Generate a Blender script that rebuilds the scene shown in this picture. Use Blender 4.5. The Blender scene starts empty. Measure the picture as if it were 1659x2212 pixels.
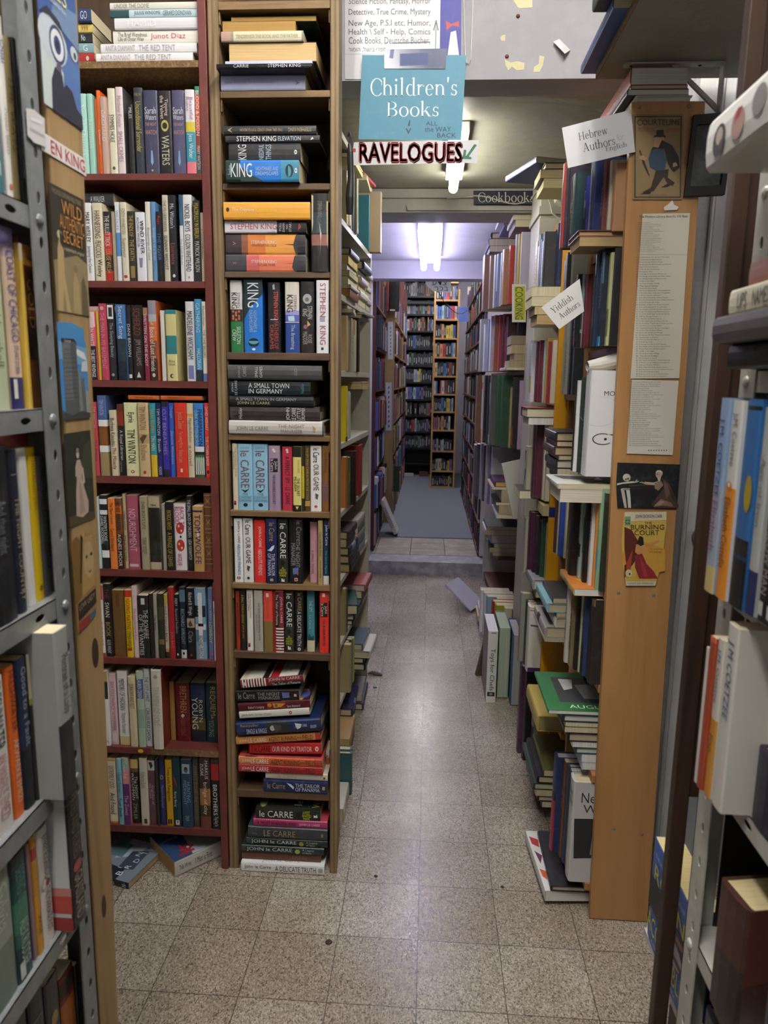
import bpy, math, random
from mathutils import Matrix, Vector
random.seed(11)
SC = bpy.context.scene
COL = SC.collection
rnd = random.random

# ---------------------------------------------------------------- camera model (24 mm phone lens, 1659 x 2212)
F = 1575.0
CAMH = 1.367
PITCH, YAW, ROLL = math.radians(10.24), math.radians(3.46), math.radians(0.8)
def _rot():
    cy, sy = math.cos(YAW), math.sin(YAW)
    cp, sp = math.cos(PITCH), math.sin(PITCH)
    cr, sr = math.cos(ROLL), math.sin(ROLL)
    rz = Matrix(((cy, sy, 0), (-sy, cy, 0), (0, 0, 1)))
    b = Matrix(((1, 0, 0), (0, 0, -1), (0, 1, 0)))
    rx = Matrix(((1, 0, 0), (0, cp, -sp), (0, sp, cp)))
    rr = Matrix(((cr, -sr, 0), (sr, cr, 0), (0, 0, 1)))
    return rr @ rx @ b @ rz
RM = _rot()
RMT = RM.transposed()
def at(x, y, X=None, Y=None, Z=None):
    """world point seen at photo pixel (x, y) on the plane X=, Y= or Z="""
    d = RMT @ Vector(((x - 829.5) / F, (y - 1106.0) / F, 1.0))
    if X is not None: t = X / d.x
    elif Y is not None: t = Y / d.y
    else: t = (Z - CAMH) / d.z
    return Vector((d.x * t, d.y * t, CAMH + d.z * t))

# ---------------------------------------------------------------- colours and materials
def lin(h):
    h = h.lstrip('#')
    o = []
    for i in (0, 2, 4):
        c = int(h[i:i + 2], 16) / 255.0
        o.append(c / 12.92 if c <= .04045 else ((c + .055) / 1.055) ** 2.4)
    return (o[0], o[1], o[2], 1.0)
def new_mat(name):
    m = bpy.data.materials.new(name)
    m.use_nodes = True
    nt = m.node_tree
    return m, nt, nt.nodes, nt.links, nt.nodes['Principled BSDF']
def N(nt, t, **k):
    n = nt.nodes.new(t)
    for a, v in k.items():
        if a in n.inputs.keys(): n.inputs[a].default_value = v
        else: setattr(n, a, v)
    return n
def ramp(nt, fac, stops):
    r = nt.nodes.new('ShaderNodeValToRGB')
    e = r.color_ramp.elements
    while len(e) < len(stops): e.new(.5)
    for i, (p, c) in enumerate(stops):
        e[i].position = p
        e[i].color = c
    nt.links.new(fac, r.inputs[0])
    return r.outputs[0]
def mixc(nt, fac, a, b, mode='MIX'):
    m = nt.nodes.new('ShaderNodeMix')
    m.data_type = 'RGBA'; m.blend_type = mode
    for sock, v in ((m.inputs['Factor'], fac), (m.inputs[6], a), (m.inputs[7], b)):
        if hasattr(v, 'is_output'): nt.links.new(v, sock)
        else: sock.default_value = v
    return m.outputs[2]
_mc = {}
def cov(h, rough=.42):
    """printed cover stock: flat ink with faint scuffs"""
    k = ('cov', h, rough)
    if k in _mc: return _mc[k]
    m, nt, nd, lk, p = new_mat('cover_' + h)
    tc = N(nt, 'ShaderNodeTexCoord')
    n = N(nt, 'ShaderNodeTexNoise', Scale=38.0, Detail=6.0, Roughness=.7)
    lk.new(tc.outputs['Object'], n.inputs['Vector'])
    c = lin(h)
    hi = tuple(min(1, v * .86 + .09) for v in c[:3]) + (1,)
    f = ramp(nt, n.outputs['Fac'], [(.52, (0, 0, 0, 1)), (.78, (.5, .5, .5, 1))])
    lk.new(mixc(nt, f, c, hi), p.inputs['Base Color'])
    p.inputs['Roughness'].default_value = rough
    _mc[k] = m
    return m
def ink(h):
    k = ('ink', h)
    if k in _mc: return _mc[k]
    m, nt, nd, lk, p = new_mat('ink_' + h)
    tc = N(nt, 'ShaderNodeTexCoord')
    n = N(nt, 'ShaderNodeTexNoise', Scale=90.0, Detail=3.0)
    lk.new(tc.outputs['Object'], n.inputs['Vector'])
    c = lin(h)
    lk.new(mixc(nt, n.outputs['Fac'], c, tuple(v * .82 for v in c[:3]) + (1,)), p.inputs['Base Color'])
    p.inputs['Roughness'].default_value = .5
    _mc[k] = m
    return m
def pages(h):
    """page edges: fine parallel lines across the block's thickness (local x)"""
    k = ('pg', h)
    if k in _mc: return _mc[k]
    m, nt, nd, lk, p = new_mat('pages_' + h)
    tc = N(nt, 'ShaderNodeTexCoord')
    mp = N(nt, 'ShaderNodeMapping')
    mp.inputs['Scale'].default_value = (900, 6, 6)
    lk.new(tc.outputs['Object'], mp.inputs['Vector'])
    n = N(nt, 'ShaderNodeTexNoise', Scale=1.0, Detail=2.0)
    lk.new(mp.outputs[0], n.inputs['Vector'])
    c = lin(h)
    lk.new(ramp(nt, n.outputs['Fac'], [(.3, tuple(v * .72 for v in c[:3]) + (1,)), (.62, c)]), p.inputs['Base Color'])
    p.inputs['Roughness'].default_value = .85
    _mc[k] = m
    return m
def wood(name, a, b, axis='Z', scale=1.0, rough=.5, bump=.1, stripes=0):
    m, nt, nd, lk, p = new_mat(name)
    tc = N(nt, 'ShaderNodeTexCoord')
    mp = N(nt, 'ShaderNodeMapping')
    s = [26 * scale] * 3
    s['XYZ'.index(axis)] = 1.6 * scale
    mp.inputs['Scale'].default_value = s
    lk.new(tc.outputs['Object'], mp.inputs['Vector'])
    n = N(nt, 'ShaderNodeTexNoise', Scale=1.0, Detail=7.0, Roughness=.62, Distortion=.9)
    lk.new(mp.outputs[0], n.inputs['Vector'])
    colr = ramp(nt, n.outputs['Fac'], [(.28, lin(a)), (.5, lin(b)), (.72, lin(a))])
    if stripes:
        sx = N(nt, 'ShaderNodeSeparateXYZ')
        lk.new(tc.outputs['Object'], sx.inputs[0])
        pp = N(nt, 'ShaderNodeMath', operation='PINGPONG')
        lk.new(sx.outputs[0], pp.inputs[0]); pp.inputs[1].default_value = stripes
        f = ramp(nt, pp.outputs[0], [(stripes * .25, (1, 1, 1, 1)), (stripes * .6, (0, 0, 0, 1))])
        ff = N(nt, 'ShaderNodeMath', operation='MULTIPLY'); lk.new(f, ff.inputs[0]); ff.inputs[1].default_value = .55
        colr = mixc(nt, ff.outputs[0], colr, tuple(v * .35 for v in lin(a)[:3]) + (1,))
    lk.new(colr, p.inputs['Base Color'])
    p.inputs['Roughness'].default_value = rough
    bp = N(nt, 'ShaderNodeBump', Strength=bump, Distance=.002)
    lk.new(n.outputs['Fac'], bp.inputs['Height']); lk.new(bp.outputs[0], p.inputs['Normal'])
    return m
def paint(name, h, h2, scale=6, rough=.6, bump=.15, bscale=60, lo=.45, hi=.7, metal=0.0, bdist=.003):
    m, nt, nd, lk, p = new_mat(name)
    tc = N(nt, 'ShaderNodeTexCoord')
    n = N(nt, 'ShaderNodeTexNoise', Scale=float(scale), Detail=8.0, Roughness=.65)
    lk.new(tc.outputs['Object'], n.inputs['Vector'])
    lk.new(ramp(nt, n.outputs['Fac'], [(lo, lin(h)), (hi, lin(h2))]), p.inputs['Base Color'])
    n2 = N(nt, 'ShaderNodeTexNoise', Scale=float(bscale), Detail=5.0)
    lk.new(tc.outputs['Object'], n2.inputs['Vector'])
    bp = N(nt, 'ShaderNodeBump', Strength=bump, Distance=bdist)
    lk.new(n2.outputs['Fac'], bp.inputs['Height']); lk.new(bp.outputs[0], p.inputs['Normal'])
    p.inputs['Roughness'].default_value = rough
    p.inputs['Metallic'].default_value = metal
    return m
def emit(name, col, s):
    m, nt, nd, lk, p = new_mat(name)
    p.inputs['Base Color'].default_value = (1, 1, 1, 1)
    p.inputs['Emission Color'].default_value = col
    p.inputs['Emission Strength'].default_value = s
    return m

# ---------------------------------------------------------------- mesh builder
class MB:
    def __init__(s): s.v = []; s.f = []; s.m = []
    def face(s, pts, mi=0):
        b = len(s.v); s.v += [tuple(p) for p in pts]
        s.f.append(tuple(range(b, b + len(pts)))); s.m.append(mi)
    def box(s, x0, x1, y0, y1, z0, z1, mi=0):
        return s.hexa([(x0, y0, z0), (x1, y0, z0), (x1, y1, z0), (x0, y1, z0), (x0, y0, z1), (x1, y0, z1), (x1, y1, z1), (x0, y1, z1)], mi)
    def hexa(s, c, mi=0):
        b = len(s.v); s.v += [tuple(p) for p in c]
        for q in ((0, 3, 2, 1), (4, 5, 6, 7), (0, 1, 5, 4), (1, 2, 6, 5), (2, 3, 7, 6), (3, 0, 4, 7)):
            s.f.append(tuple(b + i for i in q)); s.m.append(mi)
        return s
    def tube(s, pts, r, n=10, mi=0, cap=True):
        pts = [Vector(p) for p in pts]
        rings = []
        for i, p in enumerate(pts):
            d = (pts[min(i + 1, len(pts) - 1)] - pts[max(i - 1, 0)]).normalized()
            a = d.cross(Vector((0, 0, 1)) if abs(d.z) < .9 else Vector((1, 0, 0))).normalized()
            c = d.cross(a)
            rr = r[i] if isinstance(r, (list, tuple)) else r
            b = len(s.v)
            for j in range(n):
                t = 2 * math.pi * j / n
                s.v.append(tuple(p + a * math.cos(t) * rr + c * math.sin(t) * rr))
            rings.append(b)
        for i in range(len(rings) - 1):
            for j in range(n):
                k = (j + 1) % n
                s.f.append((rings[i] + j, rings[i] + k, rings[i + 1] + k, rings[i + 1] + j)); s.m.append(mi)
        if cap:
            s.f.append(tuple(rings[0] + j for j in reversed(range(n)))); s.m.append(mi)
            s.f.append(tuple(rings[-1] + j for j in range(n))); s.m.append(mi)
        return s
    def prism(s, poly, o, u, v, t, mi=0):
        """polygon (2D pts) in plane o,u,v extruded by -t along u x v"""
        o, u, v = Vector(o), Vector(u), Vector(v); n = u.cross(v)
        top = [o + u * a + v * b for a, b in poly]; bot = [p - n * t for p in top]
        b = len(s.v); k = len(poly)
        s.v += [tuple(p) for p in top + bot]
        s.f.append(tuple(range(b, b + k))); s.m.append(mi)
        s.f.append(tuple(b + k + i for i in reversed(range(k)))); s.m.append(mi)
        for i in range(k):
            j = (i + 1) % k
            s.f.append((b + i, b + k + i, b + k + j, b + j)); s.m.append(mi)
        return s
    def dome(s, c, nrm, r, h, n=10, mi=0):
        c = Vector(c); nrm = Vector(nrm).normalized()
        a = nrm.cross(Vector((0, 0, 1)) if abs(nrm.z) < .9 else Vector((1, 0, 0))).normalized(); b2 = nrm.cross(a)
        return s.tube([c, c + nrm * h * .6, c + nrm * h * .9, c + nrm * h], [r, r * .85, r * .5, r * .12], n, mi)
    def mesh(s, name, mats):
        me = bpy.data.meshes.new(name)
        me.from_pydata(s.v, [], s.f)
        for m in (mats if isinstance(mats, (list, tuple)) else [mats]): me.materials.append(m)
        if any(s.m): me.polygons.foreach_set('material_index', s.m)
        me.update()
        return me
    def build(s, name, mats, parent=None, bevel=0, smooth=False):
        me = s.mesh(name, mats)
        if smooth: me.polygons.foreach_set('use_smooth', [True] * len(me.polygons))
        o = bpy.data.objects.new(name, me); COL.objects.link(o)
        if parent: o.parent = parent
        if bevel:
            b = o.modifiers.new('bevel', 'BEVEL'); b.width = bevel; b.segments = 2; b.limit_method = 'ANGLE'
        return o
def tag(o, label=None, cat=None, group=None, kind=None):
    if label: o['label'] = label
    if cat: o['category'] = cat
    if group: o['group'] = group
    if kind: o['kind'] = kind
    return o
def empty(name, loc, label, cat, group=None):
    o = bpy.data.objects.new(name, None); COL.objects.link(o)
    o.location = loc; o.empty_display_size = .05
    return tag(o, label, cat, group)
def boxo(name, x0, x1, y0, y1, z0, z1, mat, parent=None, bevel=0):
    if parent is not None and parent.type == 'EMPTY':
        l = parent.location
        return MB().box(x0 - l.x, x1 - l.x, y0 - l.y, y1 - l.y, z0 - l.z, z1 - l.z).build(name, mat, parent, bevel)
    return MB().box(x0, x1, y0, y1, z0, z1).build(name, mat, parent, bevel)
def struct(name, mb, mat, label, cat='structure'):
    o = mb.build(name, mat); return tag(o, label, cat, None, 'structure')

# ---------------------------------------------------------------- lettering
_tc = {}
TMP = bpy.data.scenes.new('lettering_bench')
def text_poly(t):
    """(verts2d, faces, w, ymin, h) of a printed word in the built-in font"""
    if t in _tc: return _tc[t]
    cu = bpy.data.curves.new('t', 'FONT'); cu.body = t; cu.resolution_u = 2; cu.size = 1
    ob = bpy.data.objects.new('t', cu); TMP.collection.objects.link(ob)
    TMP.view_layers[0].update(); dg = TMP.view_layers[0].depsgraph
    me = ob.evaluated_get(dg).to_mesh()
    vs = [(v.co.x, v.co.y) for v in me.vertices]; fs = [tuple(p.vertices) for p in me.polygons]
    ob.evaluated_get(dg).to_mesh_clear()
    bpy.data.objects.remove(ob); bpy.data.curves.remove(cu)
    if not vs: vs = [(0, 0), (1, 0), (1, 1)]; fs = [(0, 1, 2)]
    x0 = min(v[0] for v in vs); x1 = max(v[0] for v in vs); y0 = min(v[1] for v in vs); y1 = max(v[1] for v in vs)
    _tc[t] = ([((a - x0), (b - y0)) for a, b in vs], fs, max(x1 - x0, 1e-4), max(y1 - y0, 1e-4))
    return _tc[t]
# a bookish serif drawn stroke by stroke: stems, bowls of thick-and-thin ellipses, bracketed feet
def _bx(x0, x1, y0, y1): return [[(x0, y0), (x1, y0), (x1, y1), (x0, y1)]]
def _arc(cx, cy, rx, ry, a0, a1, tk=.085, tn=.03, n=14):
    o = []
    for i in range(n):
        q = []
        for a, k in ((a0 + (a1 - a0) * i / n, 0), (a0 + (a1 - a0) * (i + 1) / n, 0), (a0 + (a1 - a0) * (i + 1) / n, 1), (a0 + (a1 - a0) * i / n, 1)):
            a = math.radians(a)
            q.append((cx + (rx - (tk if k else 0)) * math.cos(a), cy + (ry - (tn if k else 0)) * math.sin(a)))
        if a1 < a0: q.reverse()
        o.append(q)
    return o
def _dg(x0, y0, x1, y1, w): return [[(x0 - w / 2, y0), (x0 + w / 2, y0), (x1 + w / 2, y1), (x1 - w / 2, y1)]] if y1 > y0 else [[(x1 - w / 2, y1), (x1 + w / 2, y1), (x0 + w / 2, y0), (x0 - w / 2, y0)]]
def _st(x, y0, y1, top=1, bot=1, w=.085):
    o = _bx(x, x + w, y0, y1)
    if bot: o += _bx(x - .055, x + w + .055, y0, y0 + .026)
    if top == 1: o += [[(x - .07, y1 - .075), (x + .001, y1 - .045), (x + .001, y1)]]
    if top == 2: o += _bx(x - .055, x + w + .055, y1 - .026, y1)
    return o
XH = .45
SG = {
 'C': (.62, _arc(.36, .34, .34, .36, 40, 320) + _bx(.585, .615, .42, .60)),
 'h': (.56, _st(.06, 0, .72) + _arc(.27, .25, .20, .20, 0, 150) + _st(.385, 0, .25, 0)),
 'i': (.28, _st(.08, 0, XH) + _arc(.125, .62, .055, .055, 0, 360, .055, .055)),
 'l': (.28, _st(.08, 0, .72)),
 'd': (.56, _st(.38, 0, .72, 1, 0) + _bx(.46, .53, 0, .026) + _arc(.25, .225, .21, .235, 60, 300)),
 'r': (.40, _st(.06, 0, XH) + _arc(.29, .26, .19, .19, 55, 150) + _arc(.345, .40, .05, .05, 0, 360, .05, .05)),
 'e': (.48, _arc(.24, .225, .21, .235, 0, 318) + _bx(.10, .45, .235, .262)),
 'n': (.56, _st(.06, 0, XH) + _arc(.27, .25, .20, .20, 0, 150) + _st(.385, 0, .25, 0)),
 "'": (.20, [[(.06, .52), (.11, .52), (.15, .72), (.05, .72)]]),
 's': (.38, _arc(.19, .325, .13, .125, 30, 270, .06, .032) + _arc(.19, .12, .15, .12, 90, -150, .075, .032) + _bx(.30, .325, .33, .44) + _bx(.04, .065, .01, .13)),
 'B': (.60, _st(.09, 0, .68, 2) + _arc(.30, .52, .22, .16, 90, -90, .09, .028) + _arc(.30, .18, .26, .18, 90, -90, .095, .028) + _bx(.17, .31, .652, .68) + _bx(.17, .31, .335, .363) + _bx(.17, .31, 0, .028)),
 'o': (.52, _arc(.26, .225, .235, .24, 0, 360, .085, .03, 22)),
 'k': (.54, _st(.06, 0, .72) + _dg(.36, XH - .01, .17, .20, .045) + _dg(.44, .02, .25, .27, .11) + _bx(.37, .54, 0, .026) + _bx(.29, .46, XH - .026, XH)),
 'b': (.54, _st(.06, .02, .72, 1, 0) + _arc(.28, .225, .22, .235, 125, -125)),
 'H': (.76, _st(.10, 0, .68, 2) + _st(.56, 0, .68, 2) + _bx(.18, .57, .335, .365)),
 'w': (.76, _dg(.24, 0, .10, XH, .09) + _dg(.24, 0, .36, XH, .035) + _dg(.50, 0, .36, XH, .09) + _dg(.50, 0, .64, XH, .035) + _bx(0, .2, XH - .026, XH) + _bx(.56, .74, XH - .026, XH)),
 'A': (.70, _dg(.10, 0, .33, .70, .035) + _dg(.58, 0, .345, .70, .10) + _bx(.19, .5, .22, .25) + _bx(.01, .21, 0, .026) + _bx(.46, .70, 0, .026)),
 'u': (.56, _st(.08, .2, XH, 1, 0) + _arc(.28, .20, .20, .21, 180, 330) + _st(.40, 0, XH, 1, 0) + _bx(.48, .55, 0, .026)),
 't': (.34, _bx(.10, .185, .1, .58) + _bx(.02, .31, XH - .03, XH) + _arc(.24, .12, .14, .125, 180, 320)),
 'g': (.50, _arc(.23, .30, .19, .16, 0, 360, .08, .03) + _arc(.25, -.09, .22, .13, 0, 360, .06, .035) + _arc(.16, .09, .09, .07, 80, 270, .05, .04) + _bx(.38, .49, .39, .43)),
 'E': (.60, _st(.09, 0, .68, 2) + _bx(.17, .52, .652, .68) + _bx(.17, .55, 0, .028) + _bx(.17, .42, .335, .363) + _bx(.495, .52, .54, .66) + _bx(.525, .55, .02, .15) + _bx(.40, .422, .27, .43)),
 'Y': (.68, _st(.30, 0, .30, 0) + _dg(.335, .28, .12, .68, .10) + _dg(.345, .28, .56, .68, .035) + _bx(.0, .24, .654, .68) + _bx(.46, .68, .654, .68)),
 ' ': (.25, []),
}
def serif_poly(t):
    k = ('s', t)
    if k in _tc: return _tc[k]
    vs = []; fs = []; x = 0
    for ch in t:
        w, st = SG[ch]
        for q in st:
            b = len(vs); vs += [(x + a, c) for a, c in q]; fs.append(tuple(range(b, b + len(q))))
        x += w + .015
    y0 = min(v[1] for v in vs); y1 = max(v[1] for v in vs)
    _tc[k] = ([(a, b - y0) for a, b in vs], fs, x, y1 - y0)
    return _tc[k]
def put_text(mb, t, o, u, v, L, Hh, mi, serif=False, stretch=2.0, align=0):
    """word fitted into a box L long (along u) and Hh tall (along v) whose lower-left corner is o"""
    vs, fs, w, h = (serif_poly if serif else text_poly)(t)
    sx = L / w; sy = Hh / h
    if sy > sx * stretch: sy = sx * stretch
    if sx > sy * 1.25: sx = sy * 1.25
    ox = (L - w * sx) * (.5 if align == 0 else 0 if align < 0 else 1); oy = (Hh - h * sy) * .5
    o = Vector(o); u = Vector(u); v = Vector(v)
    b = len(mb.v)
    mb.v += [tuple(o + u * (ox + a * sx) + v * (oy + c * sy)) for a, c in vs]
    for f in fs: mb.f.append(tuple(b + i for i in f)); mb.m.append(mi)
def disc(cx, cy, rx, ry=None, n=14, a0=0, a1=360):
    ry = ry or rx
    k = n if a1 - a0 >= 360 else n + 1
    return [(cx + rx * math.cos(math.radians(a0 + (a1 - a0) * i / n)), cy + ry * math.sin(math.radians(a0 + (a1 - a0) * i / n))) for i in range(k)]

# ---------------------------------------------------------------- flat printed things (signs, postcards, sheets)
def sheet(name, label, cat, o, u, v, W, H, base, layers=(), texts=(), t=.0006, outline=None, group=None, sheetmat=None, part='printed_art', rough=.55):
    """o = lower-left corner; layers (hex, [(a,b)..0-1], level); texts (str, hex, a0,b0,a1,b1, opts)"""
    o, u, v = Vector(o), Vector(u).normalized(), Vector(v).normalized(); n = u.cross(v)
    mb = MB(); mb.prism([(a * W, b * H) for a, b in (outline or [(0, 0), (1, 0), (1, 1), (0, 1)])], (0, 0, 0), u, v, t)
    r = mb.build(name, sheetmat or cov(base, rough)); r.location = o; tag(r, label, cat, group)
    if layers:
        mats = []; pm = MB(); idx = {}
        for i, l in enumerate(layers):
            h, pts = l[0], l[1]
            if h not in idx: idx[h] = len(mats); mats.append(ink(h))
            off = n * (.0002 + .00006 * i)
            pm.face([off + u * (a * W) + v * (b * H) for a, b in pts], idx[h])
        pm.build(part, mats, r)
    if texts:
        mats = []; pm = MB(); idx = {}
        for tx in texts:
            s, h, a0, b0, a1, b1 = tx[:6]; op = tx[6] if len(tx) > 6 else {}
            if h not in idx: idx[h] = len(mats); mats.append(ink(h))
            base_o = n * (.0004 + .00006 * len(layers) + op.get('lift', 0))
            if op.get('rot'):
                ca, sa = math.cos(math.radians(op['rot'])), math.sin(math.radians(op['rot']))
                uu, vv = u * ca + v * sa, v * ca - u * sa
            else: uu, vv = u, v
            put_text(pm, s, base_o + u * (a0 * W) + v * (b0 * H), uu, vv, (a1 - a0) * W, (b1 - b0) * H, idx[h], op.get('serif', False), op.get('st', 2.0), op.get('al', 0))
        pm.build('lettering', mats, r)
    return r
# ---------------------------------------------------------------- books
import colorsys
ORD = ['', 'first', 'second', 'third', 'fourth', 'fifth', 'sixth', 'seventh', 'eighth', 'ninth', 'tenth', 'eleventh', 'twelfth', 'thirteenth', 'fourteenth', 'fifteenth', 'sixteenth', 'seventeenth', 'eighteenth', 'nineteenth', 'twentieth']
def cname(h):
    r, g, b = [int(h.lstrip('#')[i:i + 2], 16) / 255 for i in (0, 2, 4)]
    hu, s, v = colorsys.rgb_to_hsv(r, g, b); hu *= 360
    if v < .17: return 'black'
    if s < .13 or (v < .3 and s < .25):
        return 'white' if v > .86 else 'pale grey' if v > .68 else 'grey' if v > .42 else 'dark grey'
    if 20 <= hu < 70 and s < .32 and v > .68: return 'cream'
    if 12 <= hu < 48 and s < .62:
        return 'tan' if v > .62 else 'brown' if v > .28 else 'dark brown'
    if 12 <= hu < 40 and v < .6: return 'brown' if v > .3 else 'dark brown'
    base = ('red' if hu < 14 or hu >= 345 else 'orange' if hu < 38 else 'yellow' if hu < 66 else 'green' if hu < 165 else 'teal' if hu < 195 else 'blue' if hu < 248 else 'purple' if hu < 300 else 'pink')
    if base == 'red' and s < .5 and v > .6: base = 'pink'
    if base == 'yellow' and v < .6: base = 'olive'
    if base == 'blue' and v < .36: return 'navy blue'
    return ('dark ' if v < .42 else 'pale ' if s < .35 and v > .6 else '') + base
LABELS = set(); LONG = []
def book_parts(root, w, h, d, col, texts=(), o=None):
    """standing book: spine towards -Y, thickness along X, height along Z, origin at its lower spine corner"""
    o = o or {}
    hard = o.get('hd', 0)
    t = .0024 if hard else .0007
    lip = .003 if hard else 0.0
    bul = min(.12 * w, .004) if hard else min(.05 * w, .001)
    r = min(.0015, w * .15)
    k = 5
    outer = [(0, d)] + [(w * (.5 - .5 * math.cos(math.pi * i / k)), -bul * math.sin(math.pi * i / k) + (r if i in (0, k) else r * .25 if i in (1, k - 1) else 0)) for i in range(k + 1)] + [(w, d)]
    inner = []
    for i, (a, b) in enumerate(outer):
        a2 = min(max(a, t), w - t); inner.append((a2, b if i in (0, len(outer) - 1) else max(b, 0) + t + (.002 if hard else 0)))
    bands = o.get('b', ())
    cuts = sorted({0.0, h} | {round(h * (1 - f), 5) for bd in bands for f in bd[1:3]})
    mats = [cov(col, o.get('ro', .42))]; mi = {}
    def midx(hx):
        if hx == col: return 0
        if hx not in mi: mi[hx] = len(mats); mats.append(cov(hx, o.get('ro', .42)))
        return mi[hx]
    side = midx(o['side']) if 'side' in o else None
    mb = MB(); n = len(outer)
    for z in cuts:
        mb.v += [(a, b, z) for a, b in outer] + [(a, b, z) for a, b in inner]
    for ci in range(len(cuts) - 1):
        zm = 1 - (cuts[ci] + cuts[ci + 1]) / 2 / h
        hx = col
        for bd in bands:
            if bd[1] <= zm <= bd[2]: hx = bd[0]
        m_sp = midx(hx); b0 = ci * 2 * n; b1 = (ci + 1) * 2 * n
        for i in range(n - 1):
            spine = 0 < i < n - 2
            mm = m_sp if spine or o.get('wrap') else (side if side is not None else 0)
            mb.f.append((b0 + i, b0 + i + 1, b1 + i + 1, b1 + i)); mb.m.append(mm)
            mb.f.append((b0 + n + i + 1, b0 + n + i, b1 + n + i, b1 + n + i + 1)); mb.m.append(0)
        for i in (0, n - 1):
            q = (b0 + i, b1 + i, b1 + n + i, b0 + n + i)
            mb.f.append(q if i == 0 else tuple(reversed(q))); mb.m.append(0)
    tp = (len(cuts) - 1) * 2 * n
    for i in range(n - 1):
        mb.f.append((i, n + i, n + i + 1, i + 1)); mb.m.append(0)
        mb.f.append((tp + i, tp + i + 1, tp + n + i + 1, tp + n + i)); mb.m.append(0)
    c = mb.build('cover', mats, root)
    pb = MB(); e = .0002
    pb.box(t + e, w - t - e, t + (.003 if hard else .0012), d - (lip or .0006), lip or .0004, h - (lip or .0004))
    pb.build('page_block', pages(o.get('pc', 'd8cba8')), root)
    if texts or o.get('m'):
        tm = MB(); ms = []; ti = {}
        def ix(hx):
            if hx not in ti: ti[hx] = len(ms); ms.append(ink(hx))
            return ti[hx]
        yy = -bul - .0004
        for j, mk in enumerate(o.get('m', ())):
            # emblem: (hex, fraction-of-height-from-top polygon) in spine units a: 0..1 across, b: 0..1 from the top
            tm.face([(a * w, yy - .00005 * j, h * (1 - b)) for a, b in mk[1]][::-1] if mk[2:] else [(a * w, yy - .00005 * j, h * (1 - b)) for a, b in mk[1]], ix(mk[0]))
        yy -= .0003
        for tx in texts:
            s, hx, f0, f1 = tx[:4]; u0, u1 = (tx[4], tx[5]) if len(tx) > 5 else (.2, .8)
            if len(tx) > 6 and tx[6] == 'x':      # words set across the spine
                put_text(tm, s, (w * u0, yy, h * (1 - f1)), (1, 0, 0), (0, 0, 1), w * (u1 - u0), h * (f1 - f0), ix(hx), 'q' in s and False)
            else:
                put_text(tm, s, (w * u0, yy, h * (1 - f0)), (0, 0, -1), (1, 0, 0), h * (f1 - f0), w * (u1 - u0), ix(hx), False, 2.6)
        tm.build('spine_print', ms, c)
    for key in ('front', 'back'):
        if key not in o: continue
        am = MB(); ms = []; ti = {}
        def ix2(hx):
            if hx not in ti: ti[hx] = len(ms); ms.append(ink(hx))
            return ti[hx]
        j = 0
        for el in o[key]:
            # (hex, polygon[(a from left, b from top)]) or (hex, word, a0, b0, a1, b1[, turn])
            j += 1; xx = w + .0003 + .00004 * j if key == 'front' else -.0003 - .00004 * j
            P = (lambda a, b: (xx, a * d, h * (1 - b))) if key == 'front' else (lambda a, b: (xx, (1 - a) * d, h * (1 - b)))
            if isinstance(el[1], str):
                u = (0, 1, 0) if key == 'front' else (0, -1, 0); v = (0, 0, 1); a0, b0, a1, b1 = el[2:6]
                if len(el) > 6:
                    put_text(am, el[1], P(a0, b0), (0, 0, -1), u, h * (b1 - b0), d * (a1 - a0), ix2(el[0]), False, 2.5)
                else: put_text(am, el[1], P(a0, b1), u, v, d * (a1 - a0), h * (b1 - b0), ix2(el[0]), False, 2.5)
            else: am.face([P(a, b) for a, b in el[1]], ix2(el[0]))
        am.build('cover_art', ms, c)
    return root
def book(mat, w, h, d, col, texts=(), o=None, where='', desc=None, group=None):
    o = o or {}
    hard = o.get('hd', 0)
    root = bpy.data.objects.new('hardback_book' if hard else 'paperback_book', None)
    COL.objects.link(root); root.empty_display_size = .02
    root.matrix_world = mat
    d0 = desc or o.get('desc')
    if not d0:
        bs = [cname(x[0]) for x in o.get('b', ())]; c0 = cname(col)
        bs = [x for i, x in enumerate(bs) if x != c0 and x not in bs[:i]]
        d0 = c0 + (' and ' + bs[0] if bs else '') + (' hardback' if hard else ' paperback')
        if texts:
            tcn = cname(texts[0][1])
            d0 += ' with ' + tcn + ' lettering'
        elif o.get('m'): d0 += ' with spine emblem'
    lb = d0 + ', ' + where
    if len(lb.split()) > 16 and ' with ' in d0 and not (desc or o.get('desc')): d0 = d0.split(' with ')[0]; lb = d0 + ', ' + where
    if len(lb.split()) > 16: LONG.append(lb)
    k = lb; i = 2
    while lb in LABELS: lb = k + ' ' + str(i); i += 1
    LABELS.add(lb)
    tag(root, lb, 'book', None, None)
    if group: root['group'] = group
    book_parts(root, w, h, d, col, texts, o)
    return root
RY = lambda a: Matrix.Rotation(math.radians(a), 4, 'Y')
RZ = lambda a: Matrix.Rotation(math.radians(a), 4, 'Z')
RX = lambda a: Matrix.Rotation(math.radians(a), 4, 'X')
T = Matrix.Translation
def tr(t, x, y): return (t[0] + x / t[2], t[1] + y / t[2])
def wnum(i, n=None): return ORD[i] if i < len(ORD) else 'number %d' % i
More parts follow.
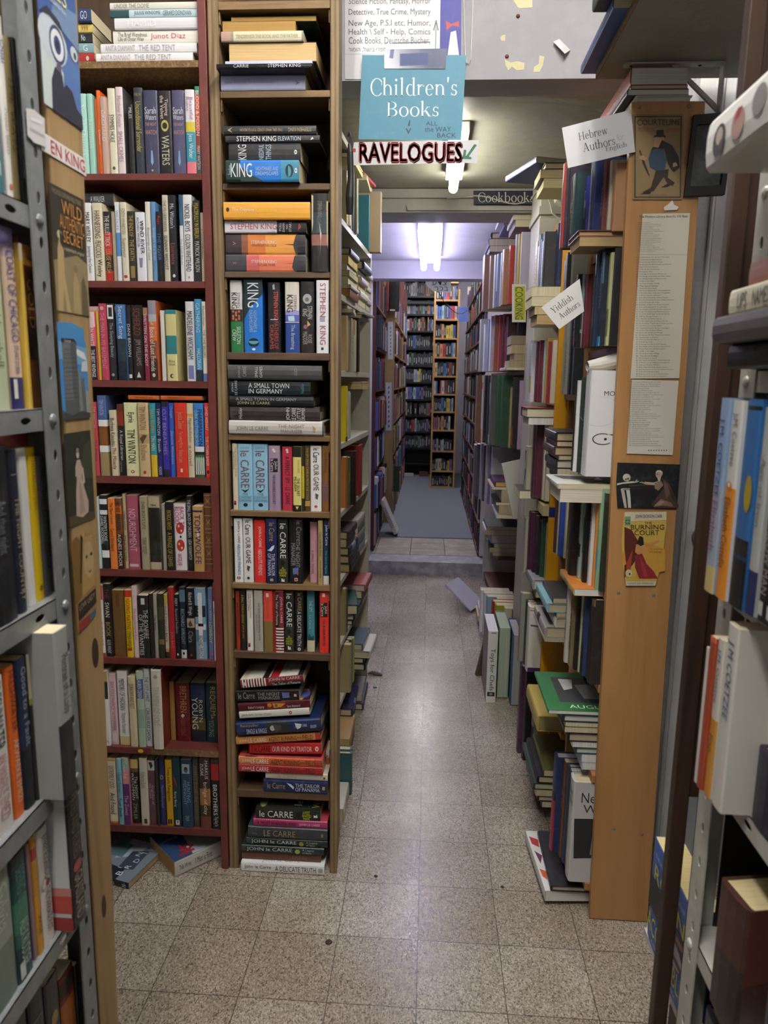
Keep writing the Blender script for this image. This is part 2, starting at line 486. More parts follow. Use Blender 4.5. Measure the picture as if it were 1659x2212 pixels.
def row_front(t, plane, z, ybot, items, where, group, dflt_d=.125, lim=None):
    """books standing side by side, spines towards the camera (-Y)"""
    prev = -99 if lim is None else lim[0]
    n = 0
    for it in items:
        x0, x1, top, col = it[:4]; tx = it[4] if len(it) > 4 else (); o = dict(it[5]) if len(it) > 5 else {}
        s = o.get('s', .004 + .012 * rnd())
        pl = plane + s
        ym = (top + ybot) / 2
        a = at(*tr(t, x0, ym), Y=pl).x; b = at(*tr(t, x1, ym), Y=pl).x
        a = max(a, prev + .0005)
        if b < a + .007: b = a + .007
        if lim and b > lim[1]: b = lim[1]
        prev = b
        h = at(*tr(t, (x0 + x1) / 2, top), Y=pl).z - z
        n += 1
        book(T((a, pl, z + .0003)), b - a, h, o.get('d', min(dflt_d, h * .66)), col, tx, o, (f'{wnum(n)} from left, {where}' if len(items) > 1 else where), None, group)
def stack_front(t, plane, z, items, where, group, d=.115, nm='from bottom', lim=(-.506, -.2555)):
    """books lying on their sides, spine (or fore-edge) towards the camera, listed from the bottom up"""
    n = 0; z += .0005
    for it in items:
        x0, x1, y0, y1, col = it[:5]; tx = it[5] if len(it) > 5 else (); o = dict(it[6]) if len(it) > 6 else {}
        s = o.get('s', .003 + .01 * rnd()); pl = plane + s
        xm = (x0 + x1) / 2; ymid = (y0 + y1) / 2
        a = at(*tr(t, x0, ymid), Y=pl).x; b = at(*tr(t, x1, ymid), Y=pl).x
        w = at(*tr(t, xm, y0), Y=pl).z - at(*tr(t, xm, y1), Y=pl).z
        if lim and plane > 1.8 and a > lim[0] - .03:
            a = max(a, lim[0]); b = min(b, lim[1])
        if lim and b < lim[0]: b = min(b, -.5575)
        h = b - a; dd = o.get('d', min(d, h * .68))
        n += 1
        tilt = o.get('tilt')
        if tilt is not None:
            p = at(*tr(t, x0, y1), Y=pl)
            rot = RY(-tilt)
            m = T(p) @ rot @ T((h, 0, 0)) @ RY(-90)
        elif o.get('pg'):
            m = T((a, pl + dd, z)) @ RZ(180) @ RY(-90)
        elif o.get('inv'):
            m = T((a, pl, z + w)) @ RY(90)
        else:
            m = T((b, pl, z)) @ RY(-90)
        if 'rz' in o:
            c = Vector(((a + b) / 2, pl, 0)); m = T(c) @ RZ(o['rz']) @ T(-c) @ m
        if tilt is None: z += w + .0004
        book(m, w, h, dd, col, tx, o, (f'{wnum(n)} {nm}, {where}' if len(items) > 1 else where), None, group)
    return z
def row_left(t, plane, z, ybot, items, where, group, dd=.13):
    """spines towards +X (shelves along the left of the aisle), listed near to far"""
    prev = -99; n = 0
    for it in items:
        x0, x1, top, col = it[:4]; tx = it[4] if len(it) > 4 else (); o = dict(it[5]) if len(it) > 5 else {}
        s = o.get('s', .004 + .01 * rnd()); pl = o.get('pl', plane - s)
        ym = (top + ybot) / 2
        a = at(*tr(t, x0, ym), X=pl).y; b = at(*tr(t, x1, ym), X=pl).y
        if not o.get('free'): a = max(a, prev + .0005); b = max(b, a + .007); prev = b
        h = at(*tr(t, (x0 + x1) / 2, top), X=pl).z - z
        n += 1
        book(T((pl, a, z + .0003)) @ RZ(90), b - a, h, o.get('d', min(dd, h * .7)), col, tx, o, f'{wnum(n)} from {o.get("from","left")}, {where}', None, group)
# ---------------------------------------------------------------- materials of the place
M_ply = wood('plywood_edge', '#5f4b32', '#8c7450', 'Z', 1.0, .6, .25, .0055)
M_plyside = wood('plywood_face', '#6b5238', '#8f7350', 'Z', .8, .6, .2)
M_plyh = wood('shelf_pine', '#56402a', '#80643f', 'X', 1.0, .6, .2)
M_plyd = wood('shelf_dark_pine', '#3d2c1f', '#5c4632', 'X', 1.0, .6, .2)
M_red = paint('red_melamine', '#64302a', '#763c35', 9, .45, .05, 80)
M_chip = paint('raw_chipboard', '#6b5136', '#94754c', 160, .9, .3, 300)
M_beech = wood('beech_laminate', '#9f7244', '#b08353', 'Z', .55, .42, .03)
M_beechh = wood('beech_shelf', '#8d5d33', '#a5713f', 'Y', .6, .5, .05)
M_yel = paint('yellow_paint', '#c98f06', '#d39a10', 12, .5, .1, 60)
M_dkw = wood('dark_stained_wood', '#22150e', '#3d281b', 'Z', .9, .55, .3)
M_brn = wood('brown_melamine', '#4d2c23', '#5d382c', 'Y', .8, .5, .05)
M_brnz = wood('red_brown_upright', '#4a231b', '#5e2f25', 'Z', .8, .5, .05)
M_post = wood('pine_post', '#80643f', '#a08358', 'Z', .5, .6, .1)
M_grey = paint('grey_enamel_steel', '#75787a', '#898c8e', 30, .42, .05, 90, metal=.15)
M_wht = paint('white_enamel_steel', '#b9b7b0', '#cfcdc6', 20, .42, .08, 70)
M_hole = ink('0d0d0e')
M_wcase = paint('white_gloss_paint', '#b9b6a6', '#c9c6b8', 9, .4, .1, 50)
M_plast = paint('white_plaster', '#9d9ca0', '#acabae', 4, .8, .35, 45, bdist=.004)
M_ceil = paint('low_ceiling_paint', '#8f8c7c', '#a09c8a', 3, .55, .45, 26, bdist=.006)
M_lav = paint('cool_white_wall', '#c6c3ca', '#d2cfd6', 3, .7, .2, 30)
M_lint = paint('grey_lintel_paint', '#98948c', '#a9a59b', 4, .65, .2, 40)
M_trim = paint('white_trim_paint', '#d2d1d0', '#e2e1e0', 5, .5, .7, 35, bdist=.006)
M_pillar = paint('pillar_paint', '#a9a594', '#b9b5a5', 6, .6, .3, 30)
M_black = wood('black_case', '#101011', '#1a1a1b', 'X', .8, .4, .03)
M_tan = wood('light_wood_case', '#a67c48', '#bd9158', 'Z', .8, .5, .05)
M_dark = paint('dark_backing', '#17120f', '#211a16', 8, .85, .05, 40)
M_backp = wood('back_board', '#3c2d20', '#4d3a28', 'Z', .8, .7, .05)

def floor_mat():
    m, nt, nd, lk, p = new_mat('terrazzo_tiles')
    tc = N(nt, 'ShaderNodeTexCoord')
    sx = N(nt, 'ShaderNodeSeparateXYZ'); lk.new(tc.outputs['Object'], sx.inputs[0])
    dist = []; cell = []
    for ax, off in ((0, .0024), (1, -.004)):
        a = N(nt, 'ShaderNodeMath', operation='SUBTRACT'); lk.new(sx.outputs[ax], a.inputs[0]); a.inputs[1].default_value = off
        b = N(nt, 'ShaderNodeMath', operation='PINGPONG'); lk.new(a.outputs[0], b.inputs[0]); b.inputs[1].default_value = .1
        c = N(nt, 'ShaderNodeMath', operation='DIVIDE'); lk.new(a.outputs[0], c.inputs[0]); c.inputs[1].default_value = .2
        fl = N(nt, 'ShaderNodeMath', operation='FLOOR'); lk.new(c.outputs[0], fl.inputs[0])
        dist.append(b.outputs[0]); cell.append(fl.outputs[0])
    mn = N(nt, 'ShaderNodeMath', operation='MINIMUM'); lk.new(dist[0], mn.inputs[0]); lk.new(dist[1], mn.inputs[1])
    wob = N(nt, 'ShaderNodeTexNoise', Scale=60.0, Detail=3.0); lk.new(tc.outputs['Object'], wob.inputs['Vector'])
    wm = N(nt, 'ShaderNodeMath', operation='MULTIPLY_ADD'); lk.new(wob.outputs['Fac'], wm.inputs[0]); wm.inputs[1].default_value = .0014; wm.inputs[2].default_value = .0004
    gr = N(nt, 'ShaderNodeMath', operation='LESS_THAN'); lk.new(mn.outputs[0], gr.inputs[0]); lk.new(wm.outputs[0], gr.inputs[1])
    cx = N(nt, 'ShaderNodeCombineXYZ'); lk.new(cell[0], cx.inputs[0]); lk.new(cell[1], cx.inputs[1])
    wn = N(nt, 'ShaderNodeTexWhiteNoise'); lk.new(cx.outputs[0], wn.inputs['Vector'])
    # crushed marble chips
    mp = N(nt, 'ShaderNodeMapping'); mp.inputs['Rotation'].default_value = (0, 0, .6); mp.inputs['Scale'].default_value = (1.25, .8, 1)
    lk.new(tc.outputs['Object'], mp.inputs['Vector'])
    vo = N(nt, 'ShaderNodeTexVoronoi', Scale=310.0); lk.new(mp.outputs[0], vo.inputs['Vector'])
    sv = N(nt, 'ShaderNodeSeparateColor'); lk.new(vo.outputs['Color'], sv.inputs[0])
    chips = ramp(nt, sv.outputs[0], [(.0, lin('#635b50')), (.12, lin('#80776a')), (.3, lin('#9c9386')), (.66, lin('#aaa195')), (.88, lin('#c4bdb2'))])
    big = N(nt, 'ShaderNodeTexNoise', Scale=2.2, Detail=5.0, Roughness=.6); lk.new(tc.outputs['Object'], big.inputs['Vector'])
    dirt = ramp(nt, big.outputs['Fac'], [(.3, lin('#d6cfc4')), (.62, lin('#ffffff'))])
    c1 = mixc(nt, 1.0, chips, dirt, 'MULTIPLY')
    tone = ramp(nt, wn.outputs['Value'], [(0, lin('#e3ded8')), (1, lin('#ffffff'))])
    c2 = mixc(nt, 1.0, c1, tone, 'MULTIPLY')
    lk.new(mixc(nt, gr.outputs[0], c2, lin('#4b443c')), p.inputs['Base Color'])
    rr = N(nt, 'ShaderNodeMapRange'); lk.new(sv.outputs[1], rr.inputs[0]); rr.inputs[3].default_value = .18; rr.inputs[4].default_value = .36
    lk.new(rr.outputs[0], p.inputs['Roughness'])
    bp = N(nt, 'ShaderNodeBump', Strength=.12, Distance=.001); lk.new(sv.outputs[2], bp.inputs['Height']); lk.new(bp.outputs[0], p.inputs['Normal'])
    return m
M_floor = floor_mat()
M_carpet = paint('blue_grey_carpet', '#686c76', '#7b7f8a', 260, .95, .5, 420, .35, .65)
M_oldtile = paint('worn_old_tiles', '#8a8175', '#b0a797', 9, .45, .15, 60)
M_step = paint('painted_step', '#8f8e90', '#bdbcbd', 14, .35, .5, 30)

# ---------------------------------------------------------------- shell
struct('floor', MB().box(-1.7, 1.25, -2.0, 5.05, -.05, 0), M_floor, 'worn terrazzo tile floor of the aisle')
struct('trim_1', MB().box(-.46, .5, 5.05, 5.26, -.05, .098), M_step, 'painted concrete step up to the back room')
mb = MB()
for i in range(8):
    for j in range(3):
        x = -.9 + i * .26; y = 5.262 + j * .197
        mb.box(x, x + .256, y, y + .194, -.04, .1)
struct('floor_2', mb, M_oldtile, 'row of worn old tiles behind the step')
struct('floor_3', MB().box(-1.2, 1.3, 5.852, 10.2, -.04, .106), M_carpet, 'blue grey carpet of the back room')
struct('wall_left', MB().box(-1.75, -1.7, -2, 2.14, 0, 3.05), M_plast, 'white left wall of the front room')
struct('wall_right', MB().box(1.2, 1.25, -2, 1.95, 0, 3.05), M_plast, 'white right wall of the front room')
struct('wall_back', MB().box(-1.7, 1.2, -2.05, -2, 0, 3.05), M_plast, 'white wall behind the camera')
struct('ceiling', MB().box(-1.75, 1.25, -2.05, 2.24, 3.05, 3.1), M_plast, 'white ceiling of the front room')
# gallery edge over the aisle, with the low ceiling under it
mb = MB(); mb.box(-1.7, .75, 2.12, 2.24, 2.156, 3.05)
struct('wall_gallery', mb, M_plast, 'flaking white gallery front above the aisle')
struct('wall_front', MB().box(-1.7, -.60, 2.12, 2.24, 0, 2.15), M_plast, 'wall behind the red bookcase')
struct('ceiling_2', MB().box(-.72, .9, 2.245, 3.38, 2.19, 2.25), M_ceil, 'low olive grey ceiling over the aisle')
struct('wall_aisle_left', MB().box(-.72, -.66, 2.245, 5.05, 0, 2.6), M_lav, 'left wall of the aisle')
struct('wall_aisle_right', MB().box(.72, .78, 2.245, 5.05, 0, 2.6), M_lav, 'right wall of the aisle')
struct('wall_right_return', MB().box(.57, 1.2, 1.9, 1.96, 0, 3.05), M_plast, 'white wall beside the beech panel')
# first lintel with its ledges
mb = MB(); mb.box(-.655, .715, 3.385, 3.6, 2.094, 2.45)
mb.box(-.655, .42, 3.365, 3.384, 2.150, 2.187); mb.box(-.12, .6, 3.372, 3.384, 2.10, 2.118)
struct('trim_2', mb, M_lint, 'grey painted lintel above the cookbook section')
struct('ceiling_3', MB().box(-.655, .715, 3.605, 5.045, 2.15, 2.2), M_lav, 'cool white ceiling before the back room')
# doorway into the back room
mb = MB(); mb.box(-1.2, -.412, 5.05, 5.2, .1, 2.65); mb.box(.44, 1.3, 5.05, 5.2, .1, 2.65); mb.box(-.411, .439, 5.05, 5.2, 2.035, 2.65)
struct('door_1', mb, M_lav, 'white opening into the back room')
struct('wall_back_room_left', MB().box(-1.2, -1.14, 5.205, 10.2, .1, 2.8), M_lav, 'left wall of the back room')
struct('wall_back_room_right', MB().box(.82, .88, 5.205, 10.2, .1, 2.8), M_lav, 'right wall of the back room')
struct('wall_back_room_end', MB().box(-1.135, .82, 10.1, 10.2, .108, 2.8), M_lav, 'end wall of the back room')
struct('ceiling_4', MB().box(-1.2, .88, 5.205, 10.2, 2.8, 2.85), M_lav, 'ceiling of the back room')
# pillar between the aisle and the cookbook section, with conduit
mb = MB(); mb.box(.418, .62, 3.08, 3.36, 0, 2.187); mb.box(.41, .625, 3.07, 3.365, 2.02, 2.05)
struct('wall_pillar', mb, M_pillar, 'pale painted pillar on the right of the aisle')
# white door trim with two mouldings beside the panel
mb = MB(); mb.box(.603, .66, 1.868, 1.899, 0, 3.04); mb.box(.664, .69, 1.876, 1.899, 0, 3.04); mb.tube([(.652, 1.866, 0), (.652, 1.866, 3.04)], .005, 8)
struct('trim_3', mb, M_trim, 'thickly painted white door trim')

# pipes and cable on the lintel
o = MB().tube([(.47, 3.06, 2.185), (.47, 3.06, 2.09), (.475, 3.05, 2.062), (.50, 3.05, 2.05), (.60, 3.05, 2.05)], .012, 10).build('pipe', M_pillar)
tag(o, 'thin painted pipe bending around the top of the pillar', 'pipe')
pts = [(.05 + .36 * i / 12, 3.362, 2.148 + .03 * math.sin(i * .5) * (i / 12)) for i in range(13)] + [(.425, 3.065, 2.14), (.46, 3.055, 2.02), (.52, 3.055, 1.98)]
tag(MB().tube(pts, .0035, 6).build('cable', M_pillar), 'pale cable looping along the lintel to the pillar', 'cable')

# ---------------------------------------------------------------- fluorescent lamps
E_front = emit('tube_glow_front', (1.0, .965, .90, 1), 75.0)
E_mid = emit('tube_glow_aisle', (1.0, .98, .90, 1), 26.0)
E_cool = emit('tube_glow_cool', (.68, .66, 1.0, 1), 18.0)
E_back = emit('tube_glow_back', (.93, .93, 1.0, 1), 40.0)
M_fix = paint('lamp_housing', '#d4d4d2', '#e0e0de', 8, .45, .05, 60)
M_cap = paint('lamp_cap', '#6d6c72', '#7d7c82', 8, .5, .05, 60)
def lamp(name, label, xs, y0, y1, z, mat, hw, ceilz, group=None):
    xm = sum(xs) / len(xs)
    r = empty(name, (xm, (y0 + y1) / 2, ceilz), label, 'ceiling light', group)
    L = (y1 - y0) / 2
    hs_ = MB().box(-hw, hw, -L + .03, L - .05, z + .024 - ceilz, -.002).build('housing', M_fix, r, .003)
    for x in xs:
        MB().tube([(x - xm, -L, z - ceilz), (x - xm, -L + .02, z - ceilz), (x - xm, L - .02, z - ceilz), (x - xm, L, z - ceilz)], [.010, .0185, .0185, .010], 14).build('tube', mat, r, 0, True)
        for s in (-1, 1):
            yy = s * (L - .06)
            MB().box(x - xm - .010, x - xm + .010, yy - .012, yy + .012, z + .0185 - ceilz, z + .03 - ceilz).build('lamp_holder', M_cap, hs_)
    return r
lamp('fluorescent_lamp', 'single glowing tube lamp under the low ceiling behind the signs', [.072], 2.5, 3.17, 2.135, E_mid, .034, 2.19)
lamp('fluorescent_lamp', 'twin tube lamp with bright reflector before the back doorway', [-.062, .022], 3.70, 4.92, 2.082, E_cool, .062, 2.15)
lamp('fluorescent_lamp', 'twin tube lamp on the front room ceiling left of the aisle', [-.36, -.26], -.55, .65, 2.95, E_front, .09, 3.05)
lamp('fluorescent_lamp', 'twin tube lamp on the front room ceiling right of the aisle', [.16, .26], .3, 1.5, 2.95, E_front, .09, 3.05)
lamp('fluorescent_lamp', 'twin tube lamp on the back room ceiling near its doorway', [-.06, .04], 5.7, 6.9, 2.72, E_back, .09, 2.8)
lamp('fluorescent_lamp', 'twin tube lamp on the back room ceiling by the black bookcase', [-.06, .04], 7.8, 9.0, 2.72, E_back, .09, 2.8)
# ---------------------------------------------------------------- dark red bookcase (faces the camera)
A1 = (0, 0, 3.4563); A2 = (0, 600, 3.4563); A3 = (0, 1200, 3.318); A4 = (0, 1640, 3.318)
YR = 1.82
red = empty('bookcase', (-.86, YR, 0), 'tall dark red bookcase packed with novels, left of the plywood bookcase', 'bookcase')
XR0, XR1 = -1.16, -.537
boxo('side_panel', XR1 - .019, XR1, YR, YR + .2, 0, 2.6, M_red, red, .001)
boxo('side_panel', XR0, XR0 + .019, YR, YR + .2, 0, 2.6, M_red, red, .001)
boxo('back_panel', XR0 + .02, XR1 - .02, YR + .19, YR + .198, .06, 2.6, M_backp, red)
def zat(y, plane, x=435): return at(x, y, Y=plane).z
RS = []   # shelf tops
for yt, yb in ((129, 144), (374, 388), (607.6, 622), (824, 839), (1033, 1048.5), (1236, 1251), (1428, 1441.5), (1622, 1635.5), (1792, 1806.5)):
    zt, zb = zat(yt, YR), zat(yb, YR)
    RS.append(zt)
    mat = M_red
    boxo('shelf', XR0 + .0195, XR1 - .0195, YR + .002, YR + .189, zb, zt, M_chip if yt == 129 else M_red, red)
s8 = boxo('chipped_edge', -.745, XR1 - .0195, YR + .0012, YR + .0018, zat(1635.5, YR), zat(1622, YR), M_chip, red)
mb = MB(); zc = zat(1629, YR); mb.prism([(a * .008, b * .0055) for a, b in disc(0, 0, 1, 1, 12)], (-.775 + .86, .0018, zc), (1, 0, 0), (0, 0, 1), .0006); st = mb.build('yellow_sticker', ink('e0c22a'), red)
LR = (XR0 + .021, XR1 - .0205)
W = 'e9e6e0'
def rr(i, t, ybot, items): row_front(t, YR, RS[i], ybot, items, f'red bookcase {wnum(i + 1)} shelf', f'novels standing on the {wnum(i + 1)} shelf of the red bookcase', .125, LR)
# what lies on the top shelf
stack_front(A1, YR, RS[0], [
 (718, 1440, 395, 460, 'e6e3e4', [('ANITA DIAMANT', 'b3a9ac', .05, .36), ('THE RED TENT', 'a5a0a4', .4, .78)], {'pc': 'cfc8bd'}),
 (752, 1470, 318, 390, 'e4e1e2', [('ANITA DIAMANT', 'b3a9ac', .05, .36), ('THE RED TENT', 'a5a0a4', .4, .78)], {'pc': 'cfc8bd'}),
 (845, 1505, 215, 315, 'e3dfd3', [('The Brief Wondrous', '4a4746', .06, .40, .52, .84), ('Life of Oscar Wao', '4a4746', .06, .36, .2, .5), ('Junot Diaz', 'c9657f', .44, .85, .25, .75)]),
 (855, 1505, 125, 212, 'd9d9dd', [('HAMID', 'f4f4f6', .16, .5)]),
 (820, 1500, 62, 122, 'b9ccd2', [('JULIUS WINSOME', '41565c', .28, .58), ('GERARD DONOVAN', '41565c', .61, .93)], {'b': [('2f4a50', 0, .22)]}),
 (820, 1495, 5, 60, 'd8d6cc', [('UNDER THE DOME', '8a8880', .05, .45)])],
 'pale stack atop the red bookcase', 'pale books lying on the red bookcase')
stack_front(A1, YR + .012, RS[0], [
 (592, 706, 385, 468, '9c2f2c', [], {'d': .11, 'm': [('cfc6bd', disc(.5, .55, .22, .1))]}),
 (588, 700, 303, 380, '7fa3a8', [('G', 'e9e9e9', .3, .6)], {'d': .11}),
 (586, 690, 222, 300, '23262c', [('No', 'e9e9e9', .2, .5)], {'d': .11}),
 (584, 690, 150, 218, 'd3bb66', [('999', '9a7a30', .2, .7)], {'d': .11}),
 (580, 680, 45, 148, '2d3f63', [('GO', 'd9d9e3', .2, .7)], {'d': .11})],
 'small stack atop the red bookcase', 'small books stacked on the red bookcase')
rr(1, A1, 1300, [
 (600, 655, 700, 'a3d3c5', [('Sweet Thames', 'dff0ea', .1, .8)]),
 (660, 698, 700, '93c3b2', [('Restoration', 'd5e9e1', .2, .8)]),
 (698, 722, 740, '9c5129', []),
 (722, 757, 675, 'e2641d', [('Collusion', 'f4d3b4', .3, .8)]),
 (757, 798, 722, 'b3968a', [('ORCHARD', 'e5d6cd', .15, .6)]),
 (800, 868, 660, 'd2cdb8', [('SYMMES HOLE', '4b4842', .3, .62)], {'m': [('55524a', disc(.5, .92, .2, .02))]}),
 (872, 925, 650, 'd6c6c8', [('Matthew Kneale', 'b493a0', .1, .45), ('SMALL CRIMES', '9a7a86', .5, .85)], {'side': '5c5a5c'}),
 (962, 1000, 780, '1c1c20', [('MILES', 'c9c9cc', .05, .2)]),
 (1006, 1072, 655, '2a2f3b', [('EVELYN', 'a39a4e', .04, .12, .15, .85, 'x'), ('Unconditional Surrender', 'b7ab4c', .16, .74)]),
 (1078, 1182, 675, '3b3b55', [('Sarah', 'd7d7de', .20, .28, .1, .9, 'x'), ('Waters', 'd7d7de', .28, .36, .1, .9, 'x'), ('THE NIGHT', 'c98b7c', .36, .45, .1, .9, 'x'), ('WATCH', 'c98b7c', .46, .54, .1, .9, 'x')], {'m': [('7fa7c9', [(.45, .72), (.55, .72), (.6, .86), (.5, .9), (.4, .86)]), ('c8a25a', [(.4, .95), (.6, .95), (.5, .98)])]}),
 (1187, 1280, 678, '1b1a1c', [('Tipping', 'e0c8c0', .06, .34, .5, .8), ('the Velvet', 'e0c8c0', .06, .34, .18, .48), ('WATERS', 'c9c9b4', .54, .9)], {'m': [('b6a85c', disc(.5, .42, .3, .07)), ('1b1a1c', disc(.5, .42, .2, .04))]}),
 (1286, 1382, 675, '4d4b69', [('Sarah', 'd7d7de', .20, .28, .1, .9, 'x'), ('Waters', 'd7d7de', .28, .36, .1, .9, 'x'), ('THE NIGHT', 'c98b7c', .36, .45, .1, .9, 'x'), ('WATCH', 'c98b7c', .46, .54, .1, .9, 'x')], {'m': [('7fa7c9', [(.45, .72), (.55, .72), (.6, .86), (.5, .9), (.4, .86)])]}),
 (1386, 1456, 670, 'dcdbdf', [('Beautiful', 'b27aa0', .08, .36, .5, .85), ('Ruins', 'b27aa0', .08, .26, .12, .48), ('Jess Walter', 'eef4f4', .52, .82)], {'b': [('cfc03c', .38, .5), ('2f8aa0', .5, .86), ('dd7584', .86, 1)]}),
 (1460, 1520, 645, 'cf5a33', [('BLOOD & POISON', 'f2ddd6', .05, .56), ('MARY WATSON', 'e3d6cf', .68, .95)], {'b': [('2f7f6a', 0, .1), ('8a3a30', .5, .72), ('3d4a44', .72, 1)]})])
rr(2, A1, 2110, [
 (636, 692, 1515, 'dfdedf', [('MARY WESLEY', '26262a', .12, .5), ('Jumping the Queue', '7a8088', .55, .9)]),
 (700, 770, 1515, 'cfc6ac', [('HARNESSING', '5a4d38', .1, .45), ('PEACOCKS', '5a4d38', .48, .7), ('Wesley', '1c1a18', .72, .95)]),
 (776, 836, 1580, '1b1416', [('THE BULLET TRICK', 'ded6d0', .06, .5), ('LOUISE WELSH', 'c9a25a', .54, .88)], {'b': [('1b1416', 0, .3), ('b22a26', .3, .62), ('1b1416', .62, .85), ('a3201e', .85, 1)]}),
 (840, 858, 1580, '9c8f79', []),
 (861, 900, 1510, 'd9dde2', [('WILDLIFE', '8fa9c4', .1, .35)], {'b': [('4f83bd', .38, .68)]}),
 (906, 952, 1510, 'd3ccb6', [('EDITH WHARTON', '8d856d', .08, .4), ('Summer', '8d856d', .45, .7)], {'m': [('b3343a', disc(.5, .94, .3, .02))]}),
 (960, 1012, 1578, '28221c', [('THE ENDS OF', 'b89e5a', .06, .36), ('THE EARTH', 'b89e5a', .4, .7)], {'m': [('8a7440', [(.2, .78), (.8, .78), (.8, .95), (.2, .95)])]}),
 (1016, 1086, 1585, 'dcdee6', [('WIND RIVER', '2b2d3a', .12, .6, .52, .92), ('RICHARD WHEELER', '5c6178', .08, .5, .2, .44)], {'m': [('7f8496', [(.3, .66), (.7, .66), (.6, .8), (.35, .8)])]}),
 (1092, 1130, 1507, 'ddd8ca', [('Imaginings of Sand', '6f9ac2', .3, .75)]),
 (1134, 1168, 1507, '5d86b2', [('Strangers on a Train', 'bcd0e2', .2, .85)]),
 (1171, 1210, 1580, '17181d', [('Rage', 'b23a44', .05, .2), ('THE RIVER', '4a77ad', .3, .7), ('WEST', 'b5a04a', .5, .62, .1, .35)]),
 (1214, 1260, 1457, 'd1cab6', [('THE PILGRIM HAWK', '7c745f', .06, .42), ('GLENWAY WESCOTT', '2f2c26', .46, .86)]),
 (1266, 1318, 1457, '1d1d22', [("Ms. Wiston's", 'd0d0d4', .1, .38), ('Laurence', 'a04a50', .55, .8)], {'m': [('e9e9ea', disc(.5, .93, .2, .02))]}),
 (1342, 1369, 1455, 'd4d8da', [('The Dark Room', '9c9c98', .5, .8)], {'b': [('2d5678', 0, .35)]}),
 (1372, 1436, 1455, 'e6e5e6', [('NICKEL BOYS', '26262a', .11, .42), ('COLSON WHITEHEAD', '26262a', .45, .88)], {'m': [('c06a70', [(.4, .94), (.6, .94), (.5, .97)])]}),
 (1446, 1498, 1500, '1b1b1d', [('PEACEFULLY IN BERLIN', 'b9ab3c', .03, .46), ('PATRICK WILSON', 'd0cdc3', .5, .88)]),
 (1501, 1533, 1588, 'b5a58c', [('A Touch of Mistletoe', '6f6350', .1, .8)])])
o = {'d': .12, 's': .03}
stack_front(A1, YR, RS[2] + .181, [(632, 845, 1405, 1500, '26262a', [('A WALKER', 'd9d9dc', .2, .7)], o)], 'lying over books on red bookcase third shelf', 'loose')
rr(3, A2, 775, [
 (672, 715, 255, 'c9535f', [('STEPHEN WHITE', 'f0e2e2', .05, .5), ('THE BEST REVENGE', 'ededee', .55, .96)], {'b': [('d9b9bd', 0, .22), ('1b1a1e', .5, 1)]}),
 (718, 744, 250, 'c7b23a', []),
 (748, 800, 193, 'ad3f55', [('THE MAN IN MY BASEMENT', 'd98a9a', .12, .85)], {'m': [('e0a0ac', disc(.5, .06, .25, .025))]}),
 (804, 862, 193, '232326', [('The Sleeping Beauty', 'a9a9ac', .25, .7)], {'m': [('e3e3e0', [(.1, .02), (.9, .02), (.9, .2), (.1, .2)]), ('26262a', [(.25, .05), (.75, .05), (.75, .17), (.25, .17)]), ('9a9a9a', disc(.5, .93, .2, .02))]}),
 (872, 940, 200, '3f6c9f', [('Secret Song', 'd4e2ef', .02, .45)], {'b': [('20303a', .45, .75), ('16202e', .75, 1)]}),
 (946, 984, 205, '211e20', [('DANI BROWN', 'd8d8da', .25, .68)], {'m': [('e9e9ea', [(.2, .92), (.8, .92), (.8, .97), (.2, .97)])]}),
 (988, 1070, 205, '241815', [('SCHERZO', '7d4636', .04, .4), ('JIM WILLIAMS', '9c8a84', .45, .8)], {'m': [('d9d6d2', [(.3, .96), (.5, .88), (.7, .96)])]}),
 (1074, 1108, 225, '80263f', [('WRITTEN ON THE BODY', 'e6cfd6', .08, .8)], {'b': [('9a7458', 0, .1)]}),
 (1110, 1170, 170, 'c9683a', [('The', 'ebe2d6', .25, .32, .3, .7, 'x'), ('Book of Lost Friends', 'ebe4da', .33, .88)], {'b': [('8d8794', 0, .17), ('a9b0b6', .17, .26), ('c46a3c', .26, .5), ('7d4a30', .5, .72), ('40281f', .72, 1)], 'm': [('d6d0c8', disc(.5, .93, .2, .025))]}),
 (1202, 1234, 245, 'dad8d2', []),
 (1240, 1318, 240, 'ddd595', [('Alice', '6a6538', .70, .74, .2, .8, 'x'), ('Unbound', '6a6538', .745, .78, .2, .8, 'x')], {'b': [('2e7d84', 0, .06), ('d3cb8c', .06, .36), ('2e7d84', .36, .62)], 'side': 'c7be86', 'm': [('2b2a24', disc(.5, .93, .2, .03)), ('ddd595', disc(.58, .93, .14, .02))]}),
 (1390, 1455, 178, 'e1e1e6', [('MADELEINE WICKHAM', '2d2d34', .12, .72), ('The Gatecrasher', '9d9db0', .3, .7, .02, .2)], {'m': [('7d86bd', [(.2, .8), (.8, .8), (.8, .97), (.2, .97)])]}),
 (1458, 1506, 160, '3f8fbb', [('GATHERING', 'b6dbe8', .05, .4), ('HALLORAN', 'c6e3ee', .6, .85)], {'b': [('22343e', .86, 1)]}),
 (1510, 1545, 178, 'd8d2c2', [('Winston Groom', '6e6a60', .05, .3), ('THE TIME SELLERS', '6e6a60', .35, .7)], {'b': [('5d6ca3', .9, 1)]}),
 (1548, 1556, 235, '2b2420', [])])
stack_front(A2, YR, RS[3] + .167, [(662, 1005, 137, 180, 'b98f85', [('LIZ JENSEN', 'e3cfc6', .1, .4), ('MURMURATION', 'e3cfc6', .45, .8)], {'d': .11, 's': .02})], 'lying flat over books on red bookcase fourth shelf', 'loose')
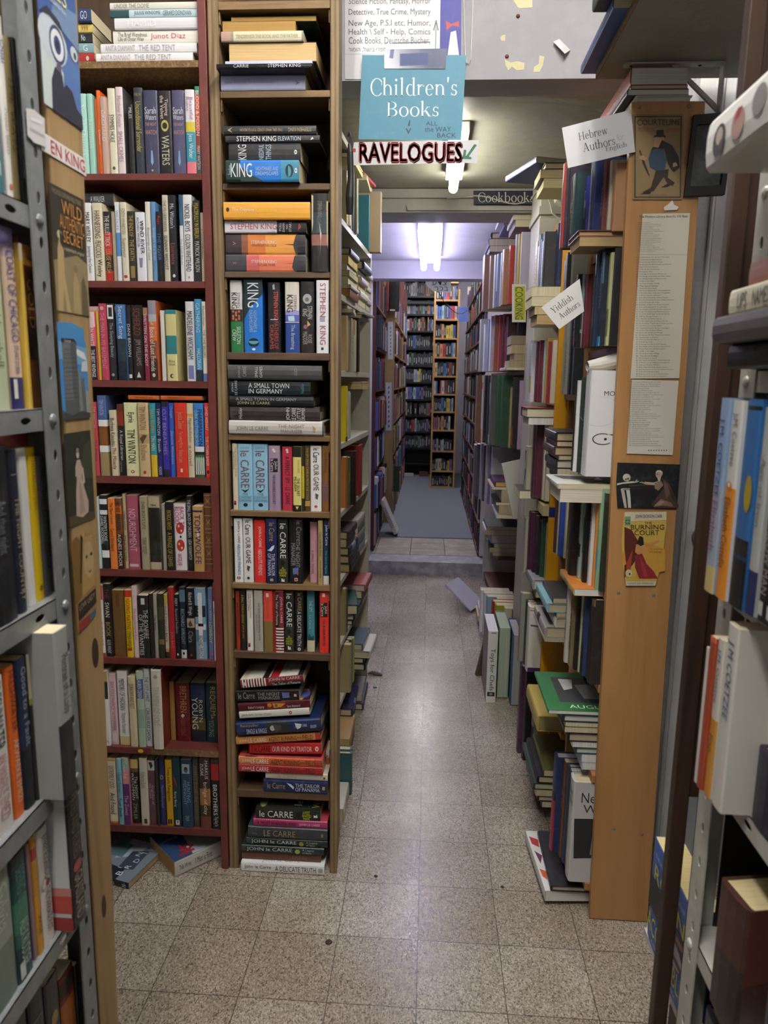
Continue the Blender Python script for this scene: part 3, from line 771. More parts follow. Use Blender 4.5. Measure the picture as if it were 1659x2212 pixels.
rr(4, A2, 1495, [
 (698, 732, 930, 'b54450', [('TIM WINTON', 'dca0a6', .06, .34), ('The Riders', '8a3540', .4, .9)]),
 (738, 800, 880, '4a5f92', [('TIM WINTON', 'a9b6d6', .05, .24)], {'b': [('e3e2df', .3, .38), ('7a4a22', .38, .62), ('e3e2df', .62, .7), ('96825a', .7, 1)], 'wrap': 1}),
 (824, 872, 990, 'cfc4a8', [('Barbara Kavadias', '5a4a3a', .12, .55), ('The Miserly', 'a8402f', .56, .9, .1, .9)]),
 (876, 930, 945, '1d1a1c', [('A Royal Librarian', 'cfcccb', .36, .78), ('DAISY WOOD', 'a9a6a4', .8, .95, .2, .45)], {'b': [('5c2a1c', 0, .1), ('7d2f1f', .1, .3)]}),
 (934, 1030, 933, 'dfdfae', [('Eyrie', '3c3b30', .13, .27), ('TIM WINTON', '3c3b30', .36, .82)], {'m': [('b04a34', disc(.5, .94, .14, .022)), ('e9e6d8', disc(.5, .94, .07, .012))]}),
 (1034, 1112, 933, 'cfb287', [('TIM WINTON', '8a744f', .05, .36), ('Shallows', '9a845c', .56, .78)], {'b': [('b89a6c', .42, .55)], 'm': [('5c4a34', [(.15, .48), (.5, .43), (.85, .44), (.6, .5), (.4, .56)]), ('b04a34', disc(.5, .94, .14, .022))]}),
 (1122, 1168, 937, '2c93a3', [('SARAH WINMAN', 'c8a85a', .08, .4), ('TIN MAN', 'e6d9b0', .44, .64)], {'b': [('d9b62c', .7, 1)]}),
 (1172, 1208, 937, '22265c', [('TIM WINTON', 'd5d6e6', .07, .43), ('Breath', 'd5d6e6', .48, .66), ('PICADOR', 'd5d6e6', .86, .97)]),
 (1211, 1256, 925, '3c329a', [('CUT BENEATHIES', 'a49bd8', .1, .7)], {'b': [('26242e', 0, .07), ('26232e', .9, 1)]}),
 (1260, 1304, 935, '3b62bd', [('Oranges', 'b2c4ec', .05, .2), ('Jeanette Winterson', 'c2d2f0', .25, .95)]),
 (1308, 1392, 935, 'd73a26', [('Jessica Zeiner', 'e6a08e', .12, .35), ('The Looking Mirror', 'e6a08e', .38, .6), ('Fiction Lamb', 'e6a08e', .63, .8)], {'m': [('f0d8cc', [(.4, .88), (.6, .88), (.6, .93), (.4, .93)])]}),
 (1396, 1446, 937, 'd9cdb0', [('Magnolia Kitchen', '9a7e52', .2, .52), ('a novel', '9a7e52', .55, .85)], {'b': [('d9a35a', .14, .18)]}),
 (1452, 1522, 937, '3f7fc9', [('PHARMAKON', '1c2a44', .08, .57, .45, .9), ('DIRK WITTENBORN', 'a3d0ee', .1, .57, .08, .42)], {'b': [('e1e3e2', .58, .65), ('22211f', .65, .69), ('2f6a36', .69, .9), ('3c5530', .9, 1)], 'm': [('e6e6e0', [(.08 + .2 * i, .96), (.08 + .2 * i, .74), (.14 + .2 * i, .71), (.2 + .2 * i, .74), (.2 + .2 * i, .96)]) for i in range(5)]}),
 (1530, 1578, 937, 'd13a2c', [('DAVID WISHART', 'f0cdbf', .05, .36), ('THE LYDIAN BAKER', 'f0cdbf', .44, .84)], {'m': [('25211f', disc(.5, .92, .26, .026))]}),
 (1581, 1602, 937, 'b39a97', [])])
stack_front(A2, YR, RS[4] + .196, [(958, 1182, 884, 915, 'cf6c2e', [('TIM WINTON', '8a3f16', .2, .8)], {'d': .11, 's': .012})], 'left orange book lying on red bookcase fifth shelf', 'loose')
stack_front(A2, YR, RS[4] + .196, [(1200, 1510, 888, 920, 'd0662c', [('TIM WINTON', '8f4117', .15, .6)], {'d': .11, 's': .012})], 'right orange book lying on red bookcase fifth shelf', 'loose')
rr(5, A2, 2195, [
 (722, 745, 1640, 'b9d0d6', [('Gladwell Outliers', '7fa0ab', .1, .9)]),
 (752, 808, 1625, '1e1d1f', [("WINTER'S BONE", 'e6e6e6', .28, .62, .5, .92), ('DANIEL WOODRELL', 'e6e6e6', .28, .66, .1, .45)], {'b': [('e3e3e1', .05, .12), ('1e1d1f', .12, .2), ('d9d9d8', .2, .26), ('e6e6e6', .75, .85)]}),
 (814, 866, 1648, 'd97a35', [('The Paper Lovers', '6e3a17', .06, .36), ('Gerard Woodward', '6e3a17', .42, .74)]),
 (870, 914, 1648, '6e4526', [('ROSIE MALEZER', '20160f', .05, .45), ('AGNES MOOR', 'ead9c4', .5, .96)], {'b': [('c56a28', .1, .22), ('2a1c14', .5, 1)]}),
 (918, 948, 1615, 'b9a988', [('TOBIAS WOLFF', '4d4534', .22, .48), ('BACK IN THE WORLD', '4d4534', .55, .9)]),
 (952, 1036, 1625, 'a35263', [('NOURISHMENT', 'd9b6bb', .18, .76)], {'b': [('8f4456', .3, .7)], 'm': [('d0c0c0', [(.1, .93), (.9, .93), (.9, .97), (.1, .97)])]}),
 (1050, 1104, 1635, 'a59a80', [("THIS BOY'S LIFE", '5a523f', .06, .44, .3, .8), ('TOBIAS WOLFF', '5a523f', .55, .78)]),
 (1112, 1196, 1635, 'b3a788', [('A MAN OF THE PEOPLE', '2a261d', .1, .6), ('THE RIGHT STUFF', '2a261d', .2, .7, .05, .18)], {'b': [('2b2620', .15, .9)]}),
 (1212, 1234, 1690, '9c9690', []),
 (1240, 1296, 1675, '211e1a', [('PATRICK WHITE', 'c2a44a', .12, .4), ('A FRINGE OF LEAVES', 'c2a44a', .44, .94)]),
 (1302, 1390, 1690, 'e8e4e4', [('BACK TO', 'cf3d86', .04, .36, .52, .9), ('BLOOD', 'cf3d86', .04, .3, .1, .48), ('WOLFE', 'cf3d86', .74, .93, .2, .6)], {'m': [('c23a2e', disc(.52, .36, .34, .09)), ('c23a2e', disc(.52, .62, .34, .09)), ('ecd9a4', disc(.4, .33, .08, .02)), ('ecd9a4', disc(.62, .4, .08, .02)), ('ecd9a4', disc(.4, .6, .08, .02)), ('ecd9a4', disc(.62, .66, .08, .02)), ('2b2a2a', disc(.55, .49, .08, .02))]}),
 (1398, 1438, 1630, '1e1d1f', [('THE SMALL BACKS OF CHILDREN', 'd8d8d8', .05, .55), ('LIDIA YUKNAVITCH', 'd8d8d8', .58, .85)]),
 (1442, 1516, 1708, 'b89157', [('TOM WOLFE', '4b2f74', .12, .88)], {'b': [('3d2f63', .06, .09)], 'm': [('e3dccd', [(.4, .37), (.65, .37), (.6, .5), (.45, .5)])]}),
 (1522, 1606, 1610, '6b442f', [], {'hd': 1, 'm': [('b08d55', [(.08, b), (.92, b), (.92, b + .008), (.08, b + .008)]) for b in (.02, .17, .28, .45, .50, .63, .68, .84, .9)] + [('9c774a', [(.15, b + .02), (.5, b + .07), (.85, b + .02), (.6, b + .08), (.85, b + .13), (.5, b + .09), (.15, b + .13), (.4, b + .08)]) for b in (.02, .29, .52, .69)], 'desc': 'bronze tooled leather hardback with gold patterns'})])
rr(6, A3, 738, [
 (710, 742, 215, 'dcd6cf', [('THE TWINS', '8d3434', .5, .85)], {'b': [('b23230', 0, .2), ('a32a2a', .95, 1)]}),
 (750, 800, 205, '1c1a1a', [('THE', '8a3a30', .06, .2), ('SWAN', 'e3ddd0', .25, .45), ('BOOK', 'b89850', .52, .72), ('ALEXIS WRIGHT', 'd6d2c8', .76, .95, .1, .9)]),
 (806, 896, 250, '6a4c26', [('GOLDEN DAYS', '4a3418', .05, .25)], {'desc': 'plain brown paper wrapped paperback'}),
 (900, 948, 250, 'd8b81e', [('IGOING NATIVE', 'b02a22', .12, .58), ('STEPHEN WRIGHT', '3a2b12', .6, .86)], {'b': [('b32a24', 0, .1)], 'm': [('b32a24', [(.2, .86), (.8, .86), (.8, .9), (.2, .9)])]}),
 (952, 986, 222, 'd9c2c2', [('The Handsomest Boy', 'b07b80', .3, .75)]),
 (992, 1068, 288, '211f1d', [('THE BONFIRE', 'd9d6cf', .22, .68, .5, .95), ('OF THE VANITIES', 'd9d6cf', .3, .95, .08, .46)], {'m': [('d0d0ce', [(.35, .04), (.7, .04), (.7, .14), (.35, .14)])]}),
 (1072, 1096, 275, '29241f', []),
 (1100, 1130, 275, 'a3a08f', [('The Sailor', '4f4c42', .2, .7)]),
 (1134, 1174, 275, '2d3023', [], {'b': [('4a4630', .2, .4), ('8a6a3a', .7, .78)]}),
 (1178, 1206, 280, 'c2a04a', [('ONCE YOU GO BACK', '2d2618', .1, .8)], {'b': [('cfc7b4', .15, .85), ('2a2620', .9, 1)]}),
 (1210, 1250, 230, 'a3262a', [('JON BASS', 'd97f78', .62, .85)]),
 (1254, 1284, 280, '1b1b1e', [('FIERY', 'c9c9cc', .06, .18), ('Bereaved Swallows', 'a9a9ac', .22, .6)], {'m': [('dcdcdc', disc(.5, .93, .2, .02))]}),
 (1288, 1332, 230, '232c36', [('RICHARD WRIGHT', '9cb6c6', .3, .8)], {'b': [('5d7c90', .03, .2), ('dedede', .88, 1)], 'm': [('232c36', disc(.5, .93, .18, .02))]}),
 (1338, 1394, 235, '1a1a1c', [('Richard B. Wright', 'dedede', .06, .38), ('Clara', 'a9a9ac', .6, .76)], {'b': [('b39a84', .42, .55)], 'm': [('5c463a', [(.2, .5), (.5, .44), (.8, .52), (.4, .54)]), ('b03a34', disc(.5, .94, .14, .018))]}),
 (1398, 1474, 235, '7fa0bd', [('BLACK BOY', 'e9e9ea', .08, .42, .3, .7), ('RICHARD WRIGHT', '1f2630', .66, .97, .35, .7)], {'b': [('1e242c', .24, .4), ('cfd2d3', .5, .58), ('5f7f9e', .58, .75)], 'm': [('e9e9ea', [(.35, .06), (.72, .06), (.72, .98), (.35, .98)]), ('24221e', [(.3, .49), (.8, .49), (.8, .53), (.3, .53)])]}),
 (1492, 1526, 235, '5f6d95', [('JOHN WRAY', 'aeb9d6', .15, .45), ('LOWBOY', 'd6d77e', .46, .78)], {'m': [('b33a62', [(.3, .9), (.7, .9), (.7, .95), (.3, .95)])]}),
 (1530, 1574, 200, 'e1dcdd', [('STAND', 'a8858f', .08, .2), ('David Wroe', '6f666b', .28, .44), ('The Gorger Tree', '6f666b', .5, .7)], {'b': [('8a1d35', 0, .23)]})])
rr(7, A3, 1370, [
 (738, 778, 830, 'dfdedb', [('C', '555555', .93, .97)], {'b': [('a38a5a', 0, .14), ('22302a', .14, .37)]}),
 (785, 838, 850, 'd3b6bb', [('ANATOLE FRANCE', 'b18a93', .1, .5), ('A MUMMER', 'b18a93', .54, .8)], {'m': [('e6dcd9', [(.15, .84), (.85, .84), (.85, .96), (.15, .96)])]}),
 (848, 918, 830, 'e3e1dd', [('MEMOIRS OF HADRIAN', '6e6a63', .1, .52), ('Marguerite Yourcenar', '8d8a80', .56, .84)], {'b': [('d6c58e', .88, 1)]}),
 (926, 976, 870, 'd6c8a4', [('SORROWS AND REST', '6f6043', .1, .45)]),
 (984, 1032, 830, 'b3c3ae', [('LAUREN ZERIEN', 'e6e9de', .1, .36)], {'b': [('4a5c94', .1, .36), ('8fae9e', .5, .75), ('a6bfa8', .75, 1)]}),
 (1040, 1080, 812, 'e1e1e4', [('THE CITY of MIST', '3a3a44', .1, .42), ('CARLOS RUIZ ZAFON', '3a3a44', .5, .92)]),
 (1090, 1162, 822, 'd6d2c2', [('TRIUMPH OF LOVE', 'c3bfae', .2, .7)], {'side': '7d2a22', 'hd': 1, 's': .0, 'm': [('a9a596', disc(.5, .08, .2, .025))]}),
 (1204, 1252, 905, 'b58c4f', [], {'s': .055, 'desc': 'tan worn paperback turned with its pages outward'}),
 (1262, 1360, 915, '6d1c22', [('BRETHREN', 'c9a064', .05, .5, .35, .8), ('ROBYN YOUNG', 'a9604e', .6, .9, .3, .7)], {'s': .05, 'm': [('d9cdb8', [(.5, .52), (.65, .55), (.5, .6), (.35, .56)])]}),
 (1368, 1470, 915, '1c2330', [('ROBYN', 'd9d4c4', .28, .66, .58, .86), ('YOUNG', 'e3dfd2', .24, .78, .1, .52)], {'s': .05, 'b': [('23324f', .04, .3), ('5c4a24', .6, .8)]}),
 (1478, 1570, 915, '12313a', [('REQUIEM', 'b8964e', .06, .54, .3, .76), ('YOUNG', '8f9a80', .62, .9, .2, .6)], {'s': .05, 'm': [('c2782c', [(.4, .55), (.65, .57), (.4, .6)])]})])
rr(8, A3, 1920, [
 (778, 836, 1460, 'd9cbb0', [('EXTREMELY LOUD', '6e5f4a', .1, .45), ('And Found', '2b2620', .52, .85)], {'b': [('cc8a34', 0, .03), ('cc8a34', .97, 1)]}),
 (842, 878, 1460, '83b4c8', [('Ghost Stories', '3c6474', .2, .5), ('Four Earth', '23404c', .6, .88)]),
 (882, 926, 1455, 'c98aa0', [('Colson Ash', 'f0e0e0', .05, .3), ('The Zones', 'e0c0dc', .55, .85)], {'b': [('8fb9a6', 0, .18), ('d98a8a', .18, .38), ('5c2f6c', .38, 1)]}),
 (930, 996, 1460, '1e1a18', [('The NIGHT', 'e6e3da', .24, .64, .55, .9), ('WATCHMAN', 'e6e3da', .18, .66, .15, .5), ('ZIMLER', 'a9a59a', .68, .94, .25, .7)], {'b': [('d6bf74', .0, .14), ('6a5428', .14, .2)]}),
 (1004, 1058, 1455, 'cdc6b4', [('Katherine Zuiter', '8d8674', .2, .44)], {'m': [('4a463c', [(.4, .9), (.8, .9), (.8, .97), (.4, .97)])]}),
 (1064, 1114, 1460, '6a444c', [('Guardian of', 'cbb6b6', .36, .72, .5, .85), ('the Dawn', 'cbb6b6', .36, .6, .15, .48)], {'b': [('cfcfcd', .02, .17)], 'm': [('2d2c2c', [(.2, .05), (.6, .04), (.8, .1), (.5, .15)])]}),
 (1118, 1128, 1462, '30302c', []),
 (1132, 1184, 1455, '2d2f66', [('Mozart Requiem', '9aa0d0', .4, .74)], {'m': [('b3a45a', disc(.5, .28, .3, .035)), ('2d2f66', disc(.5, .28, .18, .02))]}),
 (1188, 1236, 1465, 'd6a51e', [('Tous nuls Fangoute', '4a3508', .1, .62)], {'m': [('2b210a', [(.2, .9), (.45, .9), (.45, .97), (.2, .97)]), ('2b210a', [(.55, .9), (.8, .9), (.8, .97), (.55, .97)])]}),
 (1240, 1292, 1455, '153a44', [('Bang Bang', 'd9e6e6', .46, .72, .1, .5)], {'m': [('c23034', [(.1, .26), (.4, .3), (.6, .42), (.4, .38)]), ('e9e9e9', [(.25, .9), (.75, .9), (.75, .97), (.25, .97)]), ('c23034', [(.4, .91), (.65, .91), (.5, .96)])]}),
 (1300, 1376, 1465, '1d4058', [('HUNTING', '8fb3c4', .32, .62, .52, .85), ('MIDNIGHT', '8fb3c4', .3, .66, .2, .5), ('ZIMLER', 'a9c0cc', .82, .9)], {'m': [('a9b6bc', [(.15, .06), (.85, .06), (.85, .2), (.15, .2)]), ('5d6a74', disc(.5, .15, .2, .04)), ('3c2c24', disc(.5, .125, .16, .025))]}),
 (1382, 1424, 1460, '4f473c', [('MARKUS ZUSAK', '82776a', .1, .5), ('THE MESSENGER', '82776a', .55, .9)]),
 (1430, 1506, 1460, '37271e', [('MARKUS', 'e6dcd0', .02, .28, .55, .85), ('ZUSAK', 'e6dcd0', .06, .24, .15, .45), ('bridge of clay', 'e9dcc6', .32, .8, .3, .75)], {'b': [('9a6a3c', .42, .66), ('6a3a28', .82, 1)]}),
 (1512, 1580, 1460, '161618', [('BROTHERS', 'e9e9ea', .36, .8, .25, .7), ('Ting-Xing Ye', 'd0d0d2', .82, .96)], {'b': [('3c2a24', 0, .07), ('98262c', .07, .3)]})])
# two books on the floor under the bottom shelf
def lay(p0, p1, w, d, col, tx, o, where, desc):
    """book lying face up, spine from p0 (head) to p1 along the front"""
    dv = p1 - p0; h = Vector((dv.x, dv.y)).length; a = math.degrees(math.atan2(dv.y, dv.x))
    return book(T((p0.x, p0.y, p0.z)) @ RZ(a) @ T((h, 0, 0)) @ RY(-90), w, h, d, col, tx, o, where, desc)
q = at(278, 1921, Z=.001); q0 = at(180, 1893, Z=.001)
lay(q0, q, .019, .165, '1b2735', [('Lairs', 'b9c4cf', .5, .7), ('ab', 'dfe5ea', .86, .95, .15, .85)], {'pc': 'b59b76', 'front': [
 ('7f8b98', [(0, 0), (1, 0), (1, 1), (0, 1)]), ('b9c2c9', [(.45, .3), (1, .25), (1, .75), (.6, .62)]), ('3d4a5c', [(.2, .55), (.7, .5), (.8, .8), (.3, .85)]), ('1b2735', [(0, .3), (.3, .32), (.26, .7), (0, .72)]), ('5f7f86', [(.5, .12), (.85, .1), (.85, .4), (.5, .42)]),
 ('e6eaee', 'W', .82, .74, .92, .86), ('e6eaee', 'I', .70, .70, .76, .80), ('e6eaee', 'N', .62, .62, .72, .72), ('e6eaee', 'D', .84, .56, .93, .66), ('e6eaee', 'B', .10, .62, .2, .74), ('e6eaee', 'I', .24, .54, .3, .62), ('e6eaee', 'R', .28, .66, .38, .76), ('e6eaee', 'D', .46, .70, .56, .8)]},
 'on floor under red bookcase', 'dark blue paperback with misty cover')
q = at(378, 1896, Z=.001); q1 = at(500, 1838, Z=.001)
q1 = q + (q1 - q).normalized() * .165
lay(q, q1, .048, .155, 'cfccc6', [('Tolu Write', '3a3a3c', .08, .3, .3, .7), ('I Mist is First', '3a3a3c', .38, .7, .3, .7)], {'pc': 'c09a60', 'front': [
 ('33507c', [(0, 0), (1, 0), (1, .52), (0, .34)]), ('b9bfc9', [(0, .34), (1, .52), (1, .68), (0, .5)]), ('c3c6cb', [(0, .5), (1, .68), (1, 1), (0, 1)]),
 ('b02a3c', [(.08, .14), (.14, .14), (.14, .42), (.08, .42)]), ('b02a3c', [(.2, .2), (.26, .2), (.26, .46), (.2, .46)]), ('b02a3c', [(.06, .26), (.4, .24), (.4, .29), (.06, .31)]), ('b02a3c', disc(.24, .36, .09, .06)), ('e6e0dc', disc(.24, .36, .035, .025)), ('8a2a3c', [(.5, .6), (.9, .7), (.9, .78), (.5, .7)]), ('d5dbe5', 'A NOVEL OF THE FAMILY', .62, .06, .68, .38, 1)]},
 'on floor under red bookcase', 'thick white spined paperback with blue and red cover')
# ---------------------------------------------------------------- plywood bookcase (faces the camera)
B1 = (440, 0, 5.144); B2 = (440, 380, 5.144); B3 = (440, 760, 5.144); B4 = (440, 1080, 5.144); B5 = (440, 1400, 4.337)
YP = 1.826
ply = empty('bookcase', (-.38, YP, 0), 'tall narrow plywood bookcase of thrillers at the corner of the aisle', 'bookcase')
def sidep(x0, x1, sx):
    mb = MB(); l = ply.location
    c = [(x0, YP, 0), (x1, YP, 0), (x1 + sx * 1.0, YP + .2, 0), (x0 + sx * .33, YP + .2, 0)]
    c += [(a, b, 2.6) for a, b, _ in c]
    mb.hexa([(a - l.x, b - l.y, z - l.z) for a, b, z in c]); return mb.build('side_panel', M_ply, ply, .0012)
sidep(-.5345, -.510, -.0); sidep(-.249, -.229, -.0165)
boxo('back_panel', -.509, -.2557, YP + .191, YP + .199, .02, 2.6, M_backp, ply)
PS = []
for i, (yt, yb, mt) in enumerate(((0, 18, 0), (194.5, 209.5, 0), (395.5, 409, 1), (587, 599.5, 1), (762, 777.5, 1), (940, 952.5, 0), (1105, 1117.5, 0), (1263, 1274.5, 0), (1411, 1425.5, 1), (1711, 1726.5, 1))):
    zt, zb = at(600, yt, Y=YP).z, at(600, yb, Y=YP).z
    PS.append(zt)
    c = [(-.5095, YP + .003), (-.2495, YP + .003), (-.2550, YP + .19), (-.5095, YP + .19)]
    l = ply.location
    mb = MB(); mb.hexa([(a - l.x, b - l.y, zb) for a, b in c] + [(a - l.x, b - l.y, zt) for a, b in c])
    mb.build('shelf', M_plyd if mt else M_plyh, ply, .001)
    for x0, x1 in ((-.5093, -.5065), (-.2535, -.2512)):
        boxo('cleat', x0, x1, YP + .008, YP + .018, zb - .028, zb - .0004, M_plyh, ply)
PL = (-.509, -.2537)
# torn paper bits stuck on the outer side, low down
for k, (y, z, h) in enumerate(((1.95, 1.2, .13), (1.97, 1.05, .1), (1.96, .9, .07), (1.98, .72, .05))):
    x = -.229 - .0165 * (y - YP) / .2 + .0008
    sheet('paper_scrap', ['grey torn paper strip taped to the side of the plywood bookcase', 'crumpled brown paper scrap stuck below the grey strip', 'small white and red scrap stuck on the plywood side', 'lowest pale scrap stuck on the plywood bookcase side'][k], 'paper', (x, y - .02, z), (-.0825, 1, 0), (0, 0, 1), .05, h, ['8d8983', '5c4a3d', 'd9d4d2', 'c9c6c2'][k], outline=[(0, .1), (.5, 0), (1, .14), (.9, .6), (1, .95), (.3, 1), (.05, .8)])
# black umbrella-like strap hanging on the corner of the case
mb = MB(); mb.tube([(0, 0, .11), (.002, 0, .09), (.004, 0, .03), (.002, -.002, -.02), (.002, 0, -.06)], [.004, .008, .0085, .011, .009], 10)
um = mb.build('folded_umbrella', paint('black_nylon', '#1a1c1f', '#26282c', 30, .5, .3, 60)); um.location = (-.222, 1.99, 1.85)
tag(um, 'slim black folded umbrella hanging beside the plywood bookcase', 'umbrella')
MB().tube([(0, 0, .105), (.004, 0, .125), (.0, .006, .14), (-.005, .01, .13)], .0025, 8).build('handle_loop', ink('222222'), um)
def ps(i, t, items, n=None): stack_front(t, YP, PS[i], items, f'plywood bookcase {wnum(i)} shelf', f'thrillers stacked on the {wnum(i)} shelf of the plywood bookcase', .12)
def pr(i, t, ybot, items): row_front(t, YP, PS[i], ybot, items, f'plywood bookcase {wnum(i)} shelf', f'thrillers standing on the {wnum(i)} shelf of the plywood bookcase', .12, PL)
LV = 'b9bde0'
ps(1, B1, [
 (172, 1130, 805, 968, LV, [('ELENA FERRANTE', '8487a8', .05, .3, .45, .6), ('The Story of the Lost Child', '8487a8', .33, .63, .42, .6)], {'s': .0, 'd': .15, 'm': [('6f7399', [(.3, .88), (.45, .9), (.6, .88), (.45, .935)])]}),
 (140, 1205, 655, 716, '1b1b1e', [('CARRIE', 'c6c6ca', .18, .34), ('STEPHEN KING', 'd9d9da', .54, .88)], {'hd': 1, 's': -.035, 'd': .15, 'ro': .22}),
 (238, 1205, 540, 648, LV, [('ELENA FERRANTE', '8487a8', .05, .3, .2, .4), ('The Story of the Lost Child', '8487a8', .33, .63, .2, .42)], {'s': .004, 'd': .15, 'm': [('6f7399', [(.3, .88), (.5, .9), (.65, .88), (.5, .935)])]}),
 (278, 1250, 330, 545, '2a2a2c', [], {'pg': 1, 's': .012, 'd': .172, 'pc': 'd6b680', 'desc': 'thick tan block of pages turned outward'}),
 (192, 1105, 225, 342, '8c8a72', [('TENDERNESS THE BOOK AND THE FATHER', '96906f', .18, .94, .3, .64)], {'s': .006, 'd': .13, 'b': [('b09084', 0, .12), ('cfc8aa', .15, .98)], 'desc': 'floral spined paperback with cream title strip'}),
 (204, 1020, 95, 225, '6a5a3c', [], {'pg': 1, 's': .014, 'd': .12, 'pc': 'b08a4c', 'desc': 'brown paged book turned outward'}),
 (300, 1250, 35, 92, '2c3a2a', [], {'pg': 1, 's': .02, 'd': .16, 'pc': 'bf9550', 'desc': 'amber paged book turned outward with green cover'})])
ps(2, B1, [
 (246, 1058, 1752, 1992, '1f6fc4', [('Stephen', 'a9bac9', .01, .12, .3, .75, 'x'), ('KING', 'e6eaee', .07, .36, .2, .85), ('NIGHTMARES AND', 'a9c0dc', .41, .72, .5, .68), ('DREAMSCAPES', 'a9c0dc', .41, .72, .28, .46)], {'s': -.012, 'd': .115, 'b': [('16302c', 0, .2), ('2f7c9a', .755, 1)], 'm': [('16302c', [(0, .2), (.7, .2), (.3, .36), (.05, .5), (0, .5)]), ('14282a', disc(.5, .87, .3, .055)), ('3f8fa0', disc(.46, .855, .26, .04, 14, 0, 180)), ('e6eaee', disc(.5, .96, .12, .018)), ('b03a3a', disc(.5, .96, .06, .008))], 'back': [('201c1c', [(0, 0), (1, 0), (1, 1), (0, 1)]), ('a3552a', [(.1, .78), (.6, .78), (.6, .98), (.1, .98)])]}),
 (278, 1078, 1542, 1742, '1d1d20', [('KING', 'd9d9dc', .13, .25, .08, .92, 'x'), ('NEEDFUL', 'b3c3d3', .41, .5, .08, .92, 'x'), ('THINGS', 'b3c3d3', .51, .6, .08, .92, 'x')], {'s': .0, 'd': .115, 'm': [('d9d6b4', disc(.5, .93, .13, .02)), ('1d1d20', disc(.5, .93, .05, .008))]}),
 (243, 1290, 1437, 1526, '1a1b1f', [('STEPHEN KING', 'e3e3e4', .12, .54, .2, .85), ('ELEVATION', 'b6c3cf', .56, .8, .25, .8)], {'hd': 1, 's': .0, 'd': .14, 'm': [('d9d9dc', [(.3, .9), (.7, .92), (.5, .94)])]}),
 (222, 1250, 1312, 1418, '222225', [('STEPHEN KING', 'a9996a', .05, .3, .3, .7), ('THE GIRL WHO LOVED TOM GORDON', 'a9996a', .36, .82, .35, .65)], {'hd': 1, 'inv': 1, 's': .0, 'd': .14, 'm': [('a9996a', [(.2, .9), (.5, .96), (.8, .9), (.5, .93)])]})])
ps(3, B2, [
 (240, 1135, 808, 1000, '2f2f35', [('STEPHEN KING', 'e9dada', .32, .64, .5, .68), ('THE DARK TOWER', '7a3a2a', .4, .62, .32, .46), ('S', 'c98a5a', .09, .13, .3, .7, 'x')], {'d': .115, 'b': [('3d3b42', 0, .26), ('c0605a', .26, .42), ('d97858', .42, .88)], 'm': [('2b2a30', [(.45, .70), (.52, .84), (.9, .86), (1, .88), (0, .88), (.1, .85), (.3, .83), (.5, .84)])]}),
 (240, 1130, 558, 792, '26262c', [('STEPHEN KING', 'efe3dc', .32, .64, .5, .66), ('WOLVES OF THE CALLA', '7a3f1c', .33, .64, .38, .49), ('V', 'c98a5a', .09, .13, .35, .7, 'x')], {'d': .115, 'b': [('3a3036', 0, .2), ('8a5440', .2, .28), ('d07a3a', .28, .5), ('e29a48', .5, .9)], 'm': [('2a2a30', [(.48, .74), (.5, .85), (.9, .88), (1, .9), (0, .9), (.05, .88), (.25, .86), (.45, .85)])]}),
 (230, 1140, 402, 542, '1d1d20', [('STEPHEN KING', 'b0485a', .07, .64, .3, .75), ('FULL', 'd9d9da', .67, .695, .15, .85, 'x'), ('DARK,', 'd9d9da', .71, .74, .1, .9, 'x'), ('NO', 'd9d9da', .755, .775, .3, .7, 'x'), ('STARS', 'd9d9da', .79, .82, .1, .9, 'x')], {'d': .115, 'b': [('d9d7e0', 0, .64)], 'm': [('b0383a', [(.2, .9), (.8, .91), (.5, .94)]), ('8d8ba0', [(.9, .02), (.95, .2), (.8, .35), (.86, .2)]), ('a19fb2', [(.1, .5), (.16, .62), (.05, .62)])]}),
 (218, 1180, 192, 385, 'dfa03a', [('The Odyssey', 'f2e6d2', .1, .36, .42, .66), ('Kazantzakis', 'f0d048', .375, .62, .42, .66)], {'s': -.008, 'd': .12, 'pc': 'd9cba6', 'm': [('20201e', disc(.55, .05, .13, .018))]})])
row_front(B2, YP, PS[3], 1045, [(1197, 1388, 195, '1d1b1a', [('STEPHEN KING', '8a8782', .1, .3, .2, .8), ('NIGHTMARES', '6f6c68', .3, .5, .2, .7)], {'s': .002, 'b': [('2b3a42', .24, .5), ('8a5a50', .52, .66)], 'm': [('c9b894', [(.02, .02), (.12, .03), (.1, .4), (.03, .5)]), ('c9b894', [(.9, .1), (.98, .1), (.97, .7), (.92, .6)]), ('d9d4c8', [(.45, .35), (.6, .5), (.5, .8), (.55, .6)])]})], 'upright beside stack, plywood bookcase third shelf', 'loose', .12, (-.30, -.2537))
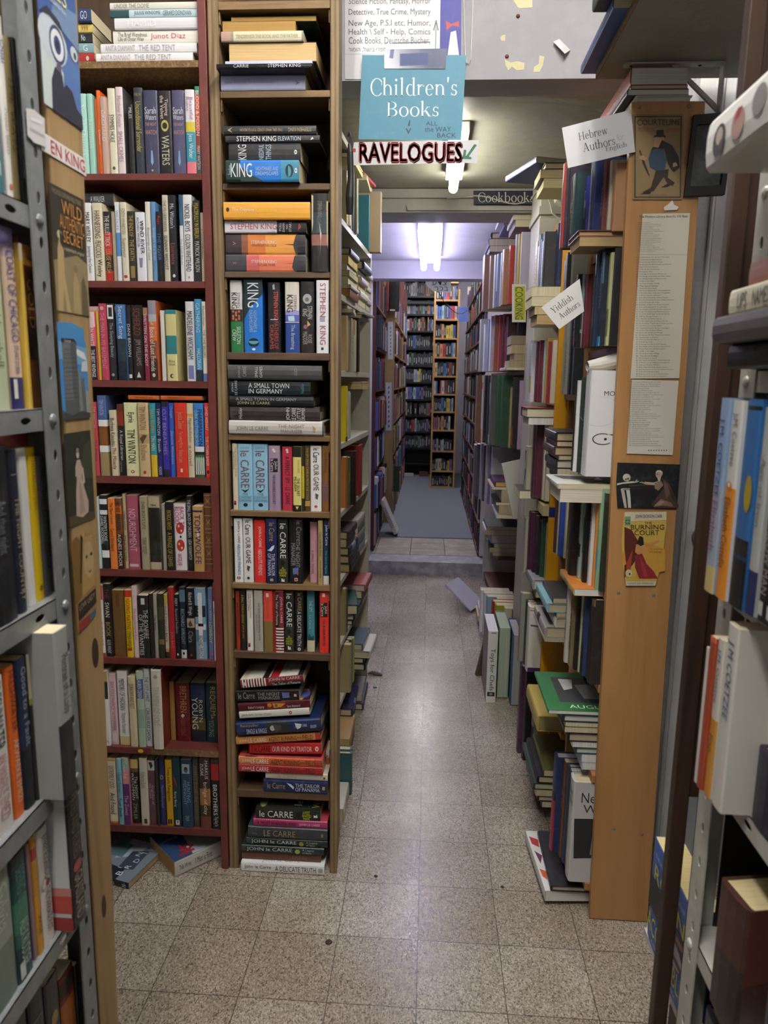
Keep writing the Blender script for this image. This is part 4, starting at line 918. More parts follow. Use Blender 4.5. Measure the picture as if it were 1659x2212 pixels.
pr(4, B2, 1970, [
 (297, 428, 1160, 'd5d3d0', [('STEPHEN', '7d7a76', .17, .38, .62, .86), ('KING', '2a2a2a', .17, .39, .14, .6), ('SKELETON', 'd6e6d8', .64, .88, .52, .86), ('CREW', 'd6e6d8', .68, .84, .14, .46)], {'b': [('3a2a24', .4, .57), ('256f3c', .57, 1)], 'm': [('b96a4c', disc(.25 + .25 * (i % 3), .43 + .05 * (i // 3) + .015 * (i % 2), .09, .018)) for i in range(9)]}),
 (450, 655, 1150, '1f6fc4', [('KING', 'dfe5ea', .05, .38, .2, .8), ('NIGHTMARES &', 'a3bddb', .42, .72, .5, .68), ('DREAMSCAPES', 'a3bddb', .42, .72, .28, .46)], {'b': [('16262c', 0, .2)], 'm': [('16262c', [(0, .2), (1, .2), (.3, .4), (.05, .52), (0, .52)]), ('12262c', disc(.5, .86, .3, .06)), ('5f9fb8', disc(.5, .84, .28, .045, 14, 0, 180)), ('e6eaee', disc(.5, .955, .1, .016))], 'side': '1a4f94'}),
 (716, 850, 1185, '1c1b1d', [('STEPHEN KING', 'd9605c', .13, .52, .5, .85), ('FATHERS OF', 'b04a4a', .55, .95, .52, .85), ('DREAMS', 'b04a4a', .6, .95, .15, .45)], {'m': [('9ab0bb', [(.4, .04), (.55, .02), (.6, .1), (.42, .1)]), ('d9d5d0', [(.2, .52), (.8, .52), (.8, .53), (.2, .53)])]}),
 (906, 1060, 1180, 'd9d2c6', [('STEPHEN', '7d7890', .18, .4, .62, .84), ('KING', '1e1c22', .18, .42, .14, .58), ('The Breathing', 'c3cdda', .6, .95, .35, .7)], {'b': [('9b9bd0', .4, .46), ('5a5fb4', .46, .56), ('27438a', .57, 1)], 'm': [('b6d8e2', [(.2, .48), (.65, .47), (.7, .55), (.25, .55)]), ('d9d2c6', [(0, .56), (1, .56), (1, .57), (0, .57)])]}),
 (1080, 1225, 1175, '211f20', [('STEPHEN', 'd0ccc6', .34, .52, .52, .88), ('KING', 'd0ccc6', .38, .48, .14, .48), ('ROSE', 'a9a6a2', .74, .86, .55, .85), ('MADDER', 'a9a6a2', .7, .88, .15, .5)], {'m': [('a9a9a6', disc(.5, .24, .34, .07)), ('6f6f6e', disc(.48, .25, .16, .03)), ('a05a78', disc(.35, .63, .15, .03)), ('c9a26a', [(.5, .54), (.75, .6), (.5, .63)])]}),
 (1252, 1393, 1160, 'e3e3e8', [('STEPHEN', 'b3606f', .04, .5, .3, .78), ('KING', 'b3606f', .62, .88, .3, .78)], {'m': [('2a2a2c', [(.4, .92), (.6, .92), (.6, .955), (.4, .955)]), ('9aa3b0', [(.3, .51), (.7, .51), (.7, .56), (.3, .56)])]})])
ps(5, B3, [
 (270, 1335, 768, 922, 'c3bfba', [('JOHN LE CARRE', '6f6a66', .08, .42, .25, .6), ('THE NIGHT', '9a7f7a', .52, .8, .5, .78), ('MANAGER', '8a6f6a', .55, .78, .15, .42)], {'hd': 1, 's': .0, 'd': .14, 'b': [('4a4744', .985, 1)], 'm': [('b39a4c', [(.2, .9), (.75, .88), (.5, .92)])]}),
 (266, 1290, 602, 757, '30262b', [('JOHN', 'd3cfd0', .63, .68, .05, .95, 'x'), ('LE CARRE', 'd3cfd0', .69, .74, .05, .95, 'x'), ('LITTLE', 'd3cfd0', .75, .79, .05, .95, 'x'), ('DRUMMER', 'd3cfd0', .8, .84, .05, .95, 'x'), ('Hodder', 'c3bfc0', .1, .14, .1, .9, 'x')], {'hd': 1, 'd': .14}),
 (278, 1222, 478, 592, '15181c', [('A SMALL TOWN IN GERMANY', '9aa3a8', .08, .8, .55, .85), ('JOHN LE CARRE', 'b7b97c', .08, .5, .12, .45)], {'hd': 1, 'd': .13}),
 (238, 1190, 288, 466, '1a2226', [('JOHN', 'c6ced2', .03, .06, .1, .9, 'x'), ('LE CARRE', 'c6ced2', .07, .1, .05, .95, 'x'), ('A SMALL TOWN', 'dde2e2', .24, .74, .5, .8), ('IN GERMANY', 'dde2e2', .24, .66, .16, .44), ('Hodder', '4a8fa6', .88, .92, .2, .8, 'x')], {'hd': 1, 'd': .13}),
 (237, 1315, 112, 275, '454648', [('JOHN LE', 'a9a9a6', .11, .14, .1, .9, 'x'), ('CARRE', 'a9a9a6', .16, .2, .2, .9, 'x'), ('SMALL', 'd0d0ce', .29, .32, .15, .9, 'x'), ('GAMES', 'd0d0ce', .34, .37, .15, .9, 'x'), ('GD', '8f8f8c', .71, .74, .3, .8, 'x')], {'hd': 1, 'd': .14})])
pr(6, B3, 1775, [
 (322, 378, 1020, 'd3c9b0', [('THE MISSION SONG', 'a9826a', .05, .5, .5, .9), ('JOHN LE CARRE', '6a5f50', .05, .45, .1, .45)], {'m': [('b0304c', disc(.4, .88, .25, .02)), ('402a4c', disc(.4, .91, .25, .02))]}),
 (381, 540, 1025, '8fbfd9', [('JOHN', '6a8fa4', .04, .08, .2, .8, 'x'), ('le CARRE', '7a5a5c', .1, .66, .2, .8), ('THE', '3a6f8a', .74, .775, .3, .7, 'x'), ('CONSTANT', '3a6f8a', .785, .825, .05, .95, 'x'), ('GARDENER', '3a6f8a', .835, .875, .05, .95, 'x')], {'m': [('15222c', disc(.5, .92, .16, .028)), ('20242c', [(.2, .68), (.5, .7), (.8, .67), (.5, .735)])]}),
 (546, 713, 1027, '8fbfd9', [('JOHN', '6a8fa4', .04, .08, .2, .8, 'x'), ('le CARRE', '7a5a5c', .1, .66, .2, .8), ('THE', '3a6f8a', .74, .775, .3, .7, 'x'), ('CONSTANT', '3a6f8a', .785, .825, .05, .95, 'x'), ('GARDENER', '3a6f8a', .835, .875, .05, .95, 'x')], {'m': [('15222c', disc(.5, .92, .16, .028)), ('20242c', [(.2, .68), (.5, .7), (.8, .67), (.5, .735)])]}),
 (722, 848, 1045, '9c87a0', [('John', 'e6e2e0', .2, .39, .5, .78), ('le Carre', 'e6e2e0', .2, .39, .22, .48), ('THE HONOURABLE SCHOOLBOY', '2a2230', .44, .9, .35, .6)], {'m': [('201c20', [(.18, .19), (.82, .19), (.82, .4), (.18, .4)]), ('e3d3cc', disc(.45, .06, .12, .02)), ('e3d3cc', disc(.55, .085, .12, .02))]}),
 (873, 985, 1055, 'b8324c', [('A PERFECT SPY - LE CARRE', '2a1218', .15, .9, .3, .75)], {'m': [('e3c9cc', disc(.5, .05, .14, .02)), ('e3c9cc', disc(.55, .08, .12, .02))]}),
 (992, 1082, 1055, 'dbcf7a', [('JOHN LE CARRE', 'b07a58', .2, .4, .5, .85), ('THE SECRET', '26241a', .48, .76, .5, .85), ('PILGRIM', '26241a', .46, .68, .15, .45)], {'b': [('1c1b18', 0, .16), ('1c1b18', .9, 1)], 'm': [('dbcf7a', [(.3, .92), (.7, .92), (.5, .97)])]}),
 (1085, 1116, 1055, '2b2a1c', [], {'b': [('b3a52c', .3, .8)]}),
 (1122, 1180, 1045, '4f3d22', [('THE SPY WHO CAME IN FROM THE COLD', 'b89a56', .03, .82, .3, .75)], {'b': [('b8954c', .84, .92)]}),
 (1186, 1308, 1045, 'e6e5e3', [('le Carre', '2a2a2c', .03, .25, .25, .8), ('OUR GAME', '6a4a50', .28, .68, .28, .78)], {'m': [('5a5a58', [(.45, .72), (.75, .74), (.65, .82), (.45, .8)]), ('c04a34', disc(.5, .925, .15, .02))]}),
 (1316, 1412, 1045, '7a4f26', [('Ian Fleming', '5c3a1c', .1, .4), ('THE DIAMOND', '6a6aa0', .55, .82)], {})])
pr(7, B4, 935, [
 (340, 433, 205, 'e3e6e6', [('JOHN le CARRE', '8a3a44', .04, .38, .4, .75), ('ABSOLUTE FRIENDS', '2a6f9c', .4, .88, .4, .75)], {'m': [('b03440', disc(.5, .93, .22, .026)), ('e3e6e6', [(.46, .905), (.54, .905), (.54, .955), (.46, .955)])]}),
 (440, 548, 205, 'e0dedb', [('le Carre', '2a2a2c', .03, .25, .25, .8), ('OUR GAME', '4a2a34', .29, .7, .28, .78)], {'m': [('4a4a48', [(.4, .73), (.7, .75), (.55, .83), (.35, .8)]), ('1e1e1e', disc(.5, .93, .14, .022))]}),
 (562, 686, 225, 'cf2e2a', [('JOHN le CARRE', 'f2dede', .1, .43, .36, .68), ('ABSOLUTE FRIENDS', 'f2dede', .46, .88, .36, .7)], {}),
 (694, 812, 210, '1a2450', [('le Carre', 'b39a5c', .06, .34, .3, .82), ('THE TAILOR', 'd3d9e6', .53, .88, .5, .82), ('OF PANAMA', 'd3d9e6', .53, .88, .16, .46)], {'m': [('d6e2ee', [(.3, .47), (.55, .42), (.8, .40), (.75, .45), (.5, .5), (.1, .48)]), ('b3985a', [(.35, .92), (.65, .92), (.65, .96), (.35, .96)])]}),
 (822, 935, 220, '20221e', [('le CARRE', 'e6e8e4', .06, .6, .25, .82), ('A', 'd6d82c', .74, .77, .3, .7, 'x'), ('MOST', 'd6d82c', .775, .81, .2, .8, 'x'), ('WANTED', 'd6d82c', .815, .85, .1, .9, 'x'), ('MAN', 'd6d82c', .855, .89, .2, .8, 'x')], {'b': [('2b2d26', .58, 1)], 'm': [('15160f', disc(.5, .67, .2, .04)), ('e6e8e4', [(.35, .92), (.45, .92), (.5, .945), (.62, .92), (.68, .97), (.35, .97)])]}),
 (950, 1100, 215, '17181a', [('le Carre', '8b8a88', .02, .34, .55, .92), ('THE NIGHT', '9c9a98', .34, .74, .5, .8), ('MANAGER', '9c9a98', .37, .72, .15, .45)], {'m': [('5c6fa8', [(.25, .76), (.7, .74), (.65, .84), (.3, .86)]), ('b04a54', [(.45, .83), (.7, .82), (.65, .87)]), ('d9b0b0', [(.38, .91), (.62, .91), (.62, .96), (.38, .96)]), ('b0343a', [(.42, .92), (.58, .92), (.58, .95), (.42, .95)])]}),
 (1182, 1264, 245, 'c7929c', [('A MURDER OF QUALITY', 'e0c0c6', .08, .45, .5, .8), ('A SMALL TOWN', '4a2a34', .46, .85, .2, .5)], {'s': .03}),
 (1270, 1322, 230, 'a58f5f', [('CALL FOR THE DEAD', '2f2818', .18, .55, .3, .7), ('JOHN LE CARRE', '2f2818', .6, .9, .3, .7)], {}),
 (1326, 1412, 235, '17284a', [('John le Carre', 'dfe6ea', .06, .38, .3, .85), ('The Secret Pilgrim', '4fc0b4', .46, .82, .25, .7)], {'b': [('d6d0c8', .86, 1)]})])
pr(8, B4, 1690, [
 (357, 402, 1010, '96321c', [('A MURDER OF QUALITY', '4a160c', .2, .75)], {}),
 (406, 468, 1000, '211d18', [('A SMALL TOWN IN GERMANY', 'c9a24e', .08, .55, .3, .7), ('JOHN LE CARRE', 'd3822c', .57, .8, .3, .7)], {}),
 (480, 548, 1000, 'e0dcd3', [('THE MISSION SONG', 'a9726a', .05, .46, .5, .8), ('JOHN LE CARRE', '4f4a44', .05, .34, .15, .45)], {'m': [('b0304c', disc(.35, .89, .2, .018)), ('602a4c', disc(.35, .92, .2, .02))]}),
 (560, 656, 1005, 'aaa59b', [('THE NAIVE AND SENTIMENTAL LOVER', '5a554c', .2, .82, .5, .72), ('JOHN LE CARRE', 'a05048', .38, .66, .2, .4)], {}),
 (666, 768, 1010, 'd8473c', [('THE RUSSIA HOUSE', '8a6a3c', .12, .45, .3, .6)], {'b': [('7a6a3a', .5, 1)], 'm': [('e6d3cc', [(.3, .04), (.6, .04), (.6, .1), (.3, .1)])]}),
 (772, 783, 1010, '9c1f1c', []),
 (786, 888, 1010, '7a2028', [('JOHN le CARRE', 'e3cfcc', .06, .55, .55, .9), ('The Tailor of Panama', 'd6ccc8', .06, .55, .08, .38)], {'b': [('201a1c', .02, .03)] + [(('e6dcd4', '1c1a1c', 'd9d0c8', '8a2430')[i % 4], .6 + .0235 * i, .6235 + .0235 * i) for i in range(17)], 'm': [('1c1a1c', [(0, .03), (.45, .03), (.45, .58), (0, .58)]), ('e6e0da', [(.3, .92), (.7, .92), (.7, .95), (.3, .95)])]}),
 (892, 1002, 1015, '20221e', [('le CARRE', 'e6e8e4', .04, .58, .25, .82), ('A', 'd6d82c', .73, .76, .3, .7, 'x'), ('MOST', 'd6d82c', .765, .8, .2, .8, 'x'), ('WANTED', 'd6d82c', .805, .84, .1, .9, 'x'), ('MAN', 'd6d82c', .845, .88, .2, .8, 'x')], {'b': [('2b2d26', .58, 1)], 'm': [('15160f', disc(.5, .66, .2, .04)), ('e6e8e4', [(.35, .9), (.45, .9), (.5, .93), (.62, .9), (.68, .96), (.35, .96)])]}),
 (1012, 1108, 1015, '1a1919', [('le CARRE', 'a5905c', .03, .32, .35, .8), ('A DELICATE TRUTH', 'e3e3e3', .33, .9, .3, .75)], {'m': [('e3e3e3', disc(.5, .955, .18, .028)), ('1a1919', disc(.5, .955, .07, .012))]}),
 (1148, 1232, 1010, '417f8c', [('THE SPY', 'c6d3c0', .16, .34, .3, .7), ('Le Carre', 'a9c6c4', .4, .62, .3, .6)], {'b': [('d0c6a8', .81, 1)], 'm': [('254a52', [(.1, .74), (.3, .7), (.6, .76), (.9, .72), (.9, .81), (.1, .81)])], 's': .02}),
 (1288, 1405, 1015, 'd8372c', [('John', 'e9e2df', .19, .4, .5, .85), ('le Carre', 'e9e2df', .19, .4, .18, .48), ('THE RUSSIA HOUSE', '2a1010', .44, .88, .35, .62)], {'m': [('201c1c', [(.15, .18), (.85, .18), (.85, .41), (.15, .41)]), ('efdcd6', [(.3, .03), (.6, .03), (.6, .09), (.3, .09)])]})])
# the leaning heap on the ninth shelf
hp = 'heap on plywood bookcase ninth shelf'
G9 = 'thrillers heaped on the ninth shelf of the plywood bookcase'
STR = [(('e6dcd4', '1c1a1c', 'd9d0c8', '8a2430')[i % 4], .03 + .022 * i, .052 + .022 * i) for i in range(17)]
stack_front(B5, YP, PS[9], [
 (560, 1165, 1242, 1350, '1a2450', [('le Carre', 'b39a5c', .06, .34, .3, .82), ('THE TAILOR', 'd3d9e6', .5, .88, .5, .82), ('OF PANAMA', 'd3d9e6', .5, .88, .16, .46)], {'s': .0, 'm': [('d6e2ee', [(.3, .47), (.55, .42), (.85, .36), (.75, .43), (.5, .48), (.1, .46)]), ('b3985a', [(.35, .92), (.65, .92), (.65, .96), (.35, .96)])]}),
 (580, 1168, 1172, 1236, 'cfc6b4', [('le Carre', 'b9ad98', .2, .5)], {'s': .006, 'm': [('8a2a34', [(.3, .93), (.6, .93), (.6, .96), (.3, .96)])]}),
 (328, 1115, 1116, 1186, 'a32328', [('JOHN', 'e9e2df', .04, .14, .25, .7), ('LE CARRE', 'efe9e6', .15, .36, .2, .8), ('AGENT RUNNING', '3a1010', .39, .73, .2, .8), ('IN THE', '3a1010', .74, .79, .3, .7), ('FIELD', '3a1010', .8, .91, .2, .8)], {'s': .0}),
 (328, 1115, 1040, 1113, 'c3602c', [('JOHN', 'f0e6da', .04, .14, .25, .7), ('LE CARRE', 'f4ebe2', .15, .36, .2, .8), ('AGENT RUNNING', '3a1a10', .39, .73, .2, .8), ('IN THE', '3a1a10', .74, .79, .3, .7), ('FIELD', '3a1a10', .8, .91, .2, .8)], {'s': .0, 'b': [('c9814a', 0, .3), ('a33a2a', .9, 1)], 'side': 'b8474a', 'front': [('201418', 'R E', .0, .0, .2, .3)]}),
 (432, 1105, 885, 990, 'b8201f', [('JOHN', '3a0c0c', .03, .06, .1, .9, 'x'), ('le CARRE', '2a0c0c', .07, .29, .2, .75), ('OUR KIND OF TRAITOR', 'f0dcd8', .32, .87, .25, .7)], {'tilt': 2.2, 's': .006, 'm': [('e6dada', disc(.5, .94, .22, .025)), ('b8201f', disc(.5, .94, .1, .01))]}),
 (308, 1105, 838, 905, 'cf8a48', [('JOHN', 'f0e6da', .04, .14, .25, .7), ('LE CARRE', 'f4ebe2', .15, .36, .2, .8), ('AGENT RUNNING', '3a1a10', .39, .72, .2, .8), ('IN THE', '3a1a10', .73, .78, .3, .7), ('FIELD', '3a1a10', .79, .91, .2, .8)], {'tilt': 6.2, 's': .0, 'b': [('a33a2a', .94, 1)]}),
 (318, 1110, 705, 822, '1b2850', [('Bestseller', 'b3a45a', .05, .28, .72, .92), ('SINGLE & SINGLE', 'c9d3e3', .12, .36, .15, .55), ('JOHN LE CARRE', 'c9d3e3', .7, .84, .3, .8), ('KNOPF', 'c3cad6', .88, .95, .3, .6)], {'hd': 1, 'tilt': 6.2, 's': -.006, 'd': .15, 'b': [('2b2b30', .36, .62)], 'm': [('b3b0a8', disc(.5, .43, .22, .03)), ('4a4844', [(.2, .46), (.8, .44), (.7, .54), (.25, .52)]), ('e3e3e0', [(.3, .72), (.8, .7), (.7, .78), (.4, .76)])]}),
 (338, 1000, 597, 662, 'd9d5cb', [('John le Carre', '6a6660', .04, .2, .3, .7), ('The Tailor of Panama', '8d8981', .22, .46, .35, .65)], {'tilt': 6.0, 's': .0, 'm': [('b04a34', disc(.5, .73, .25, .022)), ('e6e0d8', disc(.5, .73, .12, .01))]}),
 (330, 1005, 520, 594, '56151c', [("Esther's Longing", 'e3d6cf', .14, .36, .2, .6), ('Sara Stannard', 'e3d6cf', .68, .86, .2, .5)], {'tilt': 6.0, 's': .0, 'b': [('7a2c24', .4, .66)], 'm': [('c98a2c', disc(.6, .44, .25, .03)), ('d0913a', [(.2, .5), (.8, .48), (.7, .66), (.3, .6)]), ('5a6a34', disc(.5, .53, .2, .02))], 'front': [('3a1c2c', [(0, 0), (1, 0), (1, 1), (0, 1)]), ('c27a2c', [(0, .6), (.5, .55), (.9, .75), (.5, .95), (0, .9)]), ('4a5a9a', disc(.3, .9, .2, .08))]}),
 (306, 900, 400, 500, '151517', [('le Carre', '9c9a96', .04, .3, .25, .85), ('THE NIGHT', 'a3a19e', .34, .7, .5, .82), ('MANAGER', 'a3a19e', .36, .7, .15, .46)], {'tilt': 3.5, 's': .0, 'm': [('5c6fa8', [(.25, .74), (.8, .73), (.75, .84), (.3, .85)]), ('b04a54', [(.55, .82), (.8, .81), (.75, .86)]), ('d9b0b0', [(.38, .92), (.62, .92), (.62, .96), (.38, .96)])]}),
 (352, 945, 300, 378, '7a2028', [('JOHN le CARRE', 'e3cfcc', .45, .95, .5, .92), ('The Tailor of Panama', 'd6ccc8', .5, .95, .05, .36)], {'inv': 0, 'tilt': 7.5, 's': .0, 'b': STR, 'm': [('1c1a1c', [(0, .5), (.42, .5), (.42, 1), (0, 1)]), ('e6e0da', [(.3, .06), (.7, .06), (.7, .08), (.3, .08)])], 'front': [('d9cdb0', [(0, 0), (1, 0), (1, 1), (0, 1)]), ('e6e2da', [(.05, .1), (.9, .1), (.9, .34), (.05, .34)]), ('201c1e', [(0, .36), (1, .36), (1, .46), (0, .46)]), ('a3222c', [(0, .48), (1, .48), (1, .62), (0, .62)]), ('e3ded4', [(0, .63), (1, .63), (1, .9), (0, .9)]), ('201c1e', [(0, .92), (1, .92), (1, 1), (0, 1)]), ('5a564e', 'WITH AN INTRODUCTION', .3, .66, .5, .88)]})],
 hp, G9, .125)
stack_front(B5, YP, .0005, [
 (352, 1130, 2000, 2090, 'e6e6e8', [('John le Carre', '2a2a2c', .04, .36, .3, .75), ('A DELICATE TRUTH', '222224', .41, .9, .22, .75)], {'hd': 0, 's': -.012, 'd': .15, 'm': [('a9a9ac', [(.3, .93), (.7, .93), (.7, .98), (.3, .98)])], 'front': [('a9a5a0', 'John le Carre', .0, .25, .2, .7, 1)], 'pc': 'd9d5cc'}),
 (358, 1095, 1908, 1984, '5f3a2a', [('SARRE', '8f6a4a', .64, .84, .3, .7)], {'s': .0, 'd': .13}),
 (356, 1128, 1842, 1905, '1f2a2a', [('JOHN le CARRE', 'c3cfcc', .06, .62, .2, .85), ('A Legacy', 'b9c6c2', .74, .88, .5, .85), ('of Spies', 'b9c6c2', .74, .85, .12, .46)], {'hd': 1, 's': -.004, 'd': .15, 'm': [('9aa34a', disc(.45, .68, .34, .03))]}),
 (402, 1165, 1777, 1840, '1c2627', [('JOHN le CARRE', 'c3cfcc', .06, .62, .2, .85), ('A Legacy', 'b9c6c2', .74, .88, .5, .85), ('of Spies', 'b9c6c2', .74, .85, .12, .46)], {'hd': 1, 's': .0, 'd': .15, 'm': [('8f983c', disc(.45, .68, .34, .03))]}),
 (418, 1160, 1658, 1768, '33383f', [('LE CARRE', 'a08f68', .2, .6, .25, .75), ('Hodder', '7a776f', .05, .12, .2, .7)], {'hd': 1, 's': .0, 'd': .15, 'm': [('8a7c58', [(.35, .92), (.65, .92), (.65, .95), (.35, .95)])]}),
 (468, 1175, 1588, 1656, '9a2a60', [('A MOST WANTED MAN', '2c0c1c', .05, .58, .3, .75), ('JOHN LE CARRE', 'e6d0da', .62, .9, .3, .7)], {'hd': 1, 's': .0, 'd': .14, 'side': 'a83a4c'}),
 (488, 1092, 1492, 1590, '1d211c', [('le CARRE', 'e6e8e4', .06, .58, .2, .82), ('A MOST', 'd6d82c', .73, .84, .62, .92), ('WANTED', 'd6d82c', .72, .86, .34, .6), ('MAN', 'd6d82c', .74, .83, .08, .32)], {'s': .0, 'm': [('10130e', disc(.5, .66, .2, .04)), ('e6e8e4', [(.35, .9), (.6, .9), (.5, .93), (.68, .95), (.35, .96)])], 'front': [('25291f', [(0, 0), (1, 0), (1, 1), (0, 1)]), ('8f9a5a', disc(.3, .1, .25, .06)), ('e9e9e6', 'le', .05, .58, .5, .7), ('d6d82c', 'WA', .1, .86, .5, .98), ('a9ad4c', [(.6, .72), (.62, .72), (.1, .82), (.08, .82)])]})],
 'stack on the floor in the plywood bookcase', 'thrillers stacked at the foot of the plywood bookcase', .12)
row_front(B5, YP + .04, PS[9], 1165, [(1133, 1178, 965, 'd9d6d0', [('A', 'c2502c', .1, .2)], {'s': .02, 'b': [('c2552c', .2, .5)]})], 'upright behind the heap, plywood bookcase ninth shelf', 'loose', .1, (-.30, -.2537))
# ---------------------------------------------------------------- grey steel shelving close on the left
F0 = (0, 0, 1.0)
XL = -.46
lsh = empty('steel_shelving', (-.62, .4, 0), 'grey slotted steel shelving close to the camera on the left', 'shelving')
def plate_holes(mb, org, u, v, t, W, H, holes, mi=0):
    """flat strip W x H with round or slotted holes given as (a, b, ra, rb); built as a grid with polygonal openings"""
    u, v = Vector(u), Vector(v); n = u.cross(v); o = Vector(org)
    def P(a, b, k=0): return o + u * a + v * b - n * (t * k)
    holes = sorted(holes, key=lambda h: (h[0] if W > H else h[1]))
    cur = 0
    L = W if W > H else H
    for a, b, ra, rb in holes:
        c, rc = (a, ra) if W > H else (b, rb)
        m = .004
        lo, hi = c - rc - m, c + rc + m
        cell = [(cur, 0, lo, H), (lo, 0, hi, H)] if W > H else [(0, cur, W, lo), (0, lo, W, hi)]
        x0, y0, x1, y1 = cell[0]
        for k in (0, 1):
            q = [P(x0, y0, k), P(x1, y0, k), P(x1, y1, k), P(x0, y1, k)]; mb.face(q if k == 0 else q[::-1], mi)
        x0, y0, x1, y1 = cell[1]
        N_ = 16
        ring = []; outer = []
        for i in range(N_):
            an = 2 * math.pi * (i + .5) / N_; ca, sa = math.cos(an), math.sin(an)
            ring.append((a + ra * ca, b + rb * sa))
            hx, hy = (x1 - x0) / 2, (y1 - y0) / 2
            cxm, cym = (x0 + x1) / 2, (y0 + y1) / 2
            s = min(hx / abs(ca) if abs(ca) > 1e-6 else 9, hy / abs(sa) if abs(sa) > 1e-6 else 9)
            outer.append((cxm + ca * s, cym + sa * s))
        cr = [(x1, y1), (x0, y1), (x0, y0), (x1, y0)]
        for i in range(N_):
            j = (i + 1) % N_
            pts = [ring[i], outer[i]]
            # add the corner when the outer ring turns it
            A, B = outer[i], outer[j]
            if abs(A[0] - B[0]) > 1e-9 and abs(A[1] - B[1]) > 1e-9:
                pts.append(min(cr, key=lambda c_: abs(c_[0] - A[0]) + abs(c_[1] - A[1]) + abs(c_[0] - B[0]) + abs(c_[1] - B[1])))
            pts += [outer[j], ring[j]]
            mb.face([P(*p) for p in pts], mi); mb.face([P(p[0], p[1], 1) for p in pts][::-1], mi)
            mb.face([P(*ring[i]), P(*ring[j]), P(ring[j][0], ring[j][1], 1), P(ring[i][0], ring[i][1], 1)], mi)
        cur = hi
    x0, y0, x1, y1 = (cur, 0, W, H) if W > H else (0, cur, W, H)
    for k in (0, 1):
        q = [P(x0, y0, k), P(x1, y0, k), P(x1, y1, k), P(x0, y1, k)]; mb.face(q if k == 0 else q[::-1], mi)
    # rim
    for a, b in (((0, 0), (W, 0)), ((W, 0), (W, H)), ((W, H), (0, H)), ((0, H), (0, 0))):
        mb.face([P(*a), P(*b), P(b[0], b[1], 1), P(a[0], a[1], 1)], mi)
def steel_unit(root, xf, sgn, y0, y1, depth, zs, liph, mat, tops, slots, hole_z0, upr=(.036,)):
    """open steel shelving; xf = front face, sgn = direction of its front (+1 towards +X)"""
    l = root.location
    uw = upr[0]
    for ye, s in ((y1, -1), (y0, 1)):
        for xx, fs in ((xf, 1), (xf - sgn * depth, -1)):
            mb = MB()
            ya = ye if s > 0 else ye - uw
            # flange across the front, pierced every 5 cm
            holes = [(uw * .55, z, .0042, .0075) for z in [hole_z0 + .05 * i for i in range(44)] if 0.05 < z < 2.25 and all(abs(z - (zt - .014)) > .012 for zt in zs)]
            if sgn * fs > 0: plate_holes(mb, (xx - l.x, ya - l.y, -l.z), (0, 1, 0), (0, 0, 1), .002, uw, 2.3, holes)
            else: plate_holes(mb, (xx - l.x, ya + uw - l.y, -l.z), (0, -1, 0), (0, 0, 1), .002, uw, 2.3, holes)
            # flange along the side
            yb = ye if s < 0 else ye
            mb.box(min(xx, xx - sgn * fs * .036) - l.x, max(xx, xx - sgn * fs * .036) - l.x, (ye - .002 if s < 0 else ye) - l.y, (ye if s < 0 else ye + .002) - l.y, 0, 2.3)
            up_ = mb.build('upright', mat, root)
            if fs > 0:
                for zt in zs:
                    MB().dome((xx + sgn * .0002 - l.x, ya + uw * .5 - l.y, zt - .014), (sgn, 0, 0), .0075, .004, 10).build('bolt', mat, up_)
    for zt in zs:
        mb = MB(); li = .0026
        xa, xb = sorted((xf - sgn * li, xf - sgn * (depth - li)))
        mb.box(xa - l.x, xb - l.x, y0 + .003 - l.y, y1 - .003 - l.y, zt - .0015, zt)
        sl = [(a - (y0 + .003), liph * .5, .011, .0042) for a in slots]
        W_ = y1 - y0 - .006
        if sgn > 0: plate_holes(mb, (xf - li - l.x, y0 + .003 - l.y, zt - liph), (0, 1, 0), (0, 0, 1), .0012, W_, liph, sl)
        else: plate_holes(mb, (xf + li - l.x, y1 - .003 - l.y, zt - liph), (0, -1, 0), (0, 0, 1), .0012, W_, liph, [(W_ - a, b, c, d) for a, b, c, d in sl])
        mb.box(xa - l.x, xb - l.x, y1 - .0045 - l.y, y1 - .003 - l.y, zt - liph, zt - .0016)
        mb.build('shelf', mat, root)
ZL = [1.559, 1.328, 1.092, .852, .652, .40]
steel_unit(lsh, XL, 1, -.25, .888, .32, ZL, .026, M_grey, None, [.815, .3], .02)
boxo('back_panel', -.79, -.785, -.24, .88, .05, 2.3, M_dark, lsh)
LG = lambda n: f'books on the {wnum(n)} row of the grey steel shelving'
def rl(i, ybot, items, zz=None): row_left(F0, XL - .004, ZL[i] if zz is None else zz, ybot, items, f'grey steel shelving {wnum(i + 1)} row', LG(i + 1), .14)
rl(0, 430, [
 (-40, 4, 210, '2f6f7a', [('ART', 'b3d0d4', .3, .8)], {'desc': 'teal paperback'}),
 (5, 17, 45, 'd8d4cf', [('Quai', '33408a', .08, .3, .15, .9), ('Noel Bem', 'a9a5a0', .5, .75)], {'m': [('b3604c', disc(.5, .93, .3, .018))]}),
 (18, 34, 92, 'a08e62', [('THE WAYS', '75643c', .2, .7)]),
 (35, 46, 92, '17181b', [('POLICE HEADQUARTERS', '9a9a9c', .3, .95)])])
